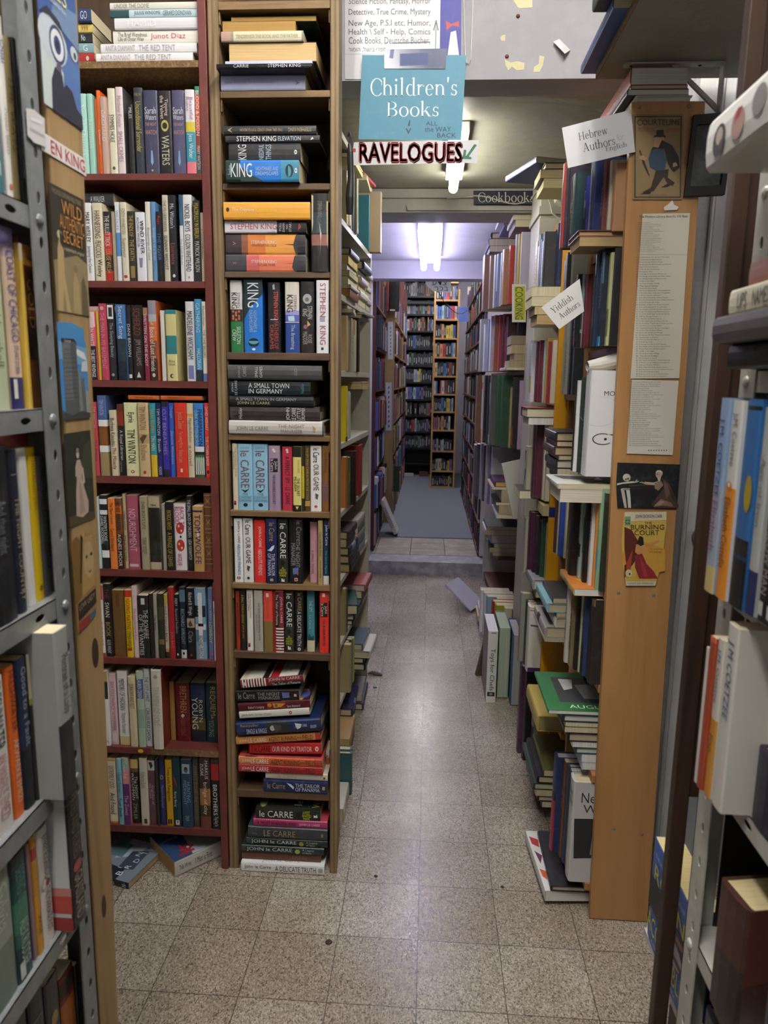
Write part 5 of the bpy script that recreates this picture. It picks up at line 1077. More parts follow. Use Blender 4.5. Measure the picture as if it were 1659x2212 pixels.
rl(1, 878, [
 (-45, 12, 560, 'b9c4a3', [('Daniel I bershell', '5c684c', .08, .7, .5, .8), ('ODD TALE', '5c684c', .2, .8, .1, .4)]),
 (14, 41, 497, 'd9bfa6', [('COAST OF CHICAGO', '4b4a8a', .12, .62), ('STUART DYBEK', '4b4a8a', .64, .8)], {'b': [('7d78a8', 0, .1), ('b3a0a8', .1, .16), ('2d2c66', .82, 1)], 'm': [('e6e2da', [(.1, .83), (.4, .83), (.4, .94), (.1, .94)])]}),
 (42, 57, 528, 'd2b04c', [], {'b': [('c9bfa0', 0, .1)]}),
 (58, 79, 535, '7a4522', [('GOLD', 'c99a4c', .2, .5)], {'b': [('c98a3a', 0, .12), ('2e1a12', .45, .7), ('5f2a1e', .12, .3)]})])
rl(2, 1285, [
 (-40, 24, 963, '16191f', [('And then night', '6c7278', .3, .6)], {'hd': 1}),
 (26, 44, 972, '1d2234', [('THE NIGHT COUNTRY', 'a99f7a', .28, .92, .25, .75)], {'hd': 1, 'm': [('8f8c86', [(.05, .865), (.95, .865), (.95, .87), (.05, .87)]), ('8f8c86', [(.05, .14), (.95, .14), (.95, .145), (.05, .145)])]}),
 (48, 67, 966, 'd9d8d4', [], {'side': 'd9d8d4'}),
 (68, 86, 965, 'd8b61c', [('SVEN AUGUSTIJNEN', 'b3861a', .08, .4)], {'m': [('8a6a1a', disc(.5, .92, .2, .02))]}),
 (89, 103, 985, '55565a', [('MICHAEL CUNNINGHAM', '3a3a3e', .1, .8)])])
rl(3, 1700, [
 (-30, 16, 1465, 'd9d6d0', [('FRESHWATER', '2c2c30', .02, .45, .3, .8), ('AKWAEKE EMEZI', 'c98a8c', .48, .9, .3, .8)], {'pc': 'dccb9c'}),
 (17, 39, 1432, 'd9641f', [('FRESHWATER', '6a2a14', .03, .43, .3, .8), ('AKWAEKE EMEZI', 'e6cdb0', .48, .9, .3, .8)], {'pc': 'd2b98a'}),
 (41, 65, 1415, '1d2844', [('Good to a Fault', 'a9b6cf', .06, .58, .3, .8)], {'pc': 'dcc58c', 'b': [('1a1c22', .6, 1)]}),
 (66, 77, 1405, '23241e', [('FOUR LETTERS', '9c8a4c', .3, .8)], {'b': [('c9c0a0', 0, .3), ('a3951c', .3, .34)]}),
 (78, 98, 1395, 'd6d1c4', [('Chosen Country', '6a665c', .2, .75)], {'pc': 'dcc890', 'm': [('34343a', [(.5, .03), (.8, .03), (.8, .1), (.5, .1)])]}),
 (100, 115, 1390, 'a3c0b0', [('Coast Guide', '6f8a7c', .2, .6)], {'b': [('cfd2c8', 0, .12)]}),
 (116, 128, 1378, 'cfcbbf', [('JEWEL OF YEARS', '4a4640', .5, .95)], {'b': [('2a2824', .48, 1)]}),
 (129, 142, 1370, 'd3cec2', [], {}),
 (126, 157, 1352, '9a9c9a', [('Portrait of a Lady', '5c5c5c', .15, .5)], {'pl': -.437, 'free': 1, 'd': .1, 'b': [('2a2a2c', .55, 1)]})])
rl(4, 2010, [
 (-40, 24, 1850, '8f998a', [('Sylvia', 'c3c8bd', .2, .5)], {'b': [('6a756a', .6, 1)]}),
 (26, 60, 1838, '1d3a40', [('SEEING ONE', '5f8f88', .1, .45), ('ALEX RUDDER', 'b3c6b8', .52, .9)], {'b': [('1b4a48', .2, .35), ('3f7a5c', .35, .6), ('2a5a54', .6, .72)], 'm': [('d9dcd8', [(.05, .84), (.4, .84), (.4, .97), (.05, .97)])]}),
 (62, 69, 1815, '8f7680', [], {}),
 (70, 84, 1797, 'c9902c', [('WISE', '7a4f14', .6, .9)], {'b': [('a03a2c', .1, .2)]}),
 (86, 110, 1778, 'd6d2cc', [('JEFFREY EUGENIDES', '2a2a2c', .06, .44), ('THE MARRIAGE PLOT', '2a2a2c', .52, .9)], {'m': [('a9a43c', disc(.3, .47, .3, .05)), ('d6d2cc', disc(.3, .47, .24, .04)), ('8a2a2c', disc(.6, .48, .2, .03))]}),
 (112, 122, 1752, '1b1c1f', [('DON DELILLO', '9a9a9c', .1, .45)], {'b': [('5c5f60', .45, .6), ('2f5a4c', .62, .75), ('3a1a1c', .78, 1)]})])
# fat paperback pulled half way out of the row
bk = at(186, 1850, Y=.858)
book(T((bk.x, .814, ZL[4] + .0006)) @ RZ(90), .0365, .195, .13, '1a1a1c', [('FATES AND FURIES', '6f6a5a', .05, .5, .2, .8), ('GRASSLAND', 'a09a86', .62, .95, .15, .85)],
 {'pc': 'dcc78f', 'side': 'cdd0d2', 'b': [('4c463a', .08, .1)], 'm': [('a3504c', disc(.5, .57, .3, .04))], 'back': [('c0504a', [(0, .74), (1, .74), (1, .87), (0, .87)]), ('d08a84', [(0, .68), (1, .68), (1, .74), (0, .74)]), ('9c3a36', [(.3, .9), (1, .9), (1, 1), (.3, 1)])] + [('7a7d80', [(.05, .2 + .035 * i), (.5 + .1 * (i % 3), .205 + .035 * i), (.5 + .1 * (i % 3), .21 + .035 * i), (.05, .205 + .035 * i)]) for i in range(11)]},
 'pulled half out, grey steel shelving fifth row', 'fat paperback with white back cover reddened below', LG(5))
rl(5, 2300, [
 (20, 62, 2190, '15161a', [('NIGHT', '8a8a8c', .1, .4)], {'pc': 'cdb98a'}),
 (64, 98, 2120, '191a1d', [('DUST', '5c5c5e', .2, .5)], {'pc': 'd0bd8c'}),
 (100, 132, 2102, '1c1d22', [], {'pc': 'd6c699', 'm': [('8f7a3c', disc(.5, .3, .25, .05))]}),
 (134, 166, 2085, '6a2a1c', [], {'b': [('9c5a24', .25, .8), ('2a1a14', .05, .2)]}),
 (168, 176, 2070, '1a1416', [], {})])
# pine post with pasted covers
post = MB()
c = []
for z, ya, yb in ((0, .890, .936), (2.4, .9135, 1.022)):
    c += [(-.505, ya, z), (-.4605, ya, z), (-.4605, yb, z), (-.505, yb, z)]
post.hexa(c)
po = post.build('wooden_post', M_post, None, .002); tag(po, 'knotty pine post pasted with old covers beside the grey steel shelving', 'post')
for k, (y, z, rx, rz) in enumerate(((.945, .985, .010, .022), (.925, .60, .007, .018))):
    MB().prism([(a * rx, b * rz) for a, b in disc(0, 0, 1, 1, 14)], (-.4602, y, z), (0, 1, 0), (0, 0, 1), .0002).build('knot', M_dkw, po)
xs = -.4597
UY, UZ = (0, 1, 0), (0, 0, 1)
sheet('book_cover', 'blue pulp cover with a giant eye, topmost on the pine post', 'poster', (xs, .898, 1.681), UY, UZ, .096, .17, '31508a',
 [('4f6fa6', [(0, 0), (1, 0), (1, .45), (.6, .5), (0, .3)]), ('c9d3d0', [(0, .0), (.5, 0), (.55, .3), (.3, .42), (0, .4)]), ('6d86a8', [(.3, .62), (1, .55), (1, .8), (.4, .75)]),
  ('c3ccd4', disc(.32, .47, .36, .155, 20)), ('2b3a5c', disc(.42, .46, .2, .125, 18)), ('e3e6ea', disc(.42, .46, .165, .1, 18)), ('2c3a72', disc(.42, .46, .09, .06, 14)), ('151a2a', disc(.42, .46, .045, .03, 12)),
  ('20222e', [(0, .58), (.2, .66), (.5, .63), (.68, .52), (.72, .5), (.55, .58), (.25, .61)]), ('c9ced6', disc(.86, .5, .1, .05)), ('20222e', disc(.88, .49, .035, .025)),
  ('262636', [(.2, 0), (.22, .2), (.32, .3), (.5, .28), (.52, .2), (.6, .24), (.75, .22), (.86, .12), (1, .1), (1, 0)]), ('5c4a6a', [(.35, .3), (.4, .36), (.48, .34), (.48, .28)])],
 [('ING', 'e0d890', .2, .88, .7, 1.0), ('EYES', 'e0d890', .08, .76, .72, .88), ('A Novel by Bart', 'c3c9d6', .2, .7, .7, .74)])
sheet('sign', 'white tape sign with red marker letters on the pine post', 'sign', (xs + .0004, .884, 1.626), UY, UZ, .113, .021, 'dcd8d6', [], [('EN KING', 'c43a4a', .2, .14, .97, .86)])
tp = MB(); tp.prism([(0, .1), (.3, 0), (1, .08), (.96, .5), (1, .95), (.4, 1), (.02, .9)], (0, 0, 0), UY, UZ, .0006)
sheet('tape', 'crumpled white tape stuck across the grey steel upright', 'tape', (-.4575, .853, 1.628), UY, UZ, .04, .036, 'c9c7c6', [('b3b0b0', [(.1, .3), (.9, .35), (.9, .42), (.1, .4)]), ('e3e1e0', [(.2, .6), (.8, .7), (.8, .8), (.2, .72)])], outline=[(0, .1), (.3, 0), (1, .08), (.96, .5), (1, .95), (.4, 1), (.02, .9)])
sheet('book_cover', 'dark pulp cover with orange lettering and pale figures on the post', 'poster', (xs, .897, 1.446), UY, UZ, .088, .148, '3a3226',
 [('2a241c', [(0, .55), (1, .55), (1, 1), (0, 1)]), ('8a7a58', [(0, 0), (1, 0), (1, .45), (.7, .5), (0, .4)]), ('b09a6c', [(.05, 0), (.12, .5), (.2, .62), (.3, .5), (.28, .3), (.42, 0), (.3, 0), (.24, .2), (.18, 0)]), ('a38f62', [(.5, 0), (.52, .25), (.6, .36), (.7, .26), (.72, 0)]), ('5c5038', [(.75, 0), (.78, .28), (.86, .34), (.95, .2), (.95, 0)]), ('d0bd92', disc(.2, .62, .07, .035)), ('7a6a48', disc(.62, .38, .06, .03)), ('2a241c', [(.2, .66), (.3, .6), (.27, .52), (.2, .56)])],
 [('THIS BOOK CONTAINS WILD STORIES', '9a8a6a', .05, .93, .9, .97), ('WILD', 'c98a3a', .3, .8, .9, .91), ('AUTHENTIC', 'c98a3a', .22, .68, .95, .79), ('SECRET', 'c98a3a', .3, .57, .9, .67), ('a paperback original', 'c3b48c', .3, .5, .9, .54)])
sheet('postcard', 'postcard of a grey office tower under blue sky on the post', 'poster', (xs, .895, 1.312), UY, UZ, .074, .122, '3f7fb5',
 [('6fa0c6', [(0, .62), (1, .55), (1, .75), (0, .8)]), ('d9e2e6', [(.3, .78), (.6, .74), (.9, .7), (1, .62), (.8, .64), (.5, .7)]), ('c3d0d8', [(.75, .5), (1, .5), (1, .62), (.8, .6)]),
  ('55595c', [(.12, 0), (.12, .8), (.55, .82), (.62, .76), (.62, .3), (.6, 0)]), ('6d7173', [(.12, .2), (.12, .78), (.4, .8), (.42, .2)]), ('2a2c2e', [(.1, .79), (.55, .81), (.62, .77), (.62, .8), (.55, .835), (.1, .83)]), ('7a7d7e', [(.62, 0), (.62, .5), (.72, .48), (.74, 0)]), ('5c6062', [(.74, 0), (.74, .42), (.84, .44), (.86, 0)]), ('8d8f8e', [(.86, 0), (.86, .3), (1, .28), (1, 0)]), ('3a3c3e', [(0, 0), (0, .1), (.3, .04), (.7, .08), (1, .05), (1, 0)])] + [('45484b', [(.13, .22 + .045 * i), (.6, .23 + .045 * i), (.6, .237 + .045 * i), (.13, .227 + .045 * i)]) for i in range(12)],
 [('TOWER', 'c9cdd0', .16, .79, .4, .815)], outline=[(.02, 0), (.7, .01), (.98, .05), (1, .5), (.95, .6), (1, .8), (.93, .86), (.95, .95), (.5, 1), (0, .98)])
sheet('postcard', 'painted postcard of a pale gowned figure on dark green, on the post', 'poster', (xs, .895, 1.174), UY, UZ, .072, .121, '22261c',
 [('39402c', [(.5, .5), (1, .45), (1, .9), (.7, .85)]), ('4a4430', [(0, 0), (1, 0), (1, .08), (0, .12)]), ('b9a394', [(.26, .1), (.3, .36), (.36, .5), (.32, .62), (.4, .7), (.52, .7), (.6, .6), (.55, .5), (.64, .36), (.76, .22), (.74, .1), (.5, .06)]), ('a38c7e', [(.4, .1), (.44, .45), (.5, .45), (.6, .12)]), ('cbb8a8', disc(.44, .76, .055, .045)), ('8d8a80', disc(.44, .8, .05, .03)), ('c3afa0', [(.3, .52), (.34, .64), (.38, .66), (.36, .54)]), ('c3afa0', [(.58, .42), (.56, .62), (.62, .6), (.66, .44)])])
sheet('book_cover', 'torn yellowed cover with a painted face, lowest on the pine post', 'poster', (xs, .896, 1.03), UY, UZ, .062, .13, '8f7244',
 [('a98c54', [(.35, .35), (.95, .4), (.95, .95), (.5, .95)]), ('b39a72', disc(.72, .7, .24, .2, 18)), ('7a5a2c', [(0, .3), (.3, .35), (.45, .9), (.2, 1), (0, .95)]), ('3a2a1a', [(.25, .5), (.32, .5), (.5, .95), (.42, 1)]), ('3a2c22', disc(.62, .74, .05, .018)), ('3a2c22', disc(.84, .75, .05, .018)), ('8a4034', [(.66, .58), (.82, .58), (.74, .55)]), ('2b2320', [(.1, .12), (.95, .2), (.95, .36), (.1, .3)]), ('8a2f2c', [(.1, 0), (.6, .03), (.6, .12), (.1, .1)]), ('3f6a7a', [(.62, .04), (.9, .08), (.9, .14), (.62, .11)])],
 [('LOW LADY', 'b09a7c', .15, .22, .9, .28, {'rot': 8})], outline=[(.05, 0), (.9, .06), (1, .4), (.93, .7), (1, .95), (.6, 1), (.5, .93), (.2, 1), (0, .9)])

# ---------------------------------------------------------------- signs on the gallery front
YS = 2.1185
def fsheet(name, label, x0, y0, x1, y1, base, layers=(), texts=(), Y=YS, cat='sign', **k):
    a = at(x0, y1, Y=Y); b = at(x1, y1, Y=Y); c = at(x0, y0, Y=Y)
    return sheet(name, label, cat, (a.x, Y, a.z), b - a, c - a, (b - a).length, (c - a).length, base, layers, texts, **k)
HB = '\u05E1\u05E4\u05E8\u05D9 \u05D1\u05D9\u05E9\u05D5\u05DC, \u05D4\u05D5\u05DE\u05D5\u05E8'[::-1]
LST = ['Science Fiction, Fantasy, Horror', 'Detective, True Crime, Mystery', 'New Age, P.S.I etc, Humor,', 'Health \\ Self - Help, Comics', 'Cook Books, Deutsche Bucher,']
wy = [4, 27, 51, 66, 90]
ps_ = at(745, 172, Y=YS)
fsheet('sign', 'white printed section list with arrow under plastic, on the gallery front', 745, -60, 948, 171, 'd0d0d4',
 [('55555a', [(.955, .26), (.962, .26), (.962, .53), (.955, .53)]), ('55555a', [(.93, .46), (.94, .455), (.9585, .54), (.977, .455), (.987, .46), (.962, .555), (.955, .555)]), ('6a6a70', [(.5, .335), (.9, .345), (.9, .355), (.5, .345)]), ('b3b3b8', [(0, .235), (1, .235), (1, .24), (0, .24)])],
 [(t, '6a6a70', .04, (171 - y - 8) / 231, .9, (171 - y + 9) / 231, {'al': -1, 'st': 1.4}) for t, y in zip(LST, (4, 27, 51, 66 + 4, 88))] + [(HB, '6a6a70', .04, .255, .44, .305, {'al': -1})], rough=.25)
fsheet('poster', 'narrow violet blue poster strip beside the section list', 951, -60, 996, 119, '3a3a92', [('e3e3e6', [(.35, 0), (.5, .28), (.75, .3), (.9, 0)]), ('b03a40', [(.25, .42), (.55, .38), (.9, .42), (.9, .34), (.6, .36), (.3, .3)])], cat='poster', Y=YS + .0006)
bl = fsheet('sign', 'teal sign reading of children with white serif letters', 779, 119, 1003, 301, '4f8ba3',
 [('3a3c44', [(.455, .16), (.475, .16), (.48, .23), (.47, .23)]), ('3a3c44', [(.435, .13), (.462, .06), (.49, .13), (.478, .135), (.463, .095), (.447, .135)])],
 [("Children's", 'eef2f2', .09, .515, .93, .735, {'serif': 1, 'st': 1.2}), ('Books', 'eef2f2', .245, .27, .76, .46, {'serif': 1, 'st': 1.2}), ('ALL', '2c3444', .62, .165, .75, .215), ('the WAY', '2c3444', .62, .09, .87, .15), ('BACK', '2c3444', .74, .02, .92, .075)], Y=2.108, outline=[(-.02, 0), (.97, -.01), (1.0, .99), (.015, 1)])
bl['label'] = 'teal section sign with white serif lettering taped to the gallery edge'
fsheet('tape', 'dark blue tape holding the teal sign to the gallery edge', 830, 105, 965, 149, '23325f', [('31467c', [(.25, .15), (.7, .2), (.7, .8), (.25, .75)]), ('5c6f9c', [(.08, .55), (.14, .5), (.16, .95), (.1, .95)])], Y=2.1065, cat='tape', outline=[(0, .02), (.98, 0), (1, 1), (0, .96)], rough=.2)
fsheet('sign', 'hand drawn white strip with red block letters and green arrow', 759, 303, 1033, 357, 'd3d2d6',
 [('1f6a48', [(.895, .3), (.965, .84), (.985, .8), (.915, .28)]), ('1f6a48', [(.875, .25), (.885, .62), (.905, .6), (.9, .38), (.945, .32), (.945, .24)])],
 [('RAVELOGUES', '20161a', .065 + dx, .12 + dy, .872 + dx, .88 + dy, {'st': 3}) for dx, dy in ((-.006, 0), (.007, 0), (0, -.05), (0, .05), (.006, -.04), (-.005, .04))] + [('RAVELOGUES', 'b92a2c', .067 + dx, .14 + dy, .868 + dx, .86 + dy, {'st': 3, 'lift': .0004}) for dx, dy in ((-.004, 0), (.004, 0), (0, -.03), (0, .03), (0, 0))] + [('-', 'b92a2c', 0, .5, .035, .7)], Y=2.107, outline=[(0, .0), (.99, .1), (1, 1), (.02, .92)])
# loop of white cord
pts = [(1001, -20), (1003, 60), (1005, 118), (1008, 136), (1013, 138), (1017, 128), (1019, 70), (1022, -20)]
tag(MB().tube([at(x, y, Y=2.116) for x, y in pts], .0013, 8).build('cord_loop', M_trim), 'loop of white plastic cord hanging right of the violet strip', 'cord')
# bare wall marks: red pins, flaked paint, a paper tab
for k, (x, y) in enumerate(((1119, 35), (1095, 122))):
    tag(MB().dome(at(x, y, Y=2.1198), (0, -1, 0), .0052, .004, 12).build('plastic_plug', ink('6a1420')), ['upper dark red wall plug on the white gallery front', 'lower dark red wall plug on the white gallery front'][k], 'wall plug')
mb = MB()
for pl in ([(1085, 76), (1092, 75), (1091, 88), (1083, 88), (1080, 82)], [(1090, 128), (1104, 135), (1118, 132), (1133, 136), (1132, 150), (1116, 152), (1106, 144), (1098, 152), (1092, 140)], [(1165, 120), (1176, 122), (1173, 140), (1166, 155), (1152, 156), (1154, 144), (1164, 138)], [(1108, 0), (1150, -4), (1150, 16), (1120, 18)]):
    mb.face([at(x, y, Y=2.1193) for x, y in pl])
mb.build('flaked_paint', ink('cfc896'), bpy.data.objects['wall_gallery'])
a = [at(1195, 90, Y=2.112), at(1208, 84, Y=2.118), at(1232, 108, Y=2.118), at(1220, 116, Y=2.10)]
mb = MB(); mb.face(a); mb.face([p + Vector((0, .0008, 0)) for p in a][::-1])
tag(mb.build('paper_tab', cov('d3d3d4')), 'small curled white paper tab stuck on the gallery front', 'paper')
# ---------------------------------------------------------------- helpers for shelves seen along their length
def orr(z, y0, items, where, group, back=.6, nm='nearest'):
    """spines towards -X, near to far; x0/ytop = photo position of each front upper corner"""
    y = y0; n = 0; back = min(back, BK[0])
    for it in items:
        x0, yt, t, col = it[:4]; tx = it[4] if len(it) > 4 else (); o = dict(it[5]) if len(it) > 5 else {}
        p = at(x0, yt, Y=y); h = p.z - z
        up = [q for L_ in SHELF for q in L_ if any(abs(z - r) < .001 for r in L_) and q > z + .05]
        if up: h = min(h, min(up) - .022 - z)
        d = min(o.get('d', .15), back - p.x, h * .8 + .02)
        n += 1
        book(T((p.x, y + t, z + .0003)) @ RZ(-90), t, h, d, col, tx, o, f'{wnum(n)} from camera, {where}', None, group)
        y += t + .0006
    return y
def lyr(z, y0, items, where, group, leny=.19, d=.13):
    """lying books, spine towards -X, listed bottom up: (x0 px, y px of its lower edge, thickness, colour, ...)"""
    n = 0; z += .0005
    for it in items:
        x0, yb, t, col = it[:4]; tx = it[4] if len(it) > 4 else (); o = dict(it[5]) if len(it) > 5 else {}
        yn = y0 + o.get('dy', 0)
        xf = at(x0, yb, Y=yn).x; L = o.get('L', leny); dd = o.get('d', d)
        if BK[0] < .6 and z < 1.9: dd = min(dd, BK[0] - xf) if not o.get('cross') else dd; L = min(L, BK[0] - xf) if o.get('cross') else L
        if YC[0] and o.get('cross'): L = min(L, .468 - xf)
        n += 1
        if o.get('end'):      # spine away, page edges to the aisle
            m = T((xf + dd, yn + L, z)) @ RZ(90) @ RY(-90) if False else T((xf + dd, yn + L, z)) @ RZ(90) @ RY(-90)
        elif o.get('cross'):  # long side across the shelf, spine to the back, fore-edge to the camera
            m = T((xf, yn + dd, z)) @ RZ(180) @ RY(-90)
        else:
            m = T((xf, yn, z)) @ RZ(-90) @ RY(-90)
        if 'rz' in o: m = T((xf, yn, 0)) @ RZ(o['rz']) @ T((-xf, -yn, 0)) @ m
        book(m, t, L, dd, col, tx, o, (f'{wnum(n)} from bottom, {where}' if len(items) > 1 else where), None, group)
        z += t + .0004
    return z
# ---------------------------------------------------------------- beech bookcase on the right
SHELF = []; BK = [.551]; YC = [0]
bc = empty('bookcase', (.52, 2.0, 0), 'beech bookcase with broad end panel facing the camera on the right', 'bookcase')
l = bc.location
def slab(name, x0a, x1a, x0b, x1b, ya, yb, z0, z1, mat, par, bev=.0012):
    L = par.location; mb = MB()
    mb.hexa([(x0a - L.x, ya - L.y, z0), (x1a - L.x, ya - L.y, z0), (x1a - L.x, yb - L.y, z0), (x0a - L.x, yb - L.y, z0), (x0b - L.x, ya - L.y, z1), (x1b - L.x, ya - L.y, z1), (x1b - L.x, yb - L.y, z1), (x0b - L.x, yb - L.y, z1)])
    return mb.build(name, mat, par, bev)
slab('end_panel', .4455, .592, .4105, .563, 1.703, 1.722, .002, 1.955, M_beech, bc)
slab('divider', .442, .556, .416, .556, 2.085, 2.103, .0, 1.93, M_beech, bc)
boxo('end_panel', .44, .556, 2.378, 2.396, 0, 1.93, M_beech, bc)
boxo('back_panel', .5565, .5595, 1.724, 2.39, .0, 1.94, M_backp, bc)
ZB = [1.699, 1.452, 1.150, .872, .634, .392, .088]; SHELF.append(ZB + [1.955])
for i, z in enumerate(ZB): boxo('shelf', .432 if i else .425, .556, 1.7226, 2.0845, z - .019, z, M_beechh if i > 2 else M_brn, bc)
ZB2 = [1.62, 1.334, 1.085, .858, .60, .31, .06]; SHELF.append(ZB2 + [1.955])
for i, z in enumerate(ZB2): boxo('shelf', .425, .556, 2.1035, 2.3775, z - .019, z, M_brn if i < 4 else M_beechh, bc)
boxo('top_board', .43, .556, 1.7226, 2.3775, 1.936, 1.953, M_beechh, bc)
for k, (x, z) in enumerate(((.428, 1.944), (.53, 1.945), (.458, .878), (.54, .875), (.56, .25), (.49, .26))):
    MB().dome((x - l.x, 1.7029 - l.y, z), (0, -1, 0), .0042, .0012, 10).build('screw', M_grey, bc)
GB = lambda n: f'books on the {wnum(n)} row of the beech bookcase'
def bw(n): return f'beech bookcase {wnum(n)} row'
orr(ZB[0], 1.727, [
 (1333, 352, .028, 'a87e5c', [], {'desc': 'bundle of pinkish brown paper wrapped paperback'}), (1322, 345, .018, 'b9b4a0', [('NOTEBOOKS', '6f6a5a', .2, .7)]), (1310, 345, .018, '63302f', [('Harvest', 'c9a9a4', .3, .8)], {'hd': 1}),
 (1290, 340, .034, '1b2e60', [('POEMS', '8f9cc4', .7, .95)], {'hd': 1, 'm': [('c3c9cc', [(0, 0), (.22, 0), (.22, 1), (0, 1)])]}), (1282, 356, .014, '8f978e', []), (1270, 380, .022, '34368f', [('Arthur Barker', 'c3c9e6', .2, .65), ('R', 'e6e6ea', .88, .95, .2, .8, 'x')], {'b': [('1c2238', .5, 1)], 'm': [('dfe0e2', disc(.55, .42, .3, .07))]}),
 (1247, 372, .04, '17373b', [('Tales of Grabowski', 'a9b38f', .35, .85)], {'hd': 1, 'm': [('8fa99a', [(0, 0), (.16, 0), (.16, .6), (0, .5)])]}),
 (1236, 360, .03, '2c2438', [], {}), (1224, 350, .032, '221e28', [('Stray', '8a8890', .1, .6)], {'hd': 1, 'b': [('a3342c', 0, 1)], 'side': '2a2430'})], bw(1), GB(1))
orr(ZB[1], 1.727, [
 (1331, 535, .012, '1e1e22', []), (1322, 545, .02, 'b3b486', [('JUDD', '3a3a2c', .9, .98)], {'b': [('6f744a', .6, .9)]}), (1307, 538, .026, '1d2733', [('PAST FORGETTING', '9ab0c6', .1, .6)], {'b': [('5a7f9c', .03, .35), ('2a2c30', .35, .5), ('3f8fc9', .9, 1)]}),
 (1294, 545, .022, '1b2a44', [('The Complete Short Stories', '8f9cb4', .3, .8)], {'hd': 1}), (1284, 592, .02, '3d2a26', []), (1270, 592, .022, '601f2c', [], {'hd': 1}), (1262, 592, .018, '8ea2a6', [], {'b': [('3a3c34', .5, .75), ('4a3028', .8, 1)]}), (1250, 592, .02, '191a1d', [('Voices Within the Ark', 'c9c9cc', .05, .9)], {'m': [('c02a34', [(.2, .9), (.9, .9), (.9, .96), (.2, .96)])]})], bw(2), GB(2))
lyr(1.668, 1.735, [(1248, 588, .020, 'a38a68', [], {'pc': 'a88e62', 'cross': 1, 'L': .17, 'd': .11, 'desc': 'tan book lying pages outward'}), (1246, 564, .014, '5f2f2c', [], {'pc': 'b08f62', 'cross': 1, 'L': .17, 'd': .12, 'hd': 1, 'desc': 'brown red hardback lying pages outward'})], 'over upright books, ' + bw(2), 'loose')
orr(ZB[2], 1.735, [
 (1278, 800, .055, 'dfe0e2', [], {'d': .16, 'desc': 'large white slipcase with swirling emblem', 'side': 'dfe0e2', 'front': [('3c3c40', 'MODERN', .2, .19, .62, .235), ('2a2a2e', '2 DE', .44, .625, .56, .645)] + [('b9babd', [(.15 + .6 * .5 * math.cos(a) * r_, .38 + .14 * math.sin(a) * r_) for a, r_ in [(math.radians(18 * i), 1) for i in range(-5, 12)]] + [(.15 + .6 * .5 * math.cos(math.radians(18 * i)) * .985, .38 + .14 * math.sin(math.radians(18 * i)) * .985) for i in range(11, -6, -1)])] + [('2c2c30', disc(.26, .64, .022, .012)), ('2c2c30', [(.1 + .3 * .5 * 1 * math.cos(math.radians(20 * i)) + .12, .64 + .055 * math.sin(math.radians(20 * i))) for i in range(2, 16)] + [(.1 + .135 * math.cos(math.radians(20 * i)) + .12, .64 + .048 * math.sin(math.radians(20 * i))) for i in range(15, 1, -1)]), ('2c2c30', [(.3, .595), (.42, .59), (.36, .605)])]}),
 (1270, 810, .016, '2a2226', [('THE TWELVE LIVES', '8f8a88', .3, .95)]), (1261, 815, .018, '24362e', [], {'hd': 1}), (1250, 822, .014, 'e0e0dc', [('ANGEL', '2a2a2a', .6, .95)]), (1247, 830, .02, '17181a', [])], bw(3), GB(3))
sc = MB(); sc.tube([(-.02, 0, 0), (.01, .004, .004), (.05, .0, .014), (.10, .004, .03)], [.012, .017, .019, .021], 14, 0, False)
sc.tube([(-.018, 0, 0), (.01, .004, .004), (.05, .0, .014), (.098, .004, .03)], [.008, .011, .013, .015], 12, 0, False)
so = sc.build('paper_roll', cov('c9c6bf', .6)); q = at(1288, 790, Y=1.76); so.location = (q.x, 1.762, q.z - .002); tag(so, 'crumpled white paper roll lying on the large white slipcase', 'paper roll')
orr(ZB[3], 1.727, [
 (1309, 1066, .012, '2a3026', [('KITCHEN', '7a8a6a', .5, .9)]), (1301, 1056, .02, '86a888', [('TAINTED', 'd9d8a0', .1, .5)], {'b': [('9fb890', .2, .4), ('5f9fb0', .6, .8)]}), (1294, 1050, .014, 'd58836', []), (1285, 1046, .022, 'd6d3cf', [('MARI ARIOSTI', '4a4a4c', .1, .55)]),
 (1273, 1042, .026, '18181b', []), (1268, 1058, .016, 'a9a888', [], {'b': [('5a6a4c', .3, .7)]}), (1260, 1060, .022, '9fb8b4', [('FOREIGN TALES', '3a4a48', .1, .85)], {'b': [('2c3030', .6, .75)]}), (1244, 1052, .036, '2a2224', [], {'hd': 1}), (1238, 1046, .016, '20283a', [('THE BARON', 'b9b9b0', .3, .9)]), (1233, 1048, .012, '8a7438', [])], bw(4), GB(4))
lyr(1.086, 1.74, [(1212, 1036, .032, 'd9d6cc', [], {'pc': 'd8d0bd', 'cross': 1, 'L': .2, 'd': .14, 'desc': 'thick white book lying pages outward'}), (1207, 1006, .012, 'c9cbc6', [('GARDEN', '4a4c48', .1, .5)], {'L': .18, 'd': .14, 'front': [('5a5c58', [(.1, .1), (.9, .2), (.7, .6), (.2, .5)]), ('8d8f88', [(.3, .5), (.95, .6), (.6, .9)])], 'desc': 'thin pale patterned paperback'})], 'over upright books, ' + bw(4), 'loose')
orr(ZB[4], 1.727, [
 (1287, 1290, .03, '2b2422', [], {'hd': 1, 'b': [('6a5c4c', 0, .08)]}), (1281, 1270, .02, '2a2c26', []), (1268, 1262, .024, '2c3a60', [('Leaving the Ghetto', 'c9cfe0', .05, .6)], {'b': [('1a1c26', .6, 1)]}), (1260, 1280, .014, 'b9b59c', []), (1252, 1250, .02, '1f1c1a', [('STORIES OF JACOB', 'a99a5c', .1, .9)]),
 (1243, 1232, .026, '8a7a58', [('OLD HOUSE', '5a4c34', .2, .8)]), (1232, 1228, .022, 'd3cfc4', [('Another Bread', '4a4640', .2, .7)]), (1231, 1235, .02, '23201f', [])], bw(5), GB(5))
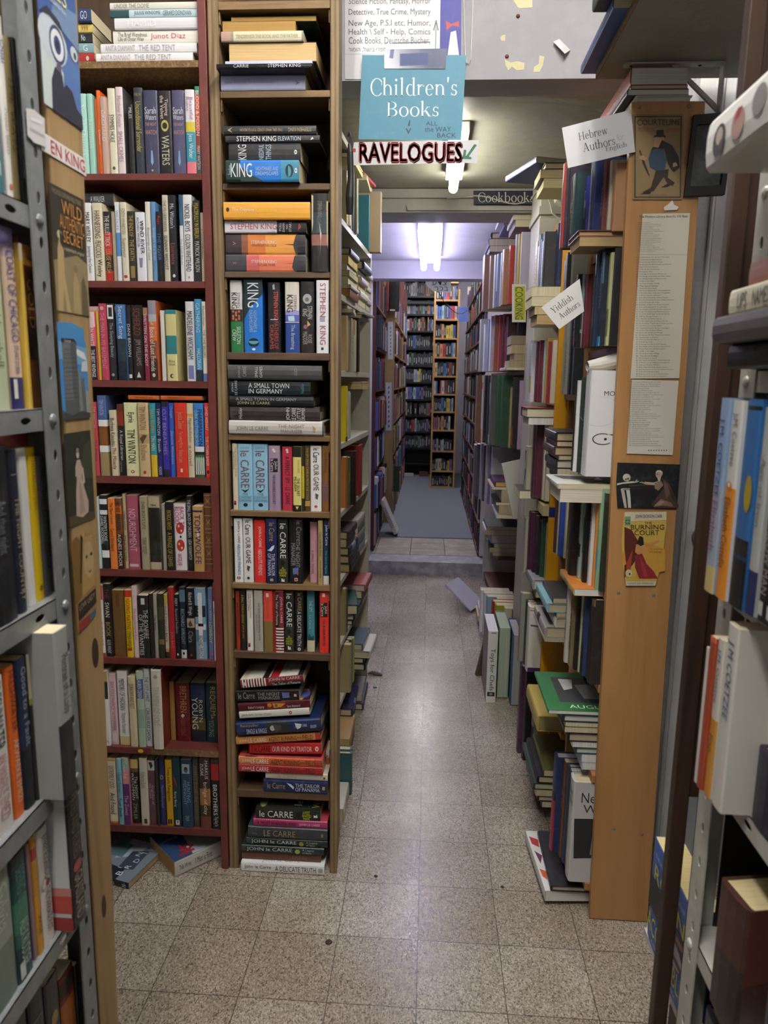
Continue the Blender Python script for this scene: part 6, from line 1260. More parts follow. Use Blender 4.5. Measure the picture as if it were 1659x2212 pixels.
lyr(.856, 1.74, [(1240, 1272, .017, 'c9b06a', [('BREAD', '7a3a1c', .3, .7)], {'pc': 'e3e1dc', 'L': .19, 'd': .1, 'front': [('c9782c', [(0, 0), (1, 0), (1, 1), (0, 1)]), ('8a2f1c', [(.1, .1), (.8, .05), (.5, .4)]), ('e0b050', [(.2, .5), (.9, .6), (.6, .9)])], 'desc': 'cream paperback with glowing orange cover'})], 'over upright books, ' + bw(5), 'loose')
# protruding heap under the fifth row
lyr(ZB[5] + .0003, 1.75, [
 (1258, 1628, .02, 'b9c0cc', [], {'pc': 'dedcd6', 'L': .2, 'd': .14}), (1258, 1600, .022, '8fa3c4', [], {'pc': 'e0dfda', 'L': .21, 'd': .14}), (1246, 1570, .018, '22484a', [], {'pc': 'd9d9d2', 'L': .22, 'd': .15, 'hd': 1}), (1240, 1545, .014, 'c3c6c0', [], {'pc': 'dcdad2', 'L': .21, 'd': .15}),
 (1232, 1512, .024, '1c1b22', [], {'pc': 'bcae94', 'hd': 1, 'L': .22, 'd': .15}), (1224, 1490, .016, '3a2a22', [], {'pc': 'cbbf9f', 'L': .2, 'd': .14}), (1226, 1470, .012, '8a7a5a', [], {'pc': 'cfc5aa', 'L': .2, 'd': .13}), (1222, 1452, .02, '26282c', [], {'pc': 'd6d6d2', 'hd': 1, 'L': .21, 'd': .14}),
 (1190, 1440, .010, '2a6a3a', [], {'L': .25, 'd': .19, 'pc': 'd9d9d4', 'front': [('3a3c3c', [(.2, .15), (.95, .15), (.95, .8), (.2, .8)]), ('c9ccc8', [(.3, .2), (.5, .2), (.45, .45), (.32, .5)]), ('8d908c', [(.5, .35), (.9, .3), (.85, .7), (.55, .7)]), ('e9ece6', 'AUGUST', .3, .86, .9, .94)], 'desc': 'thin dark green photograph covered paperback'})], 'heap on ' + bw(6), GB(6))
orr(ZB[5], 1.76 + .22, [(1262, 1500, .03, '6f6f68', [], {'d': .1})], 'behind heap, ' + bw(6), 'loose')
orr(ZB[6], 1.727, [
 (1243, 1690, .05, 'c3c4c4', [('New', '26262a', .06, .16, .35, .95, 'x'), ('We', '26262a', .17, .25, .4, .95, 'x')], {'hd': 1, 'd': .15, 'side': 'b9babb', 'front': [('26262a', 'New', .12, .1, .5, .2), ('26262a', 'We', .16, .22, .5, .3), ('2b2c30', [(.02, .36), (1, .34), (1, .72), (.05, .76)]), ('8d9092', [(.35, .42), (.55, .46), (.5, .66), (.32, .72)]), ('5c5f62', [(.6, .4), (.98, .4), (.98, .7), (.62, .7)])], 'desc': 'large grey white hardback with dark photo panel'}),
 (1236, 1650, .02, '3a3a38', [], {'pc': 'd9d9d6'}), (1232, 1625, .024, '1f3450', [], {'hd': 1, 'pc': 'd6d6d0'}), (1224, 1612, .024, '6a4428', [('SILVER', 'c9a24c', .3, .5)], {}), (1206, 1600, .034, '24335a', [], {'pc': 'dcdcd6', 'hd': 1, 'b': [('24335a', 0, .36), ('16161c', .36, .46), ('9c1f34', .46, 1)], 'm': [('c9b04c', [(.1, .33), (.9, .34), (.9, .36), (.1, .35)])]})], bw(7), GB(7))
# base of the case: large books lying on the floor and sticking out
lyr(.0008, 1.745, [
 (1202, 1962, .012, 'd6dadc', [], {'L': .26, 'd': .2, 'pc': 'd9d5c8', 'dy': .03}), (1176, 1952, .030, 'd9d9d8', [], {'L': .26, 'd': .2, 'pc': 'dcdad8', 'front': [('e3e1e0', [(0, 0), (1, 0), (1, 1), (0, 1)]), ('b83a2c', [(.02, .1), (.14, .16), (.12, .3), (.03, .24)]), ('6a2a4c', [(.03, .36), (.12, .44), (.06, .58)]), ('c9602c', [(.02, .66), (.1, .7), (.08, .84), (.03, .78)])], 'rz': 4}),
 (1190, 1922, .016, '26232a', [], {'hd': 1, 'L': .24, 'd': .18, 'pc': 'd3cab0'})], 'on the floor by the beech end panel', 'large books at the foot of the beech bookcase', .26, .2)
# second bay, between divider and yellow case
orr(ZB2[0], 2.115, [(1240, 540, .03, '8a8a80', []), (1228, 545, .03, '1a1b1e', [('JEWISH CATALOG', 'b9b9b4', .1, .7)]), (1224, 560, .03, '3a3c34', [])], 'beech far bay first row', 'books in the far bay of the beech bookcase', .6)
orr(ZB2[1], 2.115, [(1246, 690, .03, '2a2c30', []), (1238, 680, .03, '1b1c1f', []), (1230, 690, .03, 'a3a294', [('WANDERING', '4a4a42', .3, .9)]), (1224, 700, .03, '8d8c7f', [])], 'beech far bay second row', 'books in the far bay of the beech bookcase', .6)
lyr(ZB2[2], 2.115, [(1214, 985, .02, '26272a', [], {'hd': 1, 'pc': 'c9bd9c'}), (1206, 965, .018, '3a3638', [], {'pc': 'cfc4a8'}), (1204, 948, .024, '33302f', [('LITTLE', 'a9a7a2', .2, .6)], {'hd': 1, 'pc': 'd6d0c0'}), (1210, 930, .012, '8a8478', [], {'pc': 'c9bfa0'}), (1200, 912, .026, '4a2f2a', [('PUSHKIN', 'a98f84', .2, .6)], {'hd': 1, 'pc': 'cbb48a'}), (1206, 898, .014, '7a2a2c', []), (1204, 882, .026, '2c2a2c', [('KRONOS', 'a99a5c', .1, .6)], {'hd': 1, 'pc': 'd0c09a'})], 'stack in far bay, ' + bw(3), 'hardbacks stacked in the far bay of the beech bookcase', .19, .13)
orr(ZB2[3], 2.115, [(1228, 1052, .024, 'c9c6ba', []), (1218, 1032, .026, '2f4a9c', [], {'hd': 1}), (1212, 1040, .02, 'b9b49c', []), (1208, 1036, .03, '4a2a28', [], {'hd': 1})], 'beech far bay fourth row', 'books in the far bay of the beech bookcase', .6)
lyr(ZB2[4], 2.115, [(1180, 1322, .012, 'dfdfdc', [], {'L': .24, 'd': .17}), (1182, 1305, .034, 'b3b0a8', [], {'hd': 1, 'L': .22, 'd': .15, 'front': [('5c5a56', [(.1, .1), (.6, .1), (.6, .9), (.1, .9)])], 'b': [('3c3a3a', .3, .5)], 'desc': 'thick grey patterned hardback'}), (1204, 1262, .03, 'dadada', [], {'hd': 1, 'L': .2, 'd': .14}), (1206, 1240, .014, '4a3a2a', []), (1188, 1218, .028, '8fc0cc', [('BLUE BOX', '6a9aa6', .1, .3)], {'hd': 1, 'L': .22, 'd': .14}), (1200, 1196, .016, '3a3c40', [])], 'stack in far bay, ' + bw(5), 'books stacked in the far bay of the beech bookcase', .2, .14)
lyr(ZB2[5], 2.115, [(1164, 1516, .05, 'bda85a', [('THE ATLAS', 'd3c58a', .2, .6)], {'hd': 1, 'L': .24, 'd': .17, 'pc': 'a3906a', 'desc': 'fat yellowed hardback sticking out'})], 'far bay of the beech bookcase, sixth row', 'loose')
lyr(ZB2[6], 2.106, [(1172, 1702, .02, '26272a', [], {'L': .262, 'd': .2}), (1164, 1680, .018, '3a2622', [], {'hd': 1, 'L': .255, 'd': .2}), (1160, 1660, .02, 'd3c9bd', [], {'L': .262, 'd': .2}), (1156, 1640, .022, '34463c', [], {'hd': 1, 'L': .262, 'd': .2, 'front': [('5c6a70', [(.1, .1), (.9, .1), (.9, .9), (.1, .9)])]}), (1166, 1600, .024, '1d1c1f', [], {'hd': 1, 'L': .25, 'd': .18}), (1180, 1572, .02, '6a6c3a', [], {'L': .24, 'd': .16})], 'stack at floor level, ' + bw(7), 'large books stacked low in the far bay of the beech bookcase', .25, .19)
BK[0] = .61
# ---------------------------------------------------------------- things fixed to the end panel
YE = 1.7005
fsheet('book_cover', 'worn brown antique cover with a stout top hatted man, on the beech panel', 1367, 247, 1474, 431, '8a7450', [
 ('3f3a2c', [(.03, .02), (.97, .02), (.97, .035), (.03, .035)]), ('3f3a2c', [(.03, .965), (.97, .965), (.97, .98), (.03, .98)]), ('3f3a2c', [(.03, .02), (.055, .02), (.055, .98), (.03, .98)]), ('3f3a2c', [(.945, .02), (.97, .02), (.97, .98), (.945, .98)]),
 ('2a2522', [(.42, .73), (.66, .73), (.64, .755), (.62, .755), (.61, .82), (.47, .815), (.47, .755), (.42, .75)]), ('b08a66', [(.42, .64), (.46, .61), (.56, .62), (.62, .68), (.62, .735), (.44, .735), (.44, .69)]), ('2b2623', [(.58, .70), (.78, .64), (.92, .5), (.94, .38), (.82, .32), (.76, .36), (.70, .42), (.62, .6), (.4, .62), (.36, .58), (.5, .6)]), ('33485a', [(.36, .58), (.6, .6), (.68, .46), (.64, .36), (.5, .33), (.34, .38), (.31, .48)]),
 ('3a2f28', [(.46, .34), (.72, .36), (.7, .26), (.84, .2), (.8, .16), (.68, .2), (.62, .27), (.42, .1), (.22, .07), (.2, .09), (.36, .14)]), ('2a2420', [(.14, .06), (.36, .07), (.36, .1), (.3, .1)]), ('2a2420', [(.56, .14), (.7, .15), (.78, .18), (.7, .19)]), ('3a2f28', [(.12, .58), (.15, .58), (.24, .44), (.34, .28), (.32, .28), (.2, .42)]), ('b08a66', [(.12, .48), (.24, .46), (.28, .49), (.2, .52), (.12, .52)]), ('b39b78', [(.8, .38), (.9, .4), (.86, .44), (.8, .43)])],
 [('COURTELINE', '3a3028', .08, .87, .94, .94), ('MESSIEURS', '9c4a34', .1, .80, .46, .85), ('LES RONDS', '9c4a34', .66, .79, .93, .84), ('Flammarion Editeur', '5c4c34', .2, .045, .8, .062)], Y=YE, cat='poster', t=.002)
txt = []
bks = ['Ulysses by James Joyce', 'The Great Gatsby by F. Scott Fitzgerald', 'A Portrait of the Artist as a Young Man', 'Lolita by Vladimir Nabokov', 'Brave New World by Aldous Huxley', 'The Sound and the Fury by William Faulkner', 'Catch-22 by Joseph Heller', 'Darkness at Noon by Arthur Koestler', 'Sons and Lovers by D. H. Lawrence', 'The Grapes of Wrath by John Steinbeck', 'Under the Volcano by Malcolm Lowry', 'The Way of All Flesh by Samuel Butler', '1984 by George Orwell', 'I, Claudius by Robert Graves', 'To the Lighthouse by Virginia Woolf', 'An American Tragedy by Theodore Dreiser', 'The Heart is a Lonely Hunter', 'Slaughterhouse-Five by Kurt Vonnegut', 'Invisible Man by Ralph Ellison', 'Native Son by Richard Wright', 'Henderson the Rain King by Saul Bellow', 'Appointment in Samarra', 'U.S.A. by John Dos Passos', 'Winesburg, Ohio', 'A Passage to India by E. M. Forster', 'The Wings of the Dove by Henry James', 'The Ambassadors by Henry James', 'Tender is the Night', 'The Studs Lonigan Trilogy', 'The Good Soldier']
def blist(n0, n, y0, y1):
    o = []
    for i in range(n):
        b = y1 - (y1 - y0) * (i + 1) / n; hh = (y1 - y0) / n * .62
        s = bks[(n0 + i) % len(bks)]; w = .30 + .017 * len(s)
        o.append((f'{n0 + i + 1}. ' + s, '5a5853', .04 + .06 * ((n0 + i) % 3 == 0) * 0, b, min(.97, .06 + w * .86), b + hh, {'al': -1, 'st': 1.6}))
    return o
fsheet('paper_list', 'long typed list of novels, upper sheet on the beech panel', 1369, 462, 1486, 818, 'd3cebd', [('9a958a', [(0, .76), (1, .755), (1, .757), (0, .762)])], [("The Modern Library Board's 100 Best", '3c3a36', .1, .972, .96, .99)] + blist(0, 17, .775, .955) + blist(17, 52, .01, .752), Y=YE, cat='paper', outline=[(.16, 1), (-.085, .002), (.02, 0), (.84, 0), (1.0, 1)][0:1] + [(-.06, 0), (.84, .003), (1, 1)], rough=.35)
fsheet('paper_list', 'shorter typed list sheet directly below the long one on the panel', 1354, 820, 1464, 983, 'd6d2c6', [('6a6862', [(.42 + .05 * i, .055), (.44 + .05 * i, .055), (.44 + .05 * i, .072), (.42 + .05 * i, .072)]) for i in range(8)], blist(69, 31, .12, .985), Y=YE, cat='paper', outline=[(0, .02), (.9, 0), (1, .98), (.1, 1)], rough=.35)
fsheet('postcard', 'dark postcard of two pale figures at a table, on the beech panel', 1331, 999, 1468, 1097, '131316', [
 ('26221f', [(.18, .4), (.7, .43), (.72, .5), (.2, .49)]), ('4a4640', [(.2, .48), (.58, .5), (.58, .525), (.2, .51)]), ('1d1917', [(.46, 0), (.48, .42), (.55, .42), (.53, 0)]),
 ('b9b8a6', disc(.165, .67, .062, .085, 16)), ('cfcdbb', disc(.15, .69, .04, .055, 12)), ('1c1b1a', disc(.185, .645, .016, .02, 10)), ('1c1b1a', disc(.152, .635, .013, .018, 10)), ('8d8a78', [(.14, .6), (.2, .59), (.19, .565), (.155, .57)]),
 ('c9c8b8', [(.01, .5), (.1, .53), (.3, .555), (.31, .58), (.26, .59), (.08, .56), (.01, .54)]), ('a9a898', [(.28, .56), (.32, .63), (.335, .62), (.31, .56)]), ('b3b2a2', [(.3, .57), (.35, .6), (.36, .585), (.31, .55)]),
 ('b3b2a4', [(.07, .42), (.12, .44), (.15, .2), (.17, 0), (.13, 0), (.1, .2)]), ('cbcabc', [(.15, .43), (.21, .42), (.225, .25), (.235, 0), (.19, 0), (.175, .22)]), ('8d8c80', [(.1, .44), (.22, .44), (.21, .39), (.11, .4)]),
 ('b09a84', disc(.665, .735, .05, .08, 16)), ('cfc8b6', [(.615, .78), (.64, .825), (.69, .83), (.725, .79), (.72, .72), (.705, .77), (.66, .8), (.62, .77)]), ('b9b2a2', [(.64, .69), (.7, .68), (.69, .6), (.66, .57)]), ('2a2420', [(.63, .745), (.66, .75), (.66, .74), (.63, .735)]),
 ('b8a691', [(.4, .55), (.46, .58), (.58, .56), (.68, .6), (.7, .54), (.62, .5), (.46, .52)]), ('a08c78', [(.36, .57), (.42, .585), (.42, .555), (.37, .55)]), ('8d7a68', [(.6, .55), (.7, .6), (.74, .5), (.66, .38), (.6, .44)]),
 ('4a3830', [(.72, .66), (.83, .54), (.9, .32), (.98, .06), (.98, 0), (.6, 0), (.56, .08), (.66, .28), (.74, .42)]), ('6a5246', [(.74, .6), (.8, .52), (.84, .3), (.78, .2), (.76, .4)]), ('7d665a', [(.58, .02), (.7, .2), (.86, .12), (.9, .02), (.74, .06)]), ('9a8072', [(.6, .06), (.7, .17), (.76, .14), (.68, .05)]), ('33261f', [(.84, .46), (.88, .2), (.94, .1), (.9, .3)])], Y=YE, cat='poster', outline=[(.02, 0), (.96, -.03), (1, .95), (.02, 1), (0, .5)])
fsheet('book_cover', 'curling yellow pulp cover with red gowned figure, lowest on beech panel', 1343, 1106, 1438, 1265, 'c3a44a', [
 ('d6cdb4', [(.08, .875), (1, .89), (1, 1), (.07, 1)]), ('c99a40', [(.3, .1), (.98, .2), (.98, .5), (.5, .6)]), ('7a9a78', [(.07, .82), (.2, .82), (.2, .94), (.07, .94)]), ('5a2a20', [(.06, .1), (.06, .8), (.22, .76), (.36, .62), (.38, .4), (.2, .25)]), ('a8442c', [(.1, .3), (.25, .5), (.2, .2), (.12, .14)]), ('c9925c', [(.32, .56), (.52, .58), (.52, .44), (.42, .4), (.3, .46)]), ('2a1e18', [(.34, .58), (.4, .68), (.48, .66), (.5, .56), (.42, .54)]), ('c98a54', [(.5, .56), (.82, .62), (.86, .6), (.6, .53)]), ('8a2a30', [(.3, .42), (.46, .44), (.56, .3), (.72, .2), (.82, .1), (.4, .1), (.3, .25)]), ('a33a3c', [(.4, .4), (.5, .3), (.6, .12), (.5, .12)]), ('cfc49a', disc(.16, .17, .08, .055)), ('3a2a20', disc(.18, .16, .02, .015)), ('d9d2bd', [(.1, .0), (.76, .0), (.78, .06), (.09, .06)]), ('d08a3c', [(.06, .5), (.1, .3), (.06, .28), (.0, .4)])],
 [('JOHN DICKSON CARR', '3a3024', .3, .91, .9, .965), ('THE', '2a2a26', .5, .84, .68, .868), ('BURNING', '222820', .2, .765, .95, .83), ('COURT', '222820', .28, .69, .84, .755), ('The bestselling', '5a4424', .62, .49, .92, .51), ('and the tale', '5a4424', .62, .455, .9, .475), ('COMPLETE AND UNABRIDGED', '4a463c', .12, .02, .72, .045), ('C2', '26302a', .08, .84, .18, .9)], Y=YE, cat='poster', outline=[(.1, 0), (.77, 0), (.9, .3), (1, .8), (1, 1), (.05, .99), (0, .62), (.02, .3)])
tag(fsheet('tape', 'torn white paper scrap left on the panel under the antique cover', 1432, 432, 1466, 457, 'd6d5d3', Y=YE, cat='paper', outline=[(.1, .1), (.9, .15), (1, .4), (.7, .6), (.6, 1), (.4, .7), (.05, .35)]))
fr = empty('picture_frame', at(1535, 330, Y=1.695), 'black framed dark photograph hanging right of the beech panel', 'picture')
L = fr.location
c4 = [at(x, y, Y=1.695) - L for x, y in ((1478, 424), (1566, 420), (1590, 240), (1499, 248))]
cm = sum((p for p in c4), Vector()) / 4
inn = [cm + (p - cm) * .76 for p in c4]
for i in range(4):
    j = (i + 1) % 4; mb = MB(); bk_ = Vector((0, .014, 0))
    mb.hexa([c4[i], c4[j], inn[j], inn[i]] + [p + bk_ for p in (c4[i], c4[j], inn[j], inn[i])]); mb.build('frame_side', ink('1a1a1b'), fr)
mb = MB(); pb = [p + Vector((0, .006, 0)) for p in inn]; mb.hexa(pb + [p + Vector((0, .006, 0)) for p in pb]); mb.build('photograph', paint('old_photo', '#2c2e30', '#5c5f60', 24, .3, .0, 30), fr)
# plastic covered category signs clipped to the shelves
def psheet(name, label, pts, Y, texts, base='cfcfd2', rough=.18, curl=()):
    q = [at(x, y, Y=Y + (curl[i] if curl else 0)) for i, (x, y) in enumerate(pts)]   # BL BR TR TL
    o = q[0]; u = (q[1] - q[0]).normalized(); n = u.cross((q[3] - q[0]).normalized()); v = n.cross(u)
    W = (q[1] - q[0]).length; H = (q[3] - q[0]).dot(v)
    ol = [((p - o).dot(u) / W, (p - o).dot(v) / H) for p in q]
    return sheet(name, label, 'sign', o, u, v, W, H, base, [], texts, outline=ol, rough=rough, t=.0008)
hs = psheet('sign', 'white plastic covered sign for the authors shelf, tilted beside the antique cover', [(1227, 363), (1372, 328), (1363, 237), (1214, 276)], 1.695, [('Hebrew', '4a4a50', .22, .56, .66, .82, {'serif': 1, 'st': 1.3}), ('Authors', '4a4a50', .26, .27, .74, .53, {'serif': 1, 'st': 1.3}), ('English', '4a4a50', .58, .14, .9, .30, {'serif': 1, 'st': 1.3}), ('for', 'b3b3b8', .77, .36, .87, .52)])
ys_ = psheet('sign', 'smaller white paper sign hanging steeply tilted from the second row', [(1208, 711), (1262, 672), (1252, 602), (1169, 664)], 1.70, [('Yiddish', '4a4a4c', .12, .52, .95, .84, {'serif': 1, 'st': 1.3}), ('Authors', '4a4a4c', .22, .2, 1.02, .5, {'serif': 1, 'st': 1.3})], 'cdccc8', .5)
# ---------------------------------------------------------------- top of the beech case and the bracketed board
lyr(1.9535, 1.73, [(1372, 222, .022, 'cfcabd', [], {'hd': 1, 'L': .32, 'd': .12, 'pc': 'd9d5ca'}), (1355, 196, .012, '3a3a36', [], {'hd': 0, 'L': .3, 'd': .13, 'pc': 'dedcd6'}), (1363, 184, .008, '8a2f26', [], {'L': .3, 'd': .12, 'pc': 'c9b9a0'}), (1362, 172, .034, 'b04438', [], {'L': .34, 'd': .12, 'pc': 'd6d4d0'})], 'on top of the beech bookcase', 'large books lying on top of the beech bookcase', .3, .12)
wb = empty('bracket_shelf', (.5, 1.6, 2.046), 'chipboard shelf on a white bracket above the beech bookcase', 'shelf')
slab('board', .358, .75, .358, .75, 1.0, 1.83, 0, .018, M_ceil, wb, 0)
MB().box(.3565 - .5, .3579 - .5, -.6, .23, .0, .018).build('raw_edge', M_chip, wb)
mb = MB(); mb.box(-.10, .11, .138, .16, -.004, -.0006); mb.box(.106, .11, .138, .16, -.10, -.004); mb.hexa([(-.0, .145, -.005), (.012, .145, -.005), (.108, .145, -.09), (.106, .145, -.1), (-.0, .153, -.005), (.012, .153, -.005), (.108, .153, -.09), (.106, .153, -.1)]); mb.build('bracket', M_wht, wb)
for x in (-.085, .06): MB().dome((x, .149, -.0045), (0, 0, -1), .004, .002, 8).build('screw', M_hole, wb)
lyr(2.0645, 1.35, [(1322, 45, .02, '3c5aa0', [], {'L': .3, 'd': .2, 'dy': .2, 'rz': 0}), (1345, 8, .03, '2b2c30', [], {'L': .26, 'd': .2}), (1340, -10, .03, '5c5a2e', [], {'L': .26, 'd': .2})], 'on the bracketed shelf', 'books lying on the bracketed shelf', .28, .2)
# ---------------------------------------------------------------- wall beside the panel: comic sheet and windmill postcard
YW = 1.8975
fsheet('poster', 'tall yellow comic strip sheet pasted on the white wall', 1556, 405, 1632, 560, 'd6c88a', [('8a8674', [(.0, .3), (.12, .55), (.25, .65), (.2, .5), (.35, .45), (.2, .4), (.1, .2)]), ('e6e3da', [(.3, .7), (.42, .8), (.4, .6)])], [], Y=YW, cat='poster')
fsheet('poster', 'yellow and teal comic page with a drawn face on the white wall', 1530, 552, 1640, 1022, 'd9cc7a', [
 ('d9d8d2', [(0, .93), (.9, .93), (.9, 1), (.1, 1)]), ('d6b95c', [(0, .78), (1, .78), (1, .92), (0, .92)]), ('c98a5a', [(.02, .7), (1, .7), (1, .76), (.02, .76)]), ('2f8a80', [(.0, .46), (1, .46), (1, .68), (.0, .68)]), ('d9cc8a', [(.35, .62), (.95, .62), (.95, .68), (.35, .68)]), ('7a3340', [(0, .44), (1, .44), (1, .5), (0, .52)]), ('1c1c1c', disc(.28, .565, .16, .035)), ('d9c28a', disc(.32, .55, .13, .035)), ('d9c28a', [(.2, .44), (.45, .44), (.42, .53), (.22, .52)]), ('d9cc7a', [(0, .26), (1, .26), (1, .44), (0, .44)]), ('8d7a5a', [(0, .22), (1, .22), (1, .25), (0, .25)]), ('3a3a30', [(0, .115), (1, .115), (1, .118), (0, .118)]), ('d9d8d2', [(0, 0), (1, 0), (1, .05), (0, .05)])],
 [('THE', '26241c', .05, .71, .4, .75)] + [('WHEN HE CAME HOME TO', '4a4636', .03, .42 - .022 * i, .6, .435 - .022 * i) for i in range(7)], Y=YW, cat='poster')
fsheet('postcard', 'windmill and tulip field postcard on the white wall', 1483, 1012, 1560, 1140, 'd6cfb4', [
 ('b3b9b4', [(.06, .6), (.95, .6), (.95, .97), (.06, .97)]), ('5f7a3c', [(.06, .42), (.3, .6), (.5, .52), (.5, .36), (.06, .36)]), ('b8452c', [(.06, .33), (.95, .33), (.95, .37), (.06, .37)]), ('c9b43c', [(.06, .2), (.95, .2), (.95, .3), (.06, .28)]), ('8a3a24', [(.06, .03), (.95, .03), (.95, .19), (.06, .14)]), ('5c4a3c', [(.5, .4), (.72, .4), (.66, .66), (.56, .66)]), ('3a3028', [(.36, .62), (.8, .6), (.8, .615), (.36, .635)]), ('3a3028', [(.57, .52), (.6, .52), (.63, .82), (.6, .82)])], Y=YW, cat='poster')
MB_k = MB(); MB_k.tube([(0, 0, 0), (0, -.02, 0), (0, -.035, 0), (0, -.055, 0), (0, -.062, 0)], [.010, .012, .026, .026, .012], 18)
kn = MB_k.build('door_knob', paint('mauve_enamel', '#6f5a62', '#80696f', 10, .35, .02, 30), None, 0, True); kn.location = (.699, 1.8985, .985); tag(kn, 'round mauve door knob on the white wall behind the dark post', 'door knob')
# ---------------------------------------------------------------- yellow sided bookcase
yc = empty('bookcase', (.52, 2.7, 0), 'bookcase with a yellow painted side between beech bookcase and pillar', 'bookcase')
boxo('side_panel', .402, .63, 2.401, 2.42, 0, 2.06, M_yel, yc, .001)
boxo('side_panel', .41, .63, 3.045, 3.064, 0, 2.0, M_wcase, yc, .001)
boxo('back_panel', .622, .63, 2.421, 3.044, 0, 2.0, M_backp, yc)
boxo('blue_tape', .401, .44, 2.3988, 2.4006, .930, .962, ink('1c2a72'), yc)
BK[0] = .615
ZY = [1.965, 1.62, 1.30, .975, .685, .375]; SHELF.append(ZY)
for i, z in enumerate(ZY): boxo('shelf', .47, .62, 2.4205, 3.0445, z - .018, z, M_brn if i % 2 else M_beechh, yc)
YC[0] = 1
def yw(n): return f'yellow sided bookcase {wnum(n)} row'
GY = lambda n: f'books on the {wnum(n)} row of the yellow sided bookcase'
PGC = 'd3c99c'
lyr(ZY[0] + .0003, 2.45, [(1172, 438, .028, 'c9bd84', [], {'pc': 'd6cc9c', 'cross': 1, 'L': .22, 'd': .15}), (1166, 402, .026, '3a4060', [], {'pc': 'd6cc9c', 'cross': 1, 'L': .21, 'd': .14}), (1176, 380, .02, '27262c', [], {'hd': 1, 'cross': 1, 'L': .2, 'd': .14})], yw(1), GY(1), .22, .14)
lyr(ZY[0] + .087, 2.50, [(1160, 322, .02, '1f3470', [], {'pc': 'd9d6b4', 'L': .24, 'd': .17, 'rz': 18, 'desc': 'blue book jutting out under the plastic sign'})], yw(1), 'loose')
book(T((.392, 2.47, ZY[1] + .195)) @ RZ(-90) @ RY(-20) if False else T((.40, 2.52, ZY[1] + .0003)) @ RZ(-90), .03, .25, .17, '1c2748', [], {'hd': 1}, yw(2), 'dark blue hardback standing first', GY(2))
orr(ZY[1], 2.53, [(1180, 500, .04, '2a2c30', [('GRAMMAR', '8a8a8c', .2, .7)], {'hd': 1}), (1176, 520, .03, 'c3cdd6', [], {'hd': 1}), (1174, 515, .04, '1e1f24', [], {'hd': 1}), (1170, 505, .03, '5c7f9c', [], {'hd': 1}), (1166, 530, .04, 'a88a6a', []), (1162, 520, .05, 'b9ad8c', [('LEXICON', '6a5c40', .2, .6)])], 'behind it, ' + yw(2), GY(2), .62)
lyr(ZY[2] + .25, 2.44, [(1160, 680, .03, 'a9936a', [], {'pc': 'b89c6c', 'cross': 1, 'L': .24, 'd': .15}), (1156, 650, .026, '2f4a34', [], {'pc': 'c3b084', 'cross': 1, 'L': .22, 'd': .15}), (1150, 620, .03, 'd0cba4', [], {'pc': 'd6d0ac', 'cross': 1, 'L': .22, 'd': .16}), (1150, 590, .03, 'd3ceaa', [], {'pc': 'd9d3b0', 'cross': 1, 'L': .2, 'd': .15})], 'over upright books, ' + yw(3), GY(3))
orr(ZY[2], 2.44, [(1196, 735, .02, 'c9c4ac', []), (1188, 738, .02, '8a2a34', [], {'hd': 1}), (1184, 730, .022, 'a98a3a', [], {'hd': 1}), (1178, 735, .02, '9ab0b9', []), (1170, 735, .03, '5f2030', [], {'hd': 1}), (1163, 738, .03, '56202c', [], {'hd': 1}), (1150, 742, .05, 'c3c3d0', [('ALEXANDER', '8d8d9c', .1, .6)], {'b': [('b3a53c', .55, .85)]}), (1146, 736, .08, 'b9b9c6', [])], yw(3), GY(3), .62)
lyr(ZY[3] + .255, 2.43, [(1142, 905, .022, 'dcdcda', [], {'pc': 'e0deda', 'cross': 1, 'L': .23, 'd': .15}), (1138, 884, .032, '1d1d20', [], {'hd': 1, 'pc': 'd6cfae', 'cross': 1, 'L': .22, 'd': .15, 'side': 'b0402c'})], 'over upright books, ' + yw(4), GY(4))
orr(ZY[3], 2.44, [(1186, 905, .026, 'cfc8b4', [('bs', 'b03a34', .02, .09)], {'b': [('b9a89c', .4, .7)]}), (1180, 908, .03, 'cdc6b0', []), (1163, 905, .035, '56273a', [], {'hd': 1, 'm': [('3c1a28', [(0, .0), (.15, 0), (.15, 1), (0, 1)])]}), (1158, 902, .03, '532538', [], {'hd': 1}), (1154, 905, .02, 'b9b6a8', []), (1140, 965, .05, 'b9b79f', [], {'m': [('4a4c40', [(.1, .1), (.5, .08), (.4, .3), (.2, .35)]), ('b0343a', disc(.6, .12, .15, .03)), ('3a3c34', [(.3, .5), (.8, .45), (.6, .7), (.2, .8)])], 'desc': 'floral patterned paperback'})], yw(4), GY(4), .62)
lyr(ZY[4] + .245, 2.41, [(1172, 1112, .034, 'c9b98a', [], {'pc': 'c9ba90', 'cross': 1, 'L': .2, 'd': .14, 'front': [('4a4234', [(.1, .2 + .08 * i), (.8, .2 + .08 * i), (.8, .22 + .08 * i), (.1, .22 + .08 * i)]) for i in range(8)][0:1], 'desc': 'yellowed handwritten looking block of pages'}), (1122, 1084, .028, '3a382f', [], {'pc': 'd9d5b8', 'cross': 1, 'L': .26, 'd': .17, 'dy': .14, 'desc': 'grey covered book'})], 'over upright books, ' + yw(5), GY(5))
orr(ZY[4], 2.44, [(1182, 1130, .02, '8f8a70', [('LIVING SPIRITS', '4a4638', .2, .9)]), (1174, 1120, .024, '27492f', [], {'hd': 1}), (1166, 1125, .03, '1c1b1e', [], {'hd': 1}), (1158, 1115, .04, '3a1a30', [], {'hd': 1}), (1148, 1108, .045, '47203a', [('THE FAMILY', '8a6a80', .05, .6)], {'hd': 1}), (1136, 1120, .05, 'a09a8a', [])], yw(5), GY(5), .62)
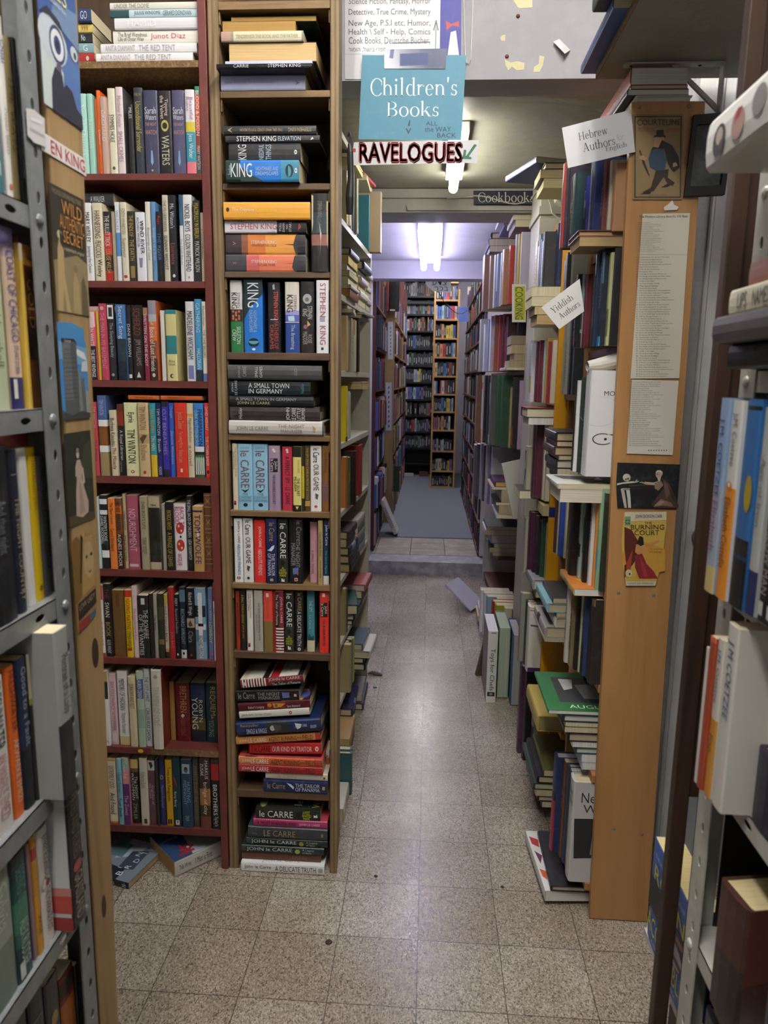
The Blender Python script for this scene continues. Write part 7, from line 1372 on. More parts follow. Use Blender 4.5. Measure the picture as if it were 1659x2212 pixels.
lyr(ZY[5] + .27, 2.42, [(1158, 1288, .028, '8f8566', [], {'pc': 'b3a988', 'cross': 1, 'L': .2, 'd': .14}), (1152, 1262, .034, '8a8d90', [], {'hd': 1, 'L': .24, 'd': .15, 'pc': 'cfc9b4'})], 'over upright books, ' + yw(6), GY(6))
orr(ZY[5], 2.425, [(1146, 1312, .06, 'dcd9d3', [('IS', '3c2a50', .3, .36, .3, .85, 'x')], {'hd': 1, 'd': .17, 'side': 'd9d6d0', 'front': [('dcd9d3', [(0, 0), (1, 0), (1, 1), (0, 1)]), ('4a2a66', [(0, .045), (1, .05), (1, .06), (0, .055)]), ('4a2a66', [(0, .93), (1, .93), (1, 1), (0, 1)]), ('3a2a4a', 'B.O', .2, .12, .55, .17), ('3a2a4a', 'IMA', .18, .19, .6, .24), ('6a6474', [(.02, .26), (.9, .34), (.9, .36), (.02, .29)]), ('3c2a50', 'IS', .2, .42, .6, .49), ('3c2a50', 'JO', .2, .54, .62, .61), ('3c2a50', 'SI', .2, .66, .62, .73), ('3a2a4a', 'AND', .18, .82, .7, .87)], 'desc': 'thick white hardback with purple bands and letters'}),
 (1140, 1300, .035, '3a443a', [], {'hd': 1}), (1128, 1282, .03, '8a8a80', [('CATALOGUE', 'a9954c', .3, .8)], {'hd': 1})], yw(6), GY(6), .62)
orr(.0008, 2.43, [(1168, 1500, .03, '6f8270', [('GARDEN', 'c9d0c0', .1, .6)], {'hd': 1, 'd': .06}), (1156, 1500, .04, 'a9abaa', [], {'hd': 1, 'd': .06, 'b': [('1a1a1c', .45, 1)]}), (1141, 1428, .05, '141316', [], {'hd': 1, 'd': .06, 'desc': 'tall black ledger hardback'}), (1128, 1440, .045, '4a2a40', [], {'hd': 1, 'd': .06, 'desc': 'tall plum coloured hardback'})], 'on the floor before the yellow sided bookcase', 'tall books standing at the foot of the yellow sided bookcase', .64)
YC[0] = 0
# ---------------------------------------------------------------- three large cookery books standing on the floor
gt = 'large books standing on the floor by the pillar'
def stand(px0, px1, pyb, pyt, Y, d, col, tx, o, desc, rz=0, inv=0):
    a = at(px0, pyb, Y=Y); b = at(px1, pyb, Y=Y); h = at((px0 + px1) / 2, pyt, Y=Y).z
    w = b.x - a.x
    m = T((a.x, Y, .0006)) @ RZ(rz) if not inv else T((b.x, Y + d, .0006)) @ RZ(180 + rz)
    return book(m, w, h, d, col, tx, o, 'on the floor by the pillar', desc, gt)
bk3 = stand(1049, 1070, 1514, 1364, 2.985, .24, 'd6d6d2', [('Toys for Chefs', '2c2c30', .24, .83, .2, .78)], {'hd': 0, 'pc': 'e3e1e3', 'm': [('2a2a2c', [(.12, .85), (.88, .85), (.88, .91), (.12, .91)]), ('8d8d90', disc(.5, .88, .18, .018)), ('8d8d8a', [(.3, .015), (.8, .015), (.8, .03), (.3, .03)])], 'back': [('8f8d88', [(0, 0), (1, 0), (1, 1), (0, 1)])]}, 'white large cookery book with black spine lettering')
stand(1073, 1097, 1500, 1356, 3.03, .23, '6f8a74', [], {'hd': 1, 'pc': 'a9b5a0'}, 'middle green cookery book turned pages outward', 0, 1)
stand(1103, 1122, 1514, 1372, 2.96, .22, '2a4a86', [], {'hd': 1, 'pc': 'aeb0ac'}, 'right blue cookery book turned pages outward', 0, 1)
# ---------------------------------------------------------------- cookbook bookcase beyond the pillar
cc = empty('bookcase', (.55, 4.2, 0), 'red brown bookcase of cookbooks beyond the pillar on the right', 'bookcase')
boxo('side_panel', .432, .70, 3.372, 3.392, 0, 2.075, M_brnz, cc, .001)
boxo('side_panel', .395, .70, 4.98, 5.0, 0, 2.05, M_wcase, cc, .001)
boxo('back_panel', .69, .70, 3.393, 4.979, 0, 2.05, M_dark, cc)
BK[0] = .685
ZC = [2.04, 1.72, 1.42, 1.06, .73, .36, .06]; SHELF.append(ZC[:5]); SHELF.append(ZC[6:] + [.73])
def cxf(y): return .432 - .03 * (y - 3.37) / 1.6
for i, z in enumerate(ZC):
    mb = MB(); L = cc.location; ya = 4.175 if i == 5 else 3.393; yb = 4.979
    mb.hexa([(cxf(a) - L.x if k == 0 else .689 - L.x, a - L.y, c) for c in (z - .018, z) for k, a in ((0, ya), (1, ya), (1, yb), (0, yb))])
    mb.build('shelf', M_wcase if i == 1 else M_brn, cc)
def cw(n): return f'cookbook bookcase {wnum(n)} row'
GC = lambda n: f'books on the {wnum(n)} row of the cookbook bookcase'
lyr(ZC[0] + .0003, 3.42, [(1112, 500, .03, '6f4a40', [], {'L': .26, 'd': .2, 'front': [('a35048', [(.1, .1), (.9, .1), (.9, .3), (.1, .3)]), ('a35048', [(.1, .5), (.9, .5), (.9, .7), (.1, .7)])]}), (1108, 480, .022, 'c9c6cc', [], {'L': .25, 'd': .2}), (1090, 470, .02, '1d2a66', [], {'L': .28, 'd': .22, 'dy': .25}), (1080, 466, .018, 'c3c0cc', [], {'L': .24, 'd': .2, 'dy': .22})], 'atop the cookbook bookcase', GC(1), .25, .2)
lyr(ZC[0] + .0003, 4.05, [(1058, 540, .03, '4a4048', [], {'L': .3, 'd': .24}), (1056, 520, .035, '1d2240', [], {'L': .3, 'd': .25}), (1062, 500, .03, '16171f', [], {'hd': 1, 'L': .3, 'd': .24})], 'atop cookbook bookcase, far end', GC(1), .28, .22)
orr(ZC[1], 3.41, [(1128, 500, .02, 'b9b6c9', []), (1122, 505, .03, 'c3a24c', [], {'m': [('16161a', [(0, .05 + .06 * i), (.4, .05 + .06 * i), (.4, .07 + .06 * i), (0, .07 + .06 * i)]) for i in range(14)], 'desc': 'spiral bound yellow cookbook'}), (1116, 505, .03, 'b0b3bc', []), (1104, 530, .045, 'b23a26', [('TABLE', 'e0b0a0', .1, .5)], {'hd': 1}), (1090, 538, .06, 'b3866a', [('ASIAN', '5a8a5a', .15, .35, .1, .9, 'x'), ('C', '2a4a34', .4, .5, .3, .8, 'x')], {'hd': 1}), (1084, 545, .04, 'b9bdc6', []), (1076, 548, .04, '8f9cc0', [], {'b': [('3a3a6a', .7, 1)]}), (1070, 550, .05, 'c6cbd3', []), (1060, 552, .06, '9a7a6c', []), (1047, 550, .11, '94756a', [], {'desc': 'broad pinkish brown book bundle'})], cw(2), GC(2), .688)
orr(ZC[2], 3.615, [(1120, 690, .05, '2a1d26', [], {'hd': 1}), (1098, 684, .08, '45202c', [('FRENCH', '9c6a70', .2, .7)], {'hd': 1}), (1090, 670, .05, '1b1418', [], {'side': '9c1f34', 'hd': 1}), (1080, 675, .03, 'b3475a', []), (1070, 668, .05, '9c6a50', [('THAI', 'e0c9a0', .2, .5)], {'b': [('5a5aa0', .1, .2), ('5a5aa0', .35, .45), ('d04a8a', .7, .8)]}), (1062, 662, .05, 'c9cbd6', []), (1056, 690, .05, '7f8ca0', []), (1048, 700, .08, 'c3c6cc', []), (1040, 680, .12, '9a9d94', [])], cw(3), GC(3), .688)
lyr(ZC[2] + .0003, 3.40, [(1092, 800, .012, 'd0c9c6', [], {'L': .28, 'd': .2}), (1100, 776, .03, 'b9a68f', [], {'cross': 1, 'L': .2, 'd': .2, 'pc': 'b5a584'}), (1112, 752, .03, 'a08a6c', [], {'cross': 1, 'L': .18, 'd': .2, 'pc': 'ad9c7c'}), (1106, 728, .04, '8f7a5c', [], {'cross': 1, 'L': .18, 'd': .2, 'pc': 'b7a585'}), (1106, 700, .04, '3a2230', [], {'cross': 1, 'L': .18, 'd': .2, 'pc': '9a8a70'})], 'tumbled pile, ' + cw(3), GC(3))
orr(ZC[3], 3.41, [(1124, 822, .02, 'b39ab9', []), (1112, 815, .045, '221a1c', [('DE', 'c9c0b0', .05, .1, .2, .8, 'x')], {'hd': 1, 'b': [('7a4020', .7, .95)]}), (1104, 836, .03, 'a3935c', []), (1088, 802, .06, '23482f', [], {'hd': 1}), (1078, 804, .05, '2a5a3a', [], {'hd': 1}), (1062, 812, .07, '5c605e', [], {'m': [('b9bcb8', [(.1, .1), (.9, .1), (.7, .4), (.2, .45)]), ('d6d9d4', [(.1, .85), (.9, .85), (.9, .98), (.1, .98)])]}), (1056, 808, .05, '24242e', []), (1049, 800, .05, '1b1a22', []), (1044, 800, .04, 'd3cdd3', [], {'b': [('c04a4c', .1, .2), ('c04a4c', .8, 1)]}), (1032, 806, .1, '7a5a44', [])], cw(4), GC(4), .688)
lyr(ZC[4] + .0003, 3.42, [(1076, 1040, .022, 'b9bcb9', [], {'L': .28, 'd': .22, 'hd': 1}), (1080, 1030, .04, '8a8272', [], {'L': .25, 'd': .2, 'pc': 'b0a384'}), (1074, 1012, .014, '3a3c3c', [], {'L': .28, 'd': .22}), (1086, 1000, .06, 'a39a80', [], {'L': .24, 'd': .2, 'pc': 'b3a788'}), (1066, 985, .012, 'c9b8a8', [], {'L': .3, 'd': .24}), (1072, 968, .026, '4a2f4a', [], {'L': .26, 'd': .2, 'pc': 'cfa95a', 'hd': 1})], 'pile, ' + cw(5), GC(5))
book(T((.405, 3.425, ZC[4] + .0003)) @ RY(-14) @ RZ(-90), .012, .27, .1, 'c6c8c0', [], {}, cw(5), 'slim pale grey board book leaning outward', GC(5))
orr(ZC[4], 3.78, [(1064, 960, .04, 'c3c6cc', []), (1058, 955, .05, '6a6f8a', [], {}), (1052, 960, .05, 'b3a3a8', []), (1046, 962, .06, '3c3c44', []), (1040, 958, .08, '8f8f9a', []), (1032, 960, .1, '4f4a4a', []), (1026, 962, .12, '6c6468', [])], 'upright, ' + cw(5), GC(5), .688)
lyr(ZC[5] + .0003, 4.2, [(1066, 1165, .02, 'b5b8c2', [], {'L': .26, 'd': .2}), (1058, 1150, .03, '4f5a3a', [], {'L': .26, 'd': .2, 'b': [('b3a53c', .3, .6)]}), (1070, 1128, .024, 'b9b6a2', [], {'L': .25, 'd': .2}), (1062, 1112, .05, '7c84c0', [], {'hd': 1, 'L': .24, 'd': .2, 'pc': 'c9c4b4'}), (1050, 1095, .03, 'd3d3d8', [], {'L': .26, 'd': .2}), (1054, 1080, .02, '3c3430', [], {'L': .26, 'd': .2})], 'pile, ' + cw(6), GC(6))
orr(ZC[6], 3.40, [(1116, 1132, .02, '2f4a3a', [], {}), (1098, 1148, .045, 'c9bf9f', [('PASTRY', '8a7a5c', .1, .5)], {'b': [('3f7a9c', .75, .82)]}), (1078, 1160, .06, '9c9a1e', [], {'hd': 1, 'desc': 'tall olive yellow hardback'}), (1072, 1136, .05, '9c1f22', [], {'hd': 1}), (1080, 1140, .03, '8a7a6c', []), (1058, 1180, .06, '7f9cb0', [], {'hd': 1}), (1050, 1190, .05, 'b9bcc0', []), (1042, 1200, .06, 'c9c9cc', [])], cw(7), GC(7), .688)
# books at the foot of the cookbook case
lyr(.0008, 3.42, [(1040, 1300, .05, 'c3c0c6', [], {'L': .2, 'd': .1, 'dy': .5}), (1034, 1275, .03, 'd3b37a', [], {'L': .2, 'd': .11, 'dy': .5, 'b': [('4a7a3a', .2, .5)]}), (1038, 1255, .03, 'b9c0c9', [], {'L': .2, 'd': .1, 'dy': .5})], 'on the floor beside the cookbook bookcase', 'books piled on the floor beside the cookbook bookcase')
q = at(1052, 1318, Z=.0006)
book(T((.245, 3.30, .001)) @ RZ(-80) @ RX(-12), .03, .24, .17, '4a3c34', [('ONE', 'a98a5c', .2, .4)], {'hd': 1, 'pc': 'd6d2c8', 'front': [('6a4a3c', [(.1, .5), (.9, .5), (.9, .95), (.1, .95)]), ('b08a5c', 'UNDER', .2, .1, .8, .2)]}, 'on the floor by the pillar', 'brown hardback leaning upright behind the three cookery books', 'loose')
q = at(1016, 1325, Z=.0006)
book(T((q.x, q.y, .012)) @ RZ(-25) @ RY(-52), .014, .22, .19, 'b9b6c0', [], {'pc': 'a9a83c', 'front': [], 'back': [('cfc6cc', [(0, 0), (1, 0), (1, 1), (0, 1)]), ('a98fb0', disc(.3, .3, .12, .1)), ('a3a83c', disc(.6, .5, .1, .08)), ('b98f9c', disc(.3, .7, .12, .1)), ('8f9cb0', disc(.7, .8, .1, .08))], 'wrap': 0}, 'on the floor by the pillar', 'flowered pale cookbook propped slanting', 'loose')
# hanging sign with the yellow centre, and the carved serif sign on the lintel
fsheet('sign', 'yellow and white hand lettered sign hanging on the red brown upright', 1106, 614, 1136, 696, 'd6d4d0', [('c9bd2c', [(.18, .06), (.92, .06), (.92, .94), (.18, .94)])], [('COOKING', '2f7a4a', .24, .93, .24 + .62, .93, {})][0:0], Y=3.366)
sg = MB(); a = at(1111, 620, Y=3.3648); b = at(1132, 620, Y=3.3648); c = at(1111, 690, Y=3.3648)
put_text(sg, 'COOKING', a + (b - a) * .1, (c - a).normalized(), (b - a).normalized(), (c - a).length, (b - a).length * .78, 0, False, 3.0)
sg.build('lettering', [ink('23704a')], [o for o in bpy.data.objects if o.get('label', '').startswith('yellow and white hand lettered')][0]).location = -[o for o in bpy.data.objects if o.get('label', '').startswith('yellow and white hand lettered')][0].location
fsheet('sign', 'dark navy sign with cream serif word on the lintel by the pillar', 1023, 412, 1156, 441, '17182c', [], [('Cookbooks', 'c9c6ae', .07, .14, .99, .9, {'serif': 1, 'st': 1.3})], Y=3.36, t=.006)
# ---------------------------------------------------------------- white bookcase along the left of the aisle
AW = -3.2
WO = Vector((-.262, 3.215, 0))
wm = T(WO) @ RZ(AW)
wc = empty('bookcase', WO, 'white painted bookcase lining the left side of the aisle', 'bookcase'); wc.rotation_euler = (0, 0, math.radians(AW))
MB().box(-.27, 0, -.019, 0, 0, 2.15).build('side_panel', M_wcase, wc, .001)
MB().box(-.27, 0, -1.12, -1.10, 0, 2.15).build('side_panel', M_wcase, wc, .001)
MB().box(-.278, -.271, -1.12, 0, 0, 2.15).build('back_panel', M_wcase, wc)
ZW = [1.888, 1.648, 1.397, 1.15, .908, .66, .422, .195]
for z in ZW: MB().box(-.27, -.001, -1.0995, -.0195, z - .02, z).build('shelf', M_wcase, wc, .001)
MB().box(-.27, -.001, -1.0995, -.0195, 2.13, 2.15).build('top_board', M_wcase, wc)
def ww(n): return f'white bookcase {wnum(n)} row'
GW = lambda n: f'books on the {wnum(n)} row of the white bookcase'
def wrow(i, y, items, where=None, z=None):
    """upright, near to far in the case's own frame: (thickness, height, protrusion, colour, text, opts)"""
    n = 0
    for it in items:
        t, h, p, col = it[:4]; tx = it[4] if len(it) > 4 else (); o = dict(it[5]) if len(it) > 5 else {}
        n += 1
        book(wm @ T((p, y, (ZW[i] if z is None else z) + .0003)) @ RZ(90), t, h, o.get('d', .16), col, tx, o, f'{wnum(n)} from camera, {where or ww(i + 1)}', None, GW(i + 1))
        y += t + .0006
def wlie(i, y, z, items, where):
    n = 0
    for it in items:
        t, L, d, p, col = it[:5]; tx = it[5] if len(it) > 5 else (); o = dict(it[6]) if len(it) > 6 else {}
        n += 1
        yy = y + o.get('dy', 0)
        m = wm @ T((p, yy + L, z)) @ RZ(90) @ RY(-90)
        if o.get('end'): m = wm @ T((p - d, yy, z)) @ RZ(-90) @ RY(-90)
        if 'rz' in o: m = wm @ T((p, yy, 0)) @ RZ(o['rz']) @ T((-p, -yy, 0)) @ wm.inverted() @ m
        book(m, t, L, d, col, tx, o, (f'{wnum(n)} from bottom, {where}' if len(items) > 1 else where), None, GW(i + 1))
        z += t + .0004
wrow(0, -.62, [(.03, .17, .0, 'c9b88a'), (.02, .19, .005, 'd3cfc0'), (.028, .16, -.01, '9a3a3c'), (.024, .18, .0, '6a6f66'), (.03, .19, -.005, 'b9b18f'), (.022, .2, .0, '3a4a58'), (.03, .185, .01, '8a8468'), (.026, .19, .0, 'cdc9b4')])
wlie(0, -.60, ZW[0] + .2, [(.016, .2, .14, .02, 'c3b27a', (), {'end': 1, 'pc': 'cdbb86'}), (.014, .19, .14, .0, '3a3c44', (), {'end': 1, 'pc': 'c9bd94', 'rz': 8})], 'over upright books, ' + ww(1))
wlie(0, -.36, ZW[0] + .205, [(.018, .19, .14, .03, 'cdc6a8', (), {'end': 1, 'pc': 'd6cda4', 'rz': 4}), (.01, .18, .13, .02, 'b0404c', (), {'rz': -6})], 'over far books, ' + ww(1))
wrow(0, -.12, [(.02, .21, .005, '2f6f80'), (.03, .2, .0, '9a8a3c', (), {'b': [('25241f', .75, .9)]}), (.045, .235, .045, 'b09c82', (), {'d': .15, 'pc': 'b8a488'})], 'far end, ' + ww(1))
wlie(1, -.62, ZW[1] + .0003, [(.03, .2, .15, .01, '7a4a1e', (), {'pc': 'b08a50'}), (.012, .19, .14, .015, 'c9c6cc'), (.026, .2, .15, .005, 'cfc6a2', (), {'end': 1, 'pc': 'd6cda6'}), (.02, .19, .14, .01, '4a4c44', (), {'end': 1, 'pc': 'c3b88f'}), (.02, .2, .14, .0, 'c3c0b0'), (.03, .2, .15, .006, 'b9a26a', (), {'end': 1, 'pc': 'cbb67c'}), (.022, .19, .14, .012, '33363c', (), {'hd': 1, 'pc': 'c9c0a0'})], 'near pile, ' + ww(2))
wlie(1, -.36, ZW[1] + .0003, [(.03, .19, .15, .0, 'd3cba8', (), {'end': 1, 'pc': 'd6cfae'}), (.024, .2, .15, .008, 'd9d6d0'), (.028, .19, .14, .0, '8f8766', (), {'end': 1, 'pc': 'cabf94'}), (.02, .18, .14, .012, 'c6b6c0'), (.026, .2, .15, .0, 'bcb7a4', (), {'pc': 'c9bb8c'}), (.03, .2, .15, .02, '1e2a2a', (), {'hd': 1, 'pc': 'c9bb8c'})], 'middle pile, ' + ww(2))
wlie(1, -.15, ZW[1] + .0003, [(.026, .12, .15, .0, 'b9b2a0', (), {'end': 1, 'pc': 'cfc7a8'}), (.02, .12, .14, .006, 'c9b3bd'), (.03, .12, .14, .0, '8a8262', (), {'end': 1, 'pc': 'c6ba8e'}), (.02, .12, .14, .004, 'd6d3cc'), (.03, .12, .14, .0, '6a5c3c', (), {'end': 1, 'pc': 'c3b07a'}), (.02, .12, .14, .01, 'cfc9d0')], 'far pile, ' + ww(2))
wrow(2, -.62, [(.04, .19, .0, 'b39a6c'), (.03, .185, .0, '8a744c'), (.03, .18, -.004, '6a5a44'), (.035, .19, .0, '9a9a94', [('ARTIST', '6f6f6a', .2, .7)]), (.03, .185, -.003, 'a9a698'), (.026, .19, .0, 'bdb893', [], {'b': [('b5702c', .0, .3)]}), (.03, .188, .0, 'c3be9a'), (.045, .2, .004, '121214', [], {'hd': 1, 'm': [('c02a2c', [(.1, .14), (.9, .14), (.9, .16), (.1, .16)])]}), (.03, .195, .0, 'c9b81c', [('MUSEUM', '2a2a1c', .45, .75)], {'m': [('1e1e1a', [(.3, .3), (.9, .2), (.9, .5), (.5, .65)]), ('1e1e1a', [(.6, .7), (.9, .65), (.9, .85), (.7, .88)])]})])
wlie(2, -.6, ZW[2] + .202, [(.012, .18, .13, .02, 'd0cfd2', (), {'rz': 6}), (.012, .18, .13, .0, '9a8f84', (), {'end': 1, 'pc': 'b9ae90'})], 'over near books, ' + ww(3))
wlie(2, -.34, ZW[2] + .203, [(.014, .2, .14, .012, '5a4f52'), (.009, .18, .13, .02, '8f8a84', (), {'rz': -5})], 'over black book, ' + ww(3))
wrow(3, -.62, [(.035, .195, .0, 'c0ad1c', [], {'b': [('22221c', .92, 1)]}), (.02, .18, -.005, '8a6a2c'), (.03, .175, -.01, 'b9b592'), (.03, .17, -.006, 'a9abaa'), (.028, .175, -.01, 'c3bf9c'), (.03, .17, -.012, 'b9b492')])
wlie(3, -.42, ZW[3] + .182, [(.022, .17, .13, .03, 'b8a578', (), {'end': 1, 'pc': 'c3b284'}), (.006, .16, .12, .025, 'b04a5a')], 'over upright books, ' + ww(4))
wrow(4, -.62, [(.04, .185, .0, 'a9662a'), (.03, .18, .006, '4a5a34', [], {'b': [('7a6a34', .3, .5)]}), (.04, .2, .02, '241512', [], {'hd': 1}), (.02, .17, .0, '8f8f8a'), (.03, .17, -.01, 'a3a8a4'), (.03, .165, -.01, '5f6a6a')])
wrow(4, -.33, [(.11, .2, .0, '8f1c17', [], {'hd': 1, 'd': .18, 'desc': 'very thick red hardback'}), (.02, .19, -.01, '1a1a1c')], 'far end, ' + ww(5))
wlie(5, -.6, ZW[5] + .0003, [(.035, .21, .16, .015, '1d1a16', (), {'hd': 1, 'pc': '9a8458'}), (.03, .2, .15, .012, '2a2a2e', (), {'hd': 1, 'pc': 'a08d64'}), (.03, .2, .15, .01, '23262c', (), {'hd': 1, 'pc': 'a6946c', 'b': [('8f94ac', .3, .7)]}), (.03, .2, .15, .0, '6a5c40', (), {'pc': 'b09c6c'}), (.03, .2, .15, .006, '3a2a2a', (), {'hd': 1, 'pc': 'a8956c'})], 'near pile, ' + ww(6))
wlie(5, -.32, ZW[5] + .0003, [(.03, .2, .15, .0, '8a8d90'), (.028, .19, .15, .0, '5a6a80'), (.03, .2, .15, .0, '9c968c'), (.026, .19, .14, .0, '6a6660'), (.03, .2, .14, .0, 'a8a49a')], 'far pile, ' + ww(6))
wrow(6, -.62, [(.03, .18, .0, '8f8158'), (.03, .17, .0, '2a2620')], 'near end, ' + ww(7))
wlie(6, -.5, ZW[6] + .0003, [(.02, .2, .15, .01, '26282c', (), {'hd': 1}), (.024, .2, .15, .015, '2a2c30', (), {'hd': 1}), (.04, .21, .16, .03, '234a3c', (), {'hd': 1, 'rz': 12, 'desc': 'dark green hardback sliding outward'})], 'middle pile, ' + ww(7))
wlie(6, -.24, ZW[6] + .0003, [(.03, .2, .15, .0, '3a3c40', (), {'hd': 1}), (.03, .2, .15, .006, '4a4c50'), (.03, .2, .15, .02, 'a35a54', (), {'pc': 'd3c9bd', 'desc': 'faded red hardback', 'hd': 1})], 'far pile, ' + ww(7))
wrow(7, -.62, [(.03, .19, .02, 'a3966c'), (.03, .19, .012, '1b2230', [], {'hd': 1}), (.035, .185, .014, '2f6a78'), (.03, .18, .016, 'b3a52a'), (.02, .12, .01, '7a2a26', [], {'b': [('d3c4b0', .2, .9)]})])
wlie(7, -.4, ZW[7] + .0003, [(.03, .2, .15, .045, '1e2c2e', (), {'hd': 1, 'pc': 'c9bf9c'}), (.024, .2, .15, .04, '23343a', (), {'hd': 1, 'pc': 'cdc4a6'}), (.03, .21, .16, .065, 'cfccc2', (), {'hd': 1, 'pc': 'cdc3a4', 'desc': 'white hardback sticking far out'}), (.03, .2, .15, .035, '5f7080', (), {'hd': 1, 'pc': 'd0c6a6', 'ro': .2, 'b': [('a98f5a', .7, .85)], 'desc': 'glossy blue grey hardback'})], 'stack sticking out of ' + ww(8))
# floor level in front of the white case
fl = 'floor before the white bookcase'; gfl = 'books on the floor before the white bookcase'
def fbook(X, y0, z, t, L, d, col, tx, o, desc): book(T((X, y0 + L, z)) @ RZ(90) @ RY(-90), t, L, d, col, tx, o, fl, desc, gfl)
def fup(X, y0, t, h, d, col, tx, o, desc): book(T((X, y0, .0006)) @ RZ(90), t, h, d, col, tx, o, fl, desc, gfl)
fbook(-.262, 2.40, .0006, .05, .22, .15, '4a3018', [], {'pc': 'b08a50'}, 'brown book lying pages forward')
fbook(-.258, 2.42, .0512, .045, .2, .14, 'a9885a', [], {'pc': 'c9a868'}, 'tan paged book lying above the brown one')
fbook(-.268, 2.62 - .02, .0968 + .0, .03, .22, .15, '2a2c56', [('ATLAS', 'c9c4b0', .4, .7)], {'hd': 1, 'b': [('7f8fc0', .3, .5)]}, 'navy hardback topmost of its heap')
fup(-.232, 2.22, .02, .15, .07, '2f6066', [], {'hd': 1}, 'upright teal hardback beside the plywood bookcase')
fup(-.235, 2.245, .03, .15, .07, '3a5a56', [], {'hd': 1, 'b': [('6f9a94', .1, .6), ('26282a', .75, 1)]}, 'upright grey green hardback')
fbook(-.238, 1.99 + .07, .0006, .05, .155, .07, 'd3cfc6', [('MAPS', '8d8981', .5, .8)], {'b': [('3a3634', .48, .5)]}, 'fat white rolled paperback at the corner')
fbook(-.250, 2.86, .0006, .03, .22, .14, '3a3a5c', [], {'hd': 1}, 'dark violet hardback lying low')
fbook(-.256, 2.88, .031, .028, .2, .14, '8a8a80', [], {}, 'grey paperback lying on the violet one')
rag = MB(); rag.tube([(0, 0, .006), (.02, .004, .012), (.045, -.002, .008), (.07, -.008, .006)], [.004, .009, .010, .004], 8)
ro = rag.build('paper_scrap', cov('6a655c', .9)); ro.location = (-.262, 3.235, 0); tag(ro, 'dirty crumpled scrap on the floor at the white bookcase end', 'paper')
# pile of picture books in the gap between the two cases is not visible; specks of grit on the tiles
for k, (x, y) in enumerate(((844, 1335), (816, 1335), (1085, 1916), (812, 1893), (710, 2035), (810, 1485))):
    q = at(x, y, Z=.0005); g = MB().dome((0, 0, 0), (0, 0, 1), .005 if k < 4 else .009, .003, 9).build('floor_speck', ink('2a2724')); g.location = q
    tag(g, ['black speck on the aisle floor, right of the far pair', 'black speck on the aisle floor, left of the far pair', 'dark speck on the floor before the beech bookcase', 'faint dark speck before the plywood bookcase', 'largest dark smudge on the near floor', 'small speck on the floor by the white bookcase'][k], 'speck')
# ---------------------------------------------------------------- white steel shelving close on the right
XQ = .38
rsh = empty('steel_shelving', (.54, .4, 0), 'white slotted steel shelving close to the camera on the right', 'shelving')
ZQ = [1.80, 1.60, 1.385, 1.12, .874, .615, .36]
steel_unit(rsh, XQ, -1, -.25, .94, .32, ZQ, .026, M_wht, None, [.80, .2], .03, (.044,))
boxo('back_panel', .705, .71, -.24, .935, .05, 2.3, M_dark, rsh)
boxo('side_panel', .4185, .70, .9365, .9395, .05, 2.3, M_dark, rsh)
pst = empty('wooden_post', (.37, .99, 0), 'dark stained wooden post standing before the white steel shelving', 'post')
for nm, z0, z1, xa, xb, w, ya in (('front_lath', 0, 2.4, .362, .370, .022, .985), ('back_lath', .78, 2.4, .3875, .3925, .018, .99)):
    c = []
    for z, x0 in ((z0, xa), (z1, xb)): c += [(x0 - .37, ya - .99, z), (x0 + w - .37, ya - .99, z), (x0 + w - .37, ya + .02 - .99, z), (x0 - .37, ya + .02 - .99, z)]
    MB().hexa(c).build(nm, M_dkw, pst, .002)
GR = lambda n: f'books on the {wnum(n)} row of the white steel shelving'
def rst(i, y, items):
    n = 0
    for t, h, xf, col, tx, o in items:
        n += 1; y -= t
        book(T((xf, y + t, ZQ[i] + .0003)) @ RZ(-90), t, h, o.get('d', .14), col, tx, o, f'{wnum(n)} from the dark post, white steel shelving {wnum(i + 1)} row', None, GR(i + 1)); y -= .0006
def rly(z, items, where):
    n = 0
    for t, L, d, xf, yf, col, tx, o in items:
        n += 1
        book(T((xf, yf - L, z)) @ RZ(-90) @ RY(-90), t, L, d, col, tx, o, (f'{wnum(n)} from bottom, {where}' if len(items) > 1 else where), None, 'books lying on the white steel shelving'); z += t + .0004
rly(ZQ[1] + .0003, [(.054, .32, .25, .304, .892, 'd9d8d4', [], {'hd': 1, 'd': .2, 'm': [('26222e', disc(.42, .12, .3, .055)), ('b9a99c', disc(.5, .12, .16, .03)), ('4a2a3c', disc(.3, .14, .1, .02)), ('b08a84', disc(.45, .27, .27, .05)), ('a83a4a', [(.5, .24), (.72, .26), (.7, .3), (.55, .28)]), ('8d8688', disc(.55, .42, .25, .05)), ('6f5a5c', disc(.5, .58, .26, .05))], 'desc': 'thick white book with round pictures on its spine'})], 'white steel shelving second row')
rly(ZQ[2] + .0003, [(.028, .28, .2, .347, .89, '131316', [('THE COLLECTED', '3a3a3e', .12, .4)], {'hd': 1, 'd': .2}), (.03, .3, .24, .328, .892, '4d494a', [], {'hd': 1, 'pc': '8f887c', 'desc': 'worn dark grey hardback sticking out'}), (.028, .24, .17, .337, .88, 'cfcab0', [('UPS', '4a4a44', .1, .2), ('NAMES', '3a3a3a', .26, .42), ('LOVE', 'a3343a', .46, .64)], {}), (.028, .22, .15, .35, .865, '8a5a4c', [], {}), (.02, .2, .14, .372, .875, '7a736a', [], {'pc': '9a9284'}), (.02, .19, .14, .376, .87, '837b70', [], {'pc': '9a9284'}), (.022, .2, .14, .372, .872, '6f685f', [], {'pc': '9a9284'})], 'pile, white steel shelving third row')
rst(0, .86, [(.05, .2, .372, 'cfc8ba', [], {'hd': 1}), (.03, .2, .375, '2a2c34', [], {'hd': 1})])
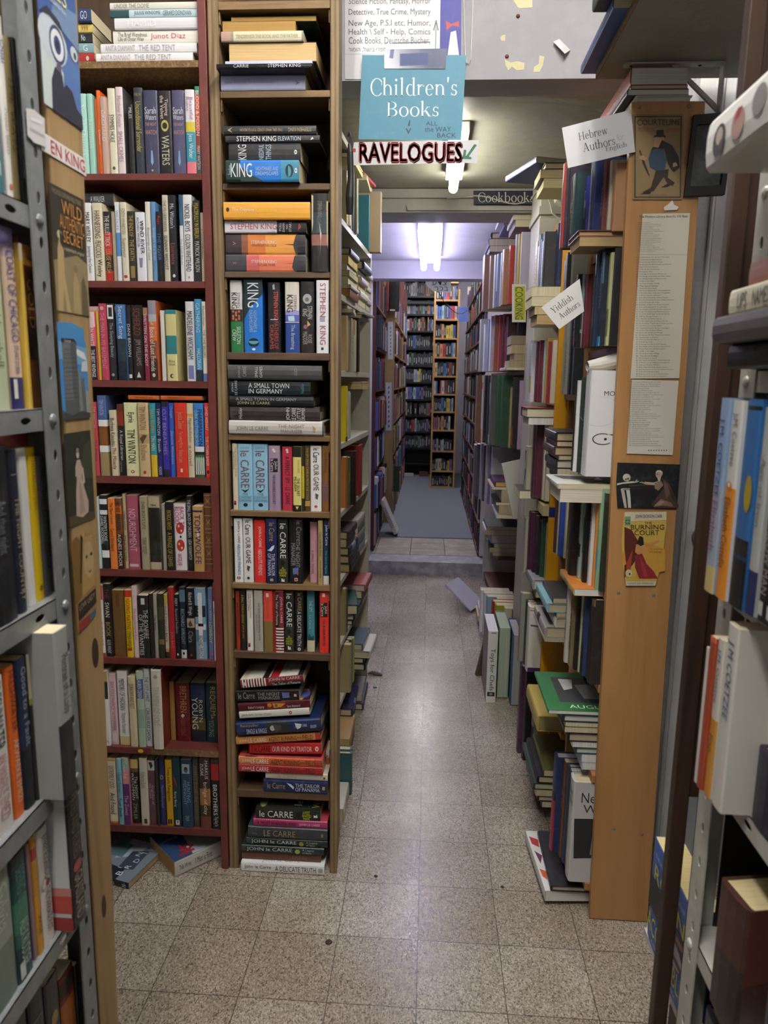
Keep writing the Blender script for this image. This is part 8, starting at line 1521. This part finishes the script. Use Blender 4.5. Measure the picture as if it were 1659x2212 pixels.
rst(3, .891, [
 (.027, .232, .342, '8aa3c6', [('J.M. COETZEE', '2c3f6a', .1, .5, .2, .75), ('Elizabeth', '8a5a7a', .52, .78)], {'b': [('9ba3b4', .45, .86), ('c3b27a', .86, 1)]}),
 (.027, .23, .345, 'd9d9d6', [('J.M. Coetzee', '7a7a7a', .06, .32), ('Elizabeth Costello', '6a3a14', .48, .84)], {'b': [('d98a2c', .43, 1)], 'm': [('d98a2c', disc(.5, .42, .3, .022)), ('e9e6e0', disc(.5, .415, .14, .012))]}),
 (.036, .232, .349, '2f66a3', [], {'b': [('16181c', .66, 1), ('1f3a5c', .74, .76), ('10131a', .03, .05)], 'm': [('b3992c', disc(.75, .44, .25, .09))]}),
 (.02, .225, .353, 'b3b6b3', [('Age of Iron', '7d807d', .2, .6)], {'b': [('26305c', .78, 1)]}),
 (.05, .215, .357, '18181b', [('DISGRACE', 'd0d0d2', .3, .6, .55, .8), ('SLOW MAN', 'b9a9a8', .55, .86, .15, .4)], {'m': [('d3d3d3', [(.1, .9), (.3, .9), (.3, .97), (.1, .97)]), ('d3d3d3', [(.5, .9), (.8, .9), (.8, .97), (.5, .97)])]}),
 (.04, .22, .36, '7a7a78', [], {})])
rst(4, .872, [(.008, .178, .345, 'cfc9c6', [], {}), (.016, .196, .345, 'a34a30', [], {'b': [('d96a4a', 0, .03)]}), (.018, .2, .348, 'd3cfc4', [('J.M. Coetzee', '5a6a9c', .06, .4), ('Foe', '7a5a2c', .6, .72)], {'b': [('c98f3c', .5, 1)]}), (.03, .225, .35, 'd6d3cb', [('J M COETZEE', '4a5a8a', .08, .5)], {}), (.05, .09, .385, '2a2638', [], {'hd': 1})])
q = at(1525, 1885, Y=.80)
book(T((.366, .815, ZQ[5] + .0004)) @ RZ(-80) , .06, .165, .2, '4a2b24', [], {'hd': 1, 'pc': 'd9c898', 'b': [('2a1a1a', .5, 1)], 'front': [('6a3a30', [(0, 0), (1, 0), (1, .4), (0, .6)]), ('1d1416', [(.4, .6), (1, .45), (1, 1), (.3, 1)]), ('a3302c', [(.3, .25), (.6, .2), (.55, .32), (.35, .36)])]}, 'white steel shelving sixth row', 'brown red book with dark burnt looking cover', GR(6))
rst(5, .70, [(.03, .2, .376, '2c3348', [], {'hd': 1}), (.04, .19, .378, '1c1c20', [], {'hd': 1})])
rst(6, .87, [(.04, .19, .39, '20222a', [], {'hd': 1}), (.03, .18, .388, '3a2a26', [], {}), (.05, .2, .39, '17181c', [], {'hd': 1})])
cb = empty('wooden_crate', (.5, 1.05, 0), 'low brown crate with white top behind the dark post', 'crate')
boxo('crate_side', .455, .60, 1.012, 1.16, 0, .405, M_dkw, cb); boxo('lid', .402, .60, .972, 1.17, .4055, .418, M_wht, cb)
book(T((.402, 1.156, .4185)) @ RZ(-90), .18, .188, .045, '1f56a8', [('x', '1f56a8', 0, .01)], {'pc': 'd9c690', 'desc': 'fat blue thriller showing big yellow capitals', 'm': [('17181c', [(0, .36), (1, .36), (1, .66), (0, .66)]), ('b3a9b4', disc(.72, .6, .22, .1)), ('6a2a3a', [(.5, .62), (.95, .6), (.9, .66), (.55, .66)]), ('8a6a54', [(.45, .44), (.95, .4), (.9, .46), (.5, .48)])]}, 'on the white topped crate behind the dark post')
rb_ = [o for o in bpy.data.objects if o.get('label', '').startswith('fat blue thriller')][0]
tb = MB()
for s, c_, b0, b1, a0, a1 in (('ROBIN', 'd9d02c', .2, .35, .04, .98), ('ACCEPTABLE', 'd9d02c', .7, .88, .02, .98), ('THE NUMBER ONE BESTSELLER', 'c9d3e6', .1, .14, .1, .9), ('A NOVEL OF SUSPENSE', 'c9d3e6', .92, .955, .1, .9)):
    put_text(tb, s, (.18 * a0, -.0018, .188 * (1 - b1)), (1, 0, 0), (0, 0, 1), .18 * (a1 - a0), .188 * (b1 - b0), 0 if c_ == 'd9d02c' else 1, False, 3.2)
tb.build('cover_lettering', [ink('d9d02c'), ink('c9d3e6')], rb_)
# ---------------------------------------------------------------- back room
dark = ['17181b', '1e2024', '24262b', '202a34', '2a2426', '1c2430', '33363a', '2b2f2c']
lite = ['c9c6c0', 'b9bcc4', '8fb0c4', '3f6fb0', 'c9b42c', 'b03a34', 'c98a5a', '7d5a8f', 'a9a39a', '5a7f5a', 'd3d0cf', '8a4a3a', 'c3a878', '4a5a9a', 'a3485a']
pal = dark + lite
FB = MB()
rg = random.Random(5)
def fill(x0, x1, yf, z, hmin, hmax, d, pd, axis='y'):
    """far shelves full of paperbacks; axis y: spines face the camera, x+/x-: spines face the aisle"""
    p = x0
    while True:
        t = rg.uniform(.014, .036)
        if p + t > x1: break
        h = rg.uniform(hmin, hmax); c = rg.randrange(len(dark)) if rg.random() < pd else len(dark) + rg.randrange(len(lite)); s = rg.uniform(0, .02)
        if axis == 'y': FB.box(p, p + t - .001, yf + s, yf + d, z + .0006, z + h, c)
        elif axis == 'x+': FB.box(yf - d, yf - s, p, p + t - .001, z + .0006, z + h, c)
        else: FB.box(yf + s - .01, yf + d, p, p + t - .001, z + .0006, z + h, c)
        k = len(dark) + rg.choice([0, 1, 10]) if c < len(dark) else rg.randrange(len(dark))
        za, zb = z + h * rg.uniform(.1, .3), z + h * rg.uniform(.5, .85)
        if axis == 'y': FB.face([(p + t * .35, yf + s - .0006, za), (p + t * .6, yf + s - .0006, za), (p + t * .6, yf + s - .0006, zb), (p + t * .35, yf + s - .0006, zb)], k)
        p += t
        if rg.random() < .03: p += .03
bk = empty('bookcase', (-.3, 9.9, .106), 'tall black bookcase of mass paperbacks at the far end', 'bookcase')
XB0, XB1, YB = -.60, .06, 9.78
for x in (XB0, XB1 - .02): boxo('side_panel', x, x + .02, YB, 10.05, .107, 2.62, M_black, bk)
boxo('back_panel', XB0 + .0201, XB1 - .0201, 10.04, 10.05, .107, 2.62, M_black, bk)
zb_ = [at(890, y, Y=YB).z for y in (602, 639, 678, 714, 752, 789, 825, 862, 897, 932, 967, 1000)]
for z in zb_: boxo('shelf', XB0 + .0202, XB1 - .0202, YB, 10.0398, z - .022, z, M_black, bk)
for i, z in enumerate(zb_):
    if 0 < i < 11: fill(XB0 + .022, XB1 - .022, YB + .008, z, .14, .175, .12, (.62, .62, .3, .45, .85, .78, .7, .65, .75, .75, .9, .9)[i])
for k, (x0, x1) in enumerate(((-.52, -.36), (-.32, -.2), (-.12, .0))):
    tag(boxo('book_bundle', x0, x1, 9.70, 9.775, .1075, .1075 + (.05, .035, .06)[k], cov(('c9c9c6', 'b9b4aa', '5a3a30')[k])), ['pale book lying before the black bookcase, leftmost', 'pale thin book lying before the black bookcase, middle', 'brown book lying before the black bookcase, rightmost'][k], 'book', 'books lying before the black bookcase')
tag(boxo('rolled_poster', -.56, .03, 9.745, 9.775, at(890, 655, Y=9.76).z - .02, at(890, 655, Y=9.76).z + .03, ink('2c3434'), None, .012), 'dark rolled sheet lying across the black bookcase near its top', 'roll')
tn = empty('bookcase', (.165, 8.8, .106), 'narrow light wood bookcase before the black one', 'bookcase')
XT0, XT1, YT = .02, .312, 8.68
for x in (XT0, XT1 - .02): boxo('side_panel', x, x + .02, YT, 8.9, .107, 2.4, M_tan, tn)
boxo('back_panel', XT0 + .0201, XT1 - .0201, 8.89, 8.9, .107, 2.4, M_dark, tn)
zt_ = [at(965, y, Y=YT).z for y in (608, 647, 689, 730, 771, 812, 851, 889, 929, 974, 1017)] + [.125]
for z in zt_: boxo('shelf', XT0 + .0202, XT1 - .0202, YT, 8.8898, z - .018, z, M_tan, tn)
for i, z in enumerate(zt_):
    if i: fill(XT0 + .022, XT1 - .022, YT + .008, z, .11 if i > 8 else .14, .145 if i > 8 else .165, .12, (.3, .2, .15, .3, .4, .6, .35, .5, .45, .5, .6, .9)[i])
# left cases of the back room
lc = empty('bookcase', (-.5, 5.9, .106), 'red brown bookcase just inside the back room on the left', 'bookcase')
boxo('side_panel', -.70, -.398, 5.33, 5.352, .107, 2.5, M_brnz, lc); boxo('back_panel', -.71, -.7005, 5.33, 6.46, .107, 2.5, M_dark, lc)
zl_ = [.14, .42, .72, 1.0, 1.3, 1.6, 1.9]
for z in zl_: boxo('shelf', -.70, -.392, 5.3525, 6.439, z - .018, z, M_brn, lc)
for i, z in enumerate(zl_): fill(5.36, 6.43, -.385 + .02 * (i % 2), z, .17, .24, .16, .55, 'x+')
eb = boxo('end_board', -.69, -.318, 6.44, 6.46, .107, 2.4, M_post, lc)
fsheet('sign', 'long handwritten paper strip, upper one on the tan end board', 838, 695, 849, 776, 'c3c6cf', [('6f7280', [(.4, .1 + .1 * i), (.65, .12 + .1 * i), (.6, .17 + .1 * i), (.42, .15 + .1 * i)]) for i in range(8)], Y=6.4385)
fsheet('sign', 'long handwritten paper strip, lower one on the tan end board', 833, 826, 846, 930, 'b9b9cb', [('5c5f70', [(.4, .06 + .1 * i), (.65, .08 + .1 * i), (.6, .13 + .1 * i), (.42, .11 + .1 * i)]) for i in range(9)], Y=6.4385)
l2 = empty('bookcase', (-.5, 8, .106), 'long bookcase behind the tan end board on the left', 'bookcase')
boxo('back_panel', -.70, -.69, 6.461, 9.6, .107, 2.5, M_dark, l2)
for y in (7.5, 8.5, 9.58): boxo('upright', -.69, -.318, y, y + .02, .107, 2.5, M_brnz, l2)
for z in zl_: boxo('shelf', -.6895, -.32, 6.4605, 9.575, z - .018, z, M_tan, l2)
for i, z in enumerate(zl_):
    for a, b in ((6.47, 7.49), (7.53, 8.49), (8.53, 9.57)): fill(a, b, -.312, z, .17, .24, .16, .4, 'x+')
def bbook(px0, px1, pyt, pyb, Y, d, col, tx, o, desc, lean=0):
    a = at(px0, pyb, Y=Y); b = at(px1, pyb, Y=Y); h = at(px0, pyt, Y=Y).z - a.z
    book(T(a) @ RY(lean), b.x - a.x, h, d, col, tx, o, 'left side of the back room', desc, 'books by the tan end board')
bbook(840, 862, 604, 673, 6.40, .03, '141416', [], {'hd': 1, 'm': [('d3d3d6', [(.1, .93), (.6, .93), (.6, .98), (.1, .98)])]}, 'large black album above the tan end board')
bbook(834, 839, 604, 672, 6.385, .03, '7a2630', [], {'hd': 1}, 'dark red album beside the black album')
bbook(850, 862, 1007, 1062, 6.40, .03, '2a3a2a', [], {'hd': 1}, 'dark green book standing below the tan end board')
a = at(846, 1156, Z=.1065); book(T((a.x + .02, a.y - .05, .12)) @ RY(-24), .035, .30, .2, 'c3bfb9', [('COLLECTED', '6a6a66', .2, .8)], {'hd': 1}, 'floor at left of the back room', 'pale book leaning on the tan end board', 'books by the tan end board')
# right case of the back room
rc = empty('bookcase', (.55, 6.8, .106), 'long pale bookcase with sagging brown shelves on the right of the back room', 'bookcase')
boxo('back_panel', .70, .71, 5.24, 8.45, .107, 2.4, M_dark, rc)
for y in (5.24, 6.3, 7.4, 8.43): boxo('upright', .385, .70, y, y + .02, .107, 2.4, M_wcase, rc)
zr_ = [.13 + .222 * i for i in range(10)]
for z in zr_: boxo('shelf', .372, .6995, 5.2602, 8.4295, z - .018, z, M_brnz, rc)
for i, z in enumerate(zr_):
    for a, b in ((5.27, 6.29), (6.33, 7.39), (7.43, 8.42)): fill(a, b, .385, z, .13, .19, .14, .62, 'x-')
fo = FB.build('paperback_books', [cov(h, .5) for h in pal]); tag(fo, 'rows of small distant paperbacks filling the back room bookcases', 'books', None, 'stuff')
# hanging sign, cable and blue card in the back room
HT1, HT2 = '\u05E6\u05D3\u05E2'[::-1], '\u05D1\u05DB\u05E8'[::-1]
fsheet('sign', 'white hanging sign with green corners and green Hebrew letters', 918, 596, 974, 632, 'dfe3df', [('4fb83a', [(0, 1), (0, .72), (.14, .76), (.2, 1)]), ('4fb83a', [(1, 1), (1, .72), (.9, .8), (.84, 1)])], [(HT1, '2a6a5a', .25, .44, .85, .72), (HT2, '2a6a5a', .35, .1, .9, .36)], Y=5.32, outline=[(.3, .1), (1, 0), (1, 1), (0, 1), (.02, .5)])
fsheet('card', 'square blue card hanging beside the light wood bookcase', 990, 663, 1012, 695, '5a72b8', Y=7.3, cat='card')
pts = [(938, 600), (946, 628), (958, 650), (972, 666), (985, 676), (998, 678), (1010, 670)]
tag(MB().tube([at(x, y, Y=5.4 + .3 * i) for i, (x, y) in enumerate(pts)], .003, 6).build('cable', ink('2c2c30')), 'dark cable sagging across the back room to the blue card', 'cable')
# long loose fittings of the aisle: papers on the side of the cookbook case
# ---------------------------------------------------------------- books past the 300 that show largest become one mass (ranking by visible size)
bpy.context.view_layer.update()
dg_ = bpy.context.evaluated_depsgraph_get()
seen = {}
for gy in range(5, 2212, 13):
    for gx in range(5, 1659, 13):
        d = RMT @ Vector(((gx - 829.5) / F, (gy - 1106.0) / F, 1.0))
        hit, lo, no, fi, ob, mx = SC.ray_cast(dg_, Vector((0, 0, CAMH)), d.normalized())
        if hit:
            while ob.parent: ob = ob.parent
            seen[ob.name] = seen.get(ob.name, 0) + 1
pbk = sorted([o for o in COL.objects if o.parent is None and o.name.startswith('paperback_book') and o.get('category') == 'book'], key=lambda o: -seen.get(o.name, 0))
rest = pbk[296:]
if rest:
    bulk = MB(); bm = []; bi = {}
    def addm(o):
        me = o.data; mw = o.matrix_world; b = len(bulk.v)
        bulk.v += [tuple(mw @ v.co) for v in me.vertices]
        for p in me.polygons:
            m = me.materials[p.material_index]
            if m.name not in bi: bi[m.name] = len(bm); bm.append(m)
            bulk.f.append(tuple(b + i for i in p.vertices)); bulk.m.append(bi[m.name])
    addm(fo)
    for r in rest:
        for c1 in list(r.children):
            for c2 in list(c1.children): addm(c2); bpy.data.objects.remove(c2)
            addm(c1); bpy.data.objects.remove(c1)
        bpy.data.objects.remove(r)
    me_ = bulk.mesh('paperback_books', bm)
    fo.data = me_
    fo['label'] = 'mass of small paperbacks deep in the shelves and in the back room'
bpy.data.scenes.remove(TMP)
# ---------------------------------------------------------------- camera and view
cam = bpy.data.cameras.new('camera'); co = bpy.data.objects.new('camera', cam); COL.objects.link(co)
cam.sensor_fit = 'VERTICAL'; cam.sensor_height = 24.0; cam.lens = 24.0 * F / 2212.0
cam.clip_start = .02; cam.clip_end = 60
rb = Matrix(((1, 0, 0), (0, -1, 0), (0, 0, -1))) @ RM
co.matrix_world = T((0, 0, CAMH)) @ rb.transposed().to_4x4()
cam.dof.use_dof = True; cam.dof.focus_distance = 2.3; cam.dof.aperture_fstop = 4.5
SC.camera = co
w = bpy.data.worlds.new('world'); SC.world = w; w.use_nodes = True
w.node_tree.nodes['Background'].inputs[0].default_value = (.9, .92, 1, 1)
w.node_tree.nodes['Background'].inputs[1].default_value = .05
vs = SC.view_settings
vs.view_transform = 'Standard'; vs.look = 'None'; vs.exposure = 0.45; vs.gamma = 1.0; vs.use_curve_mapping = False
SC.cycles.max_bounces = 5; SC.cycles.diffuse_bounces = 3; SC.cycles.glossy_bounces = 2; SC.cycles.transmission_bounces = 2
SC.cycles.use_adaptive_sampling = True; SC.cycles.adaptive_threshold = .05; SC.cycles.use_light_tree = False; SC.cycles.caustics_reflective = False; SC.cycles.caustics_refractive = False
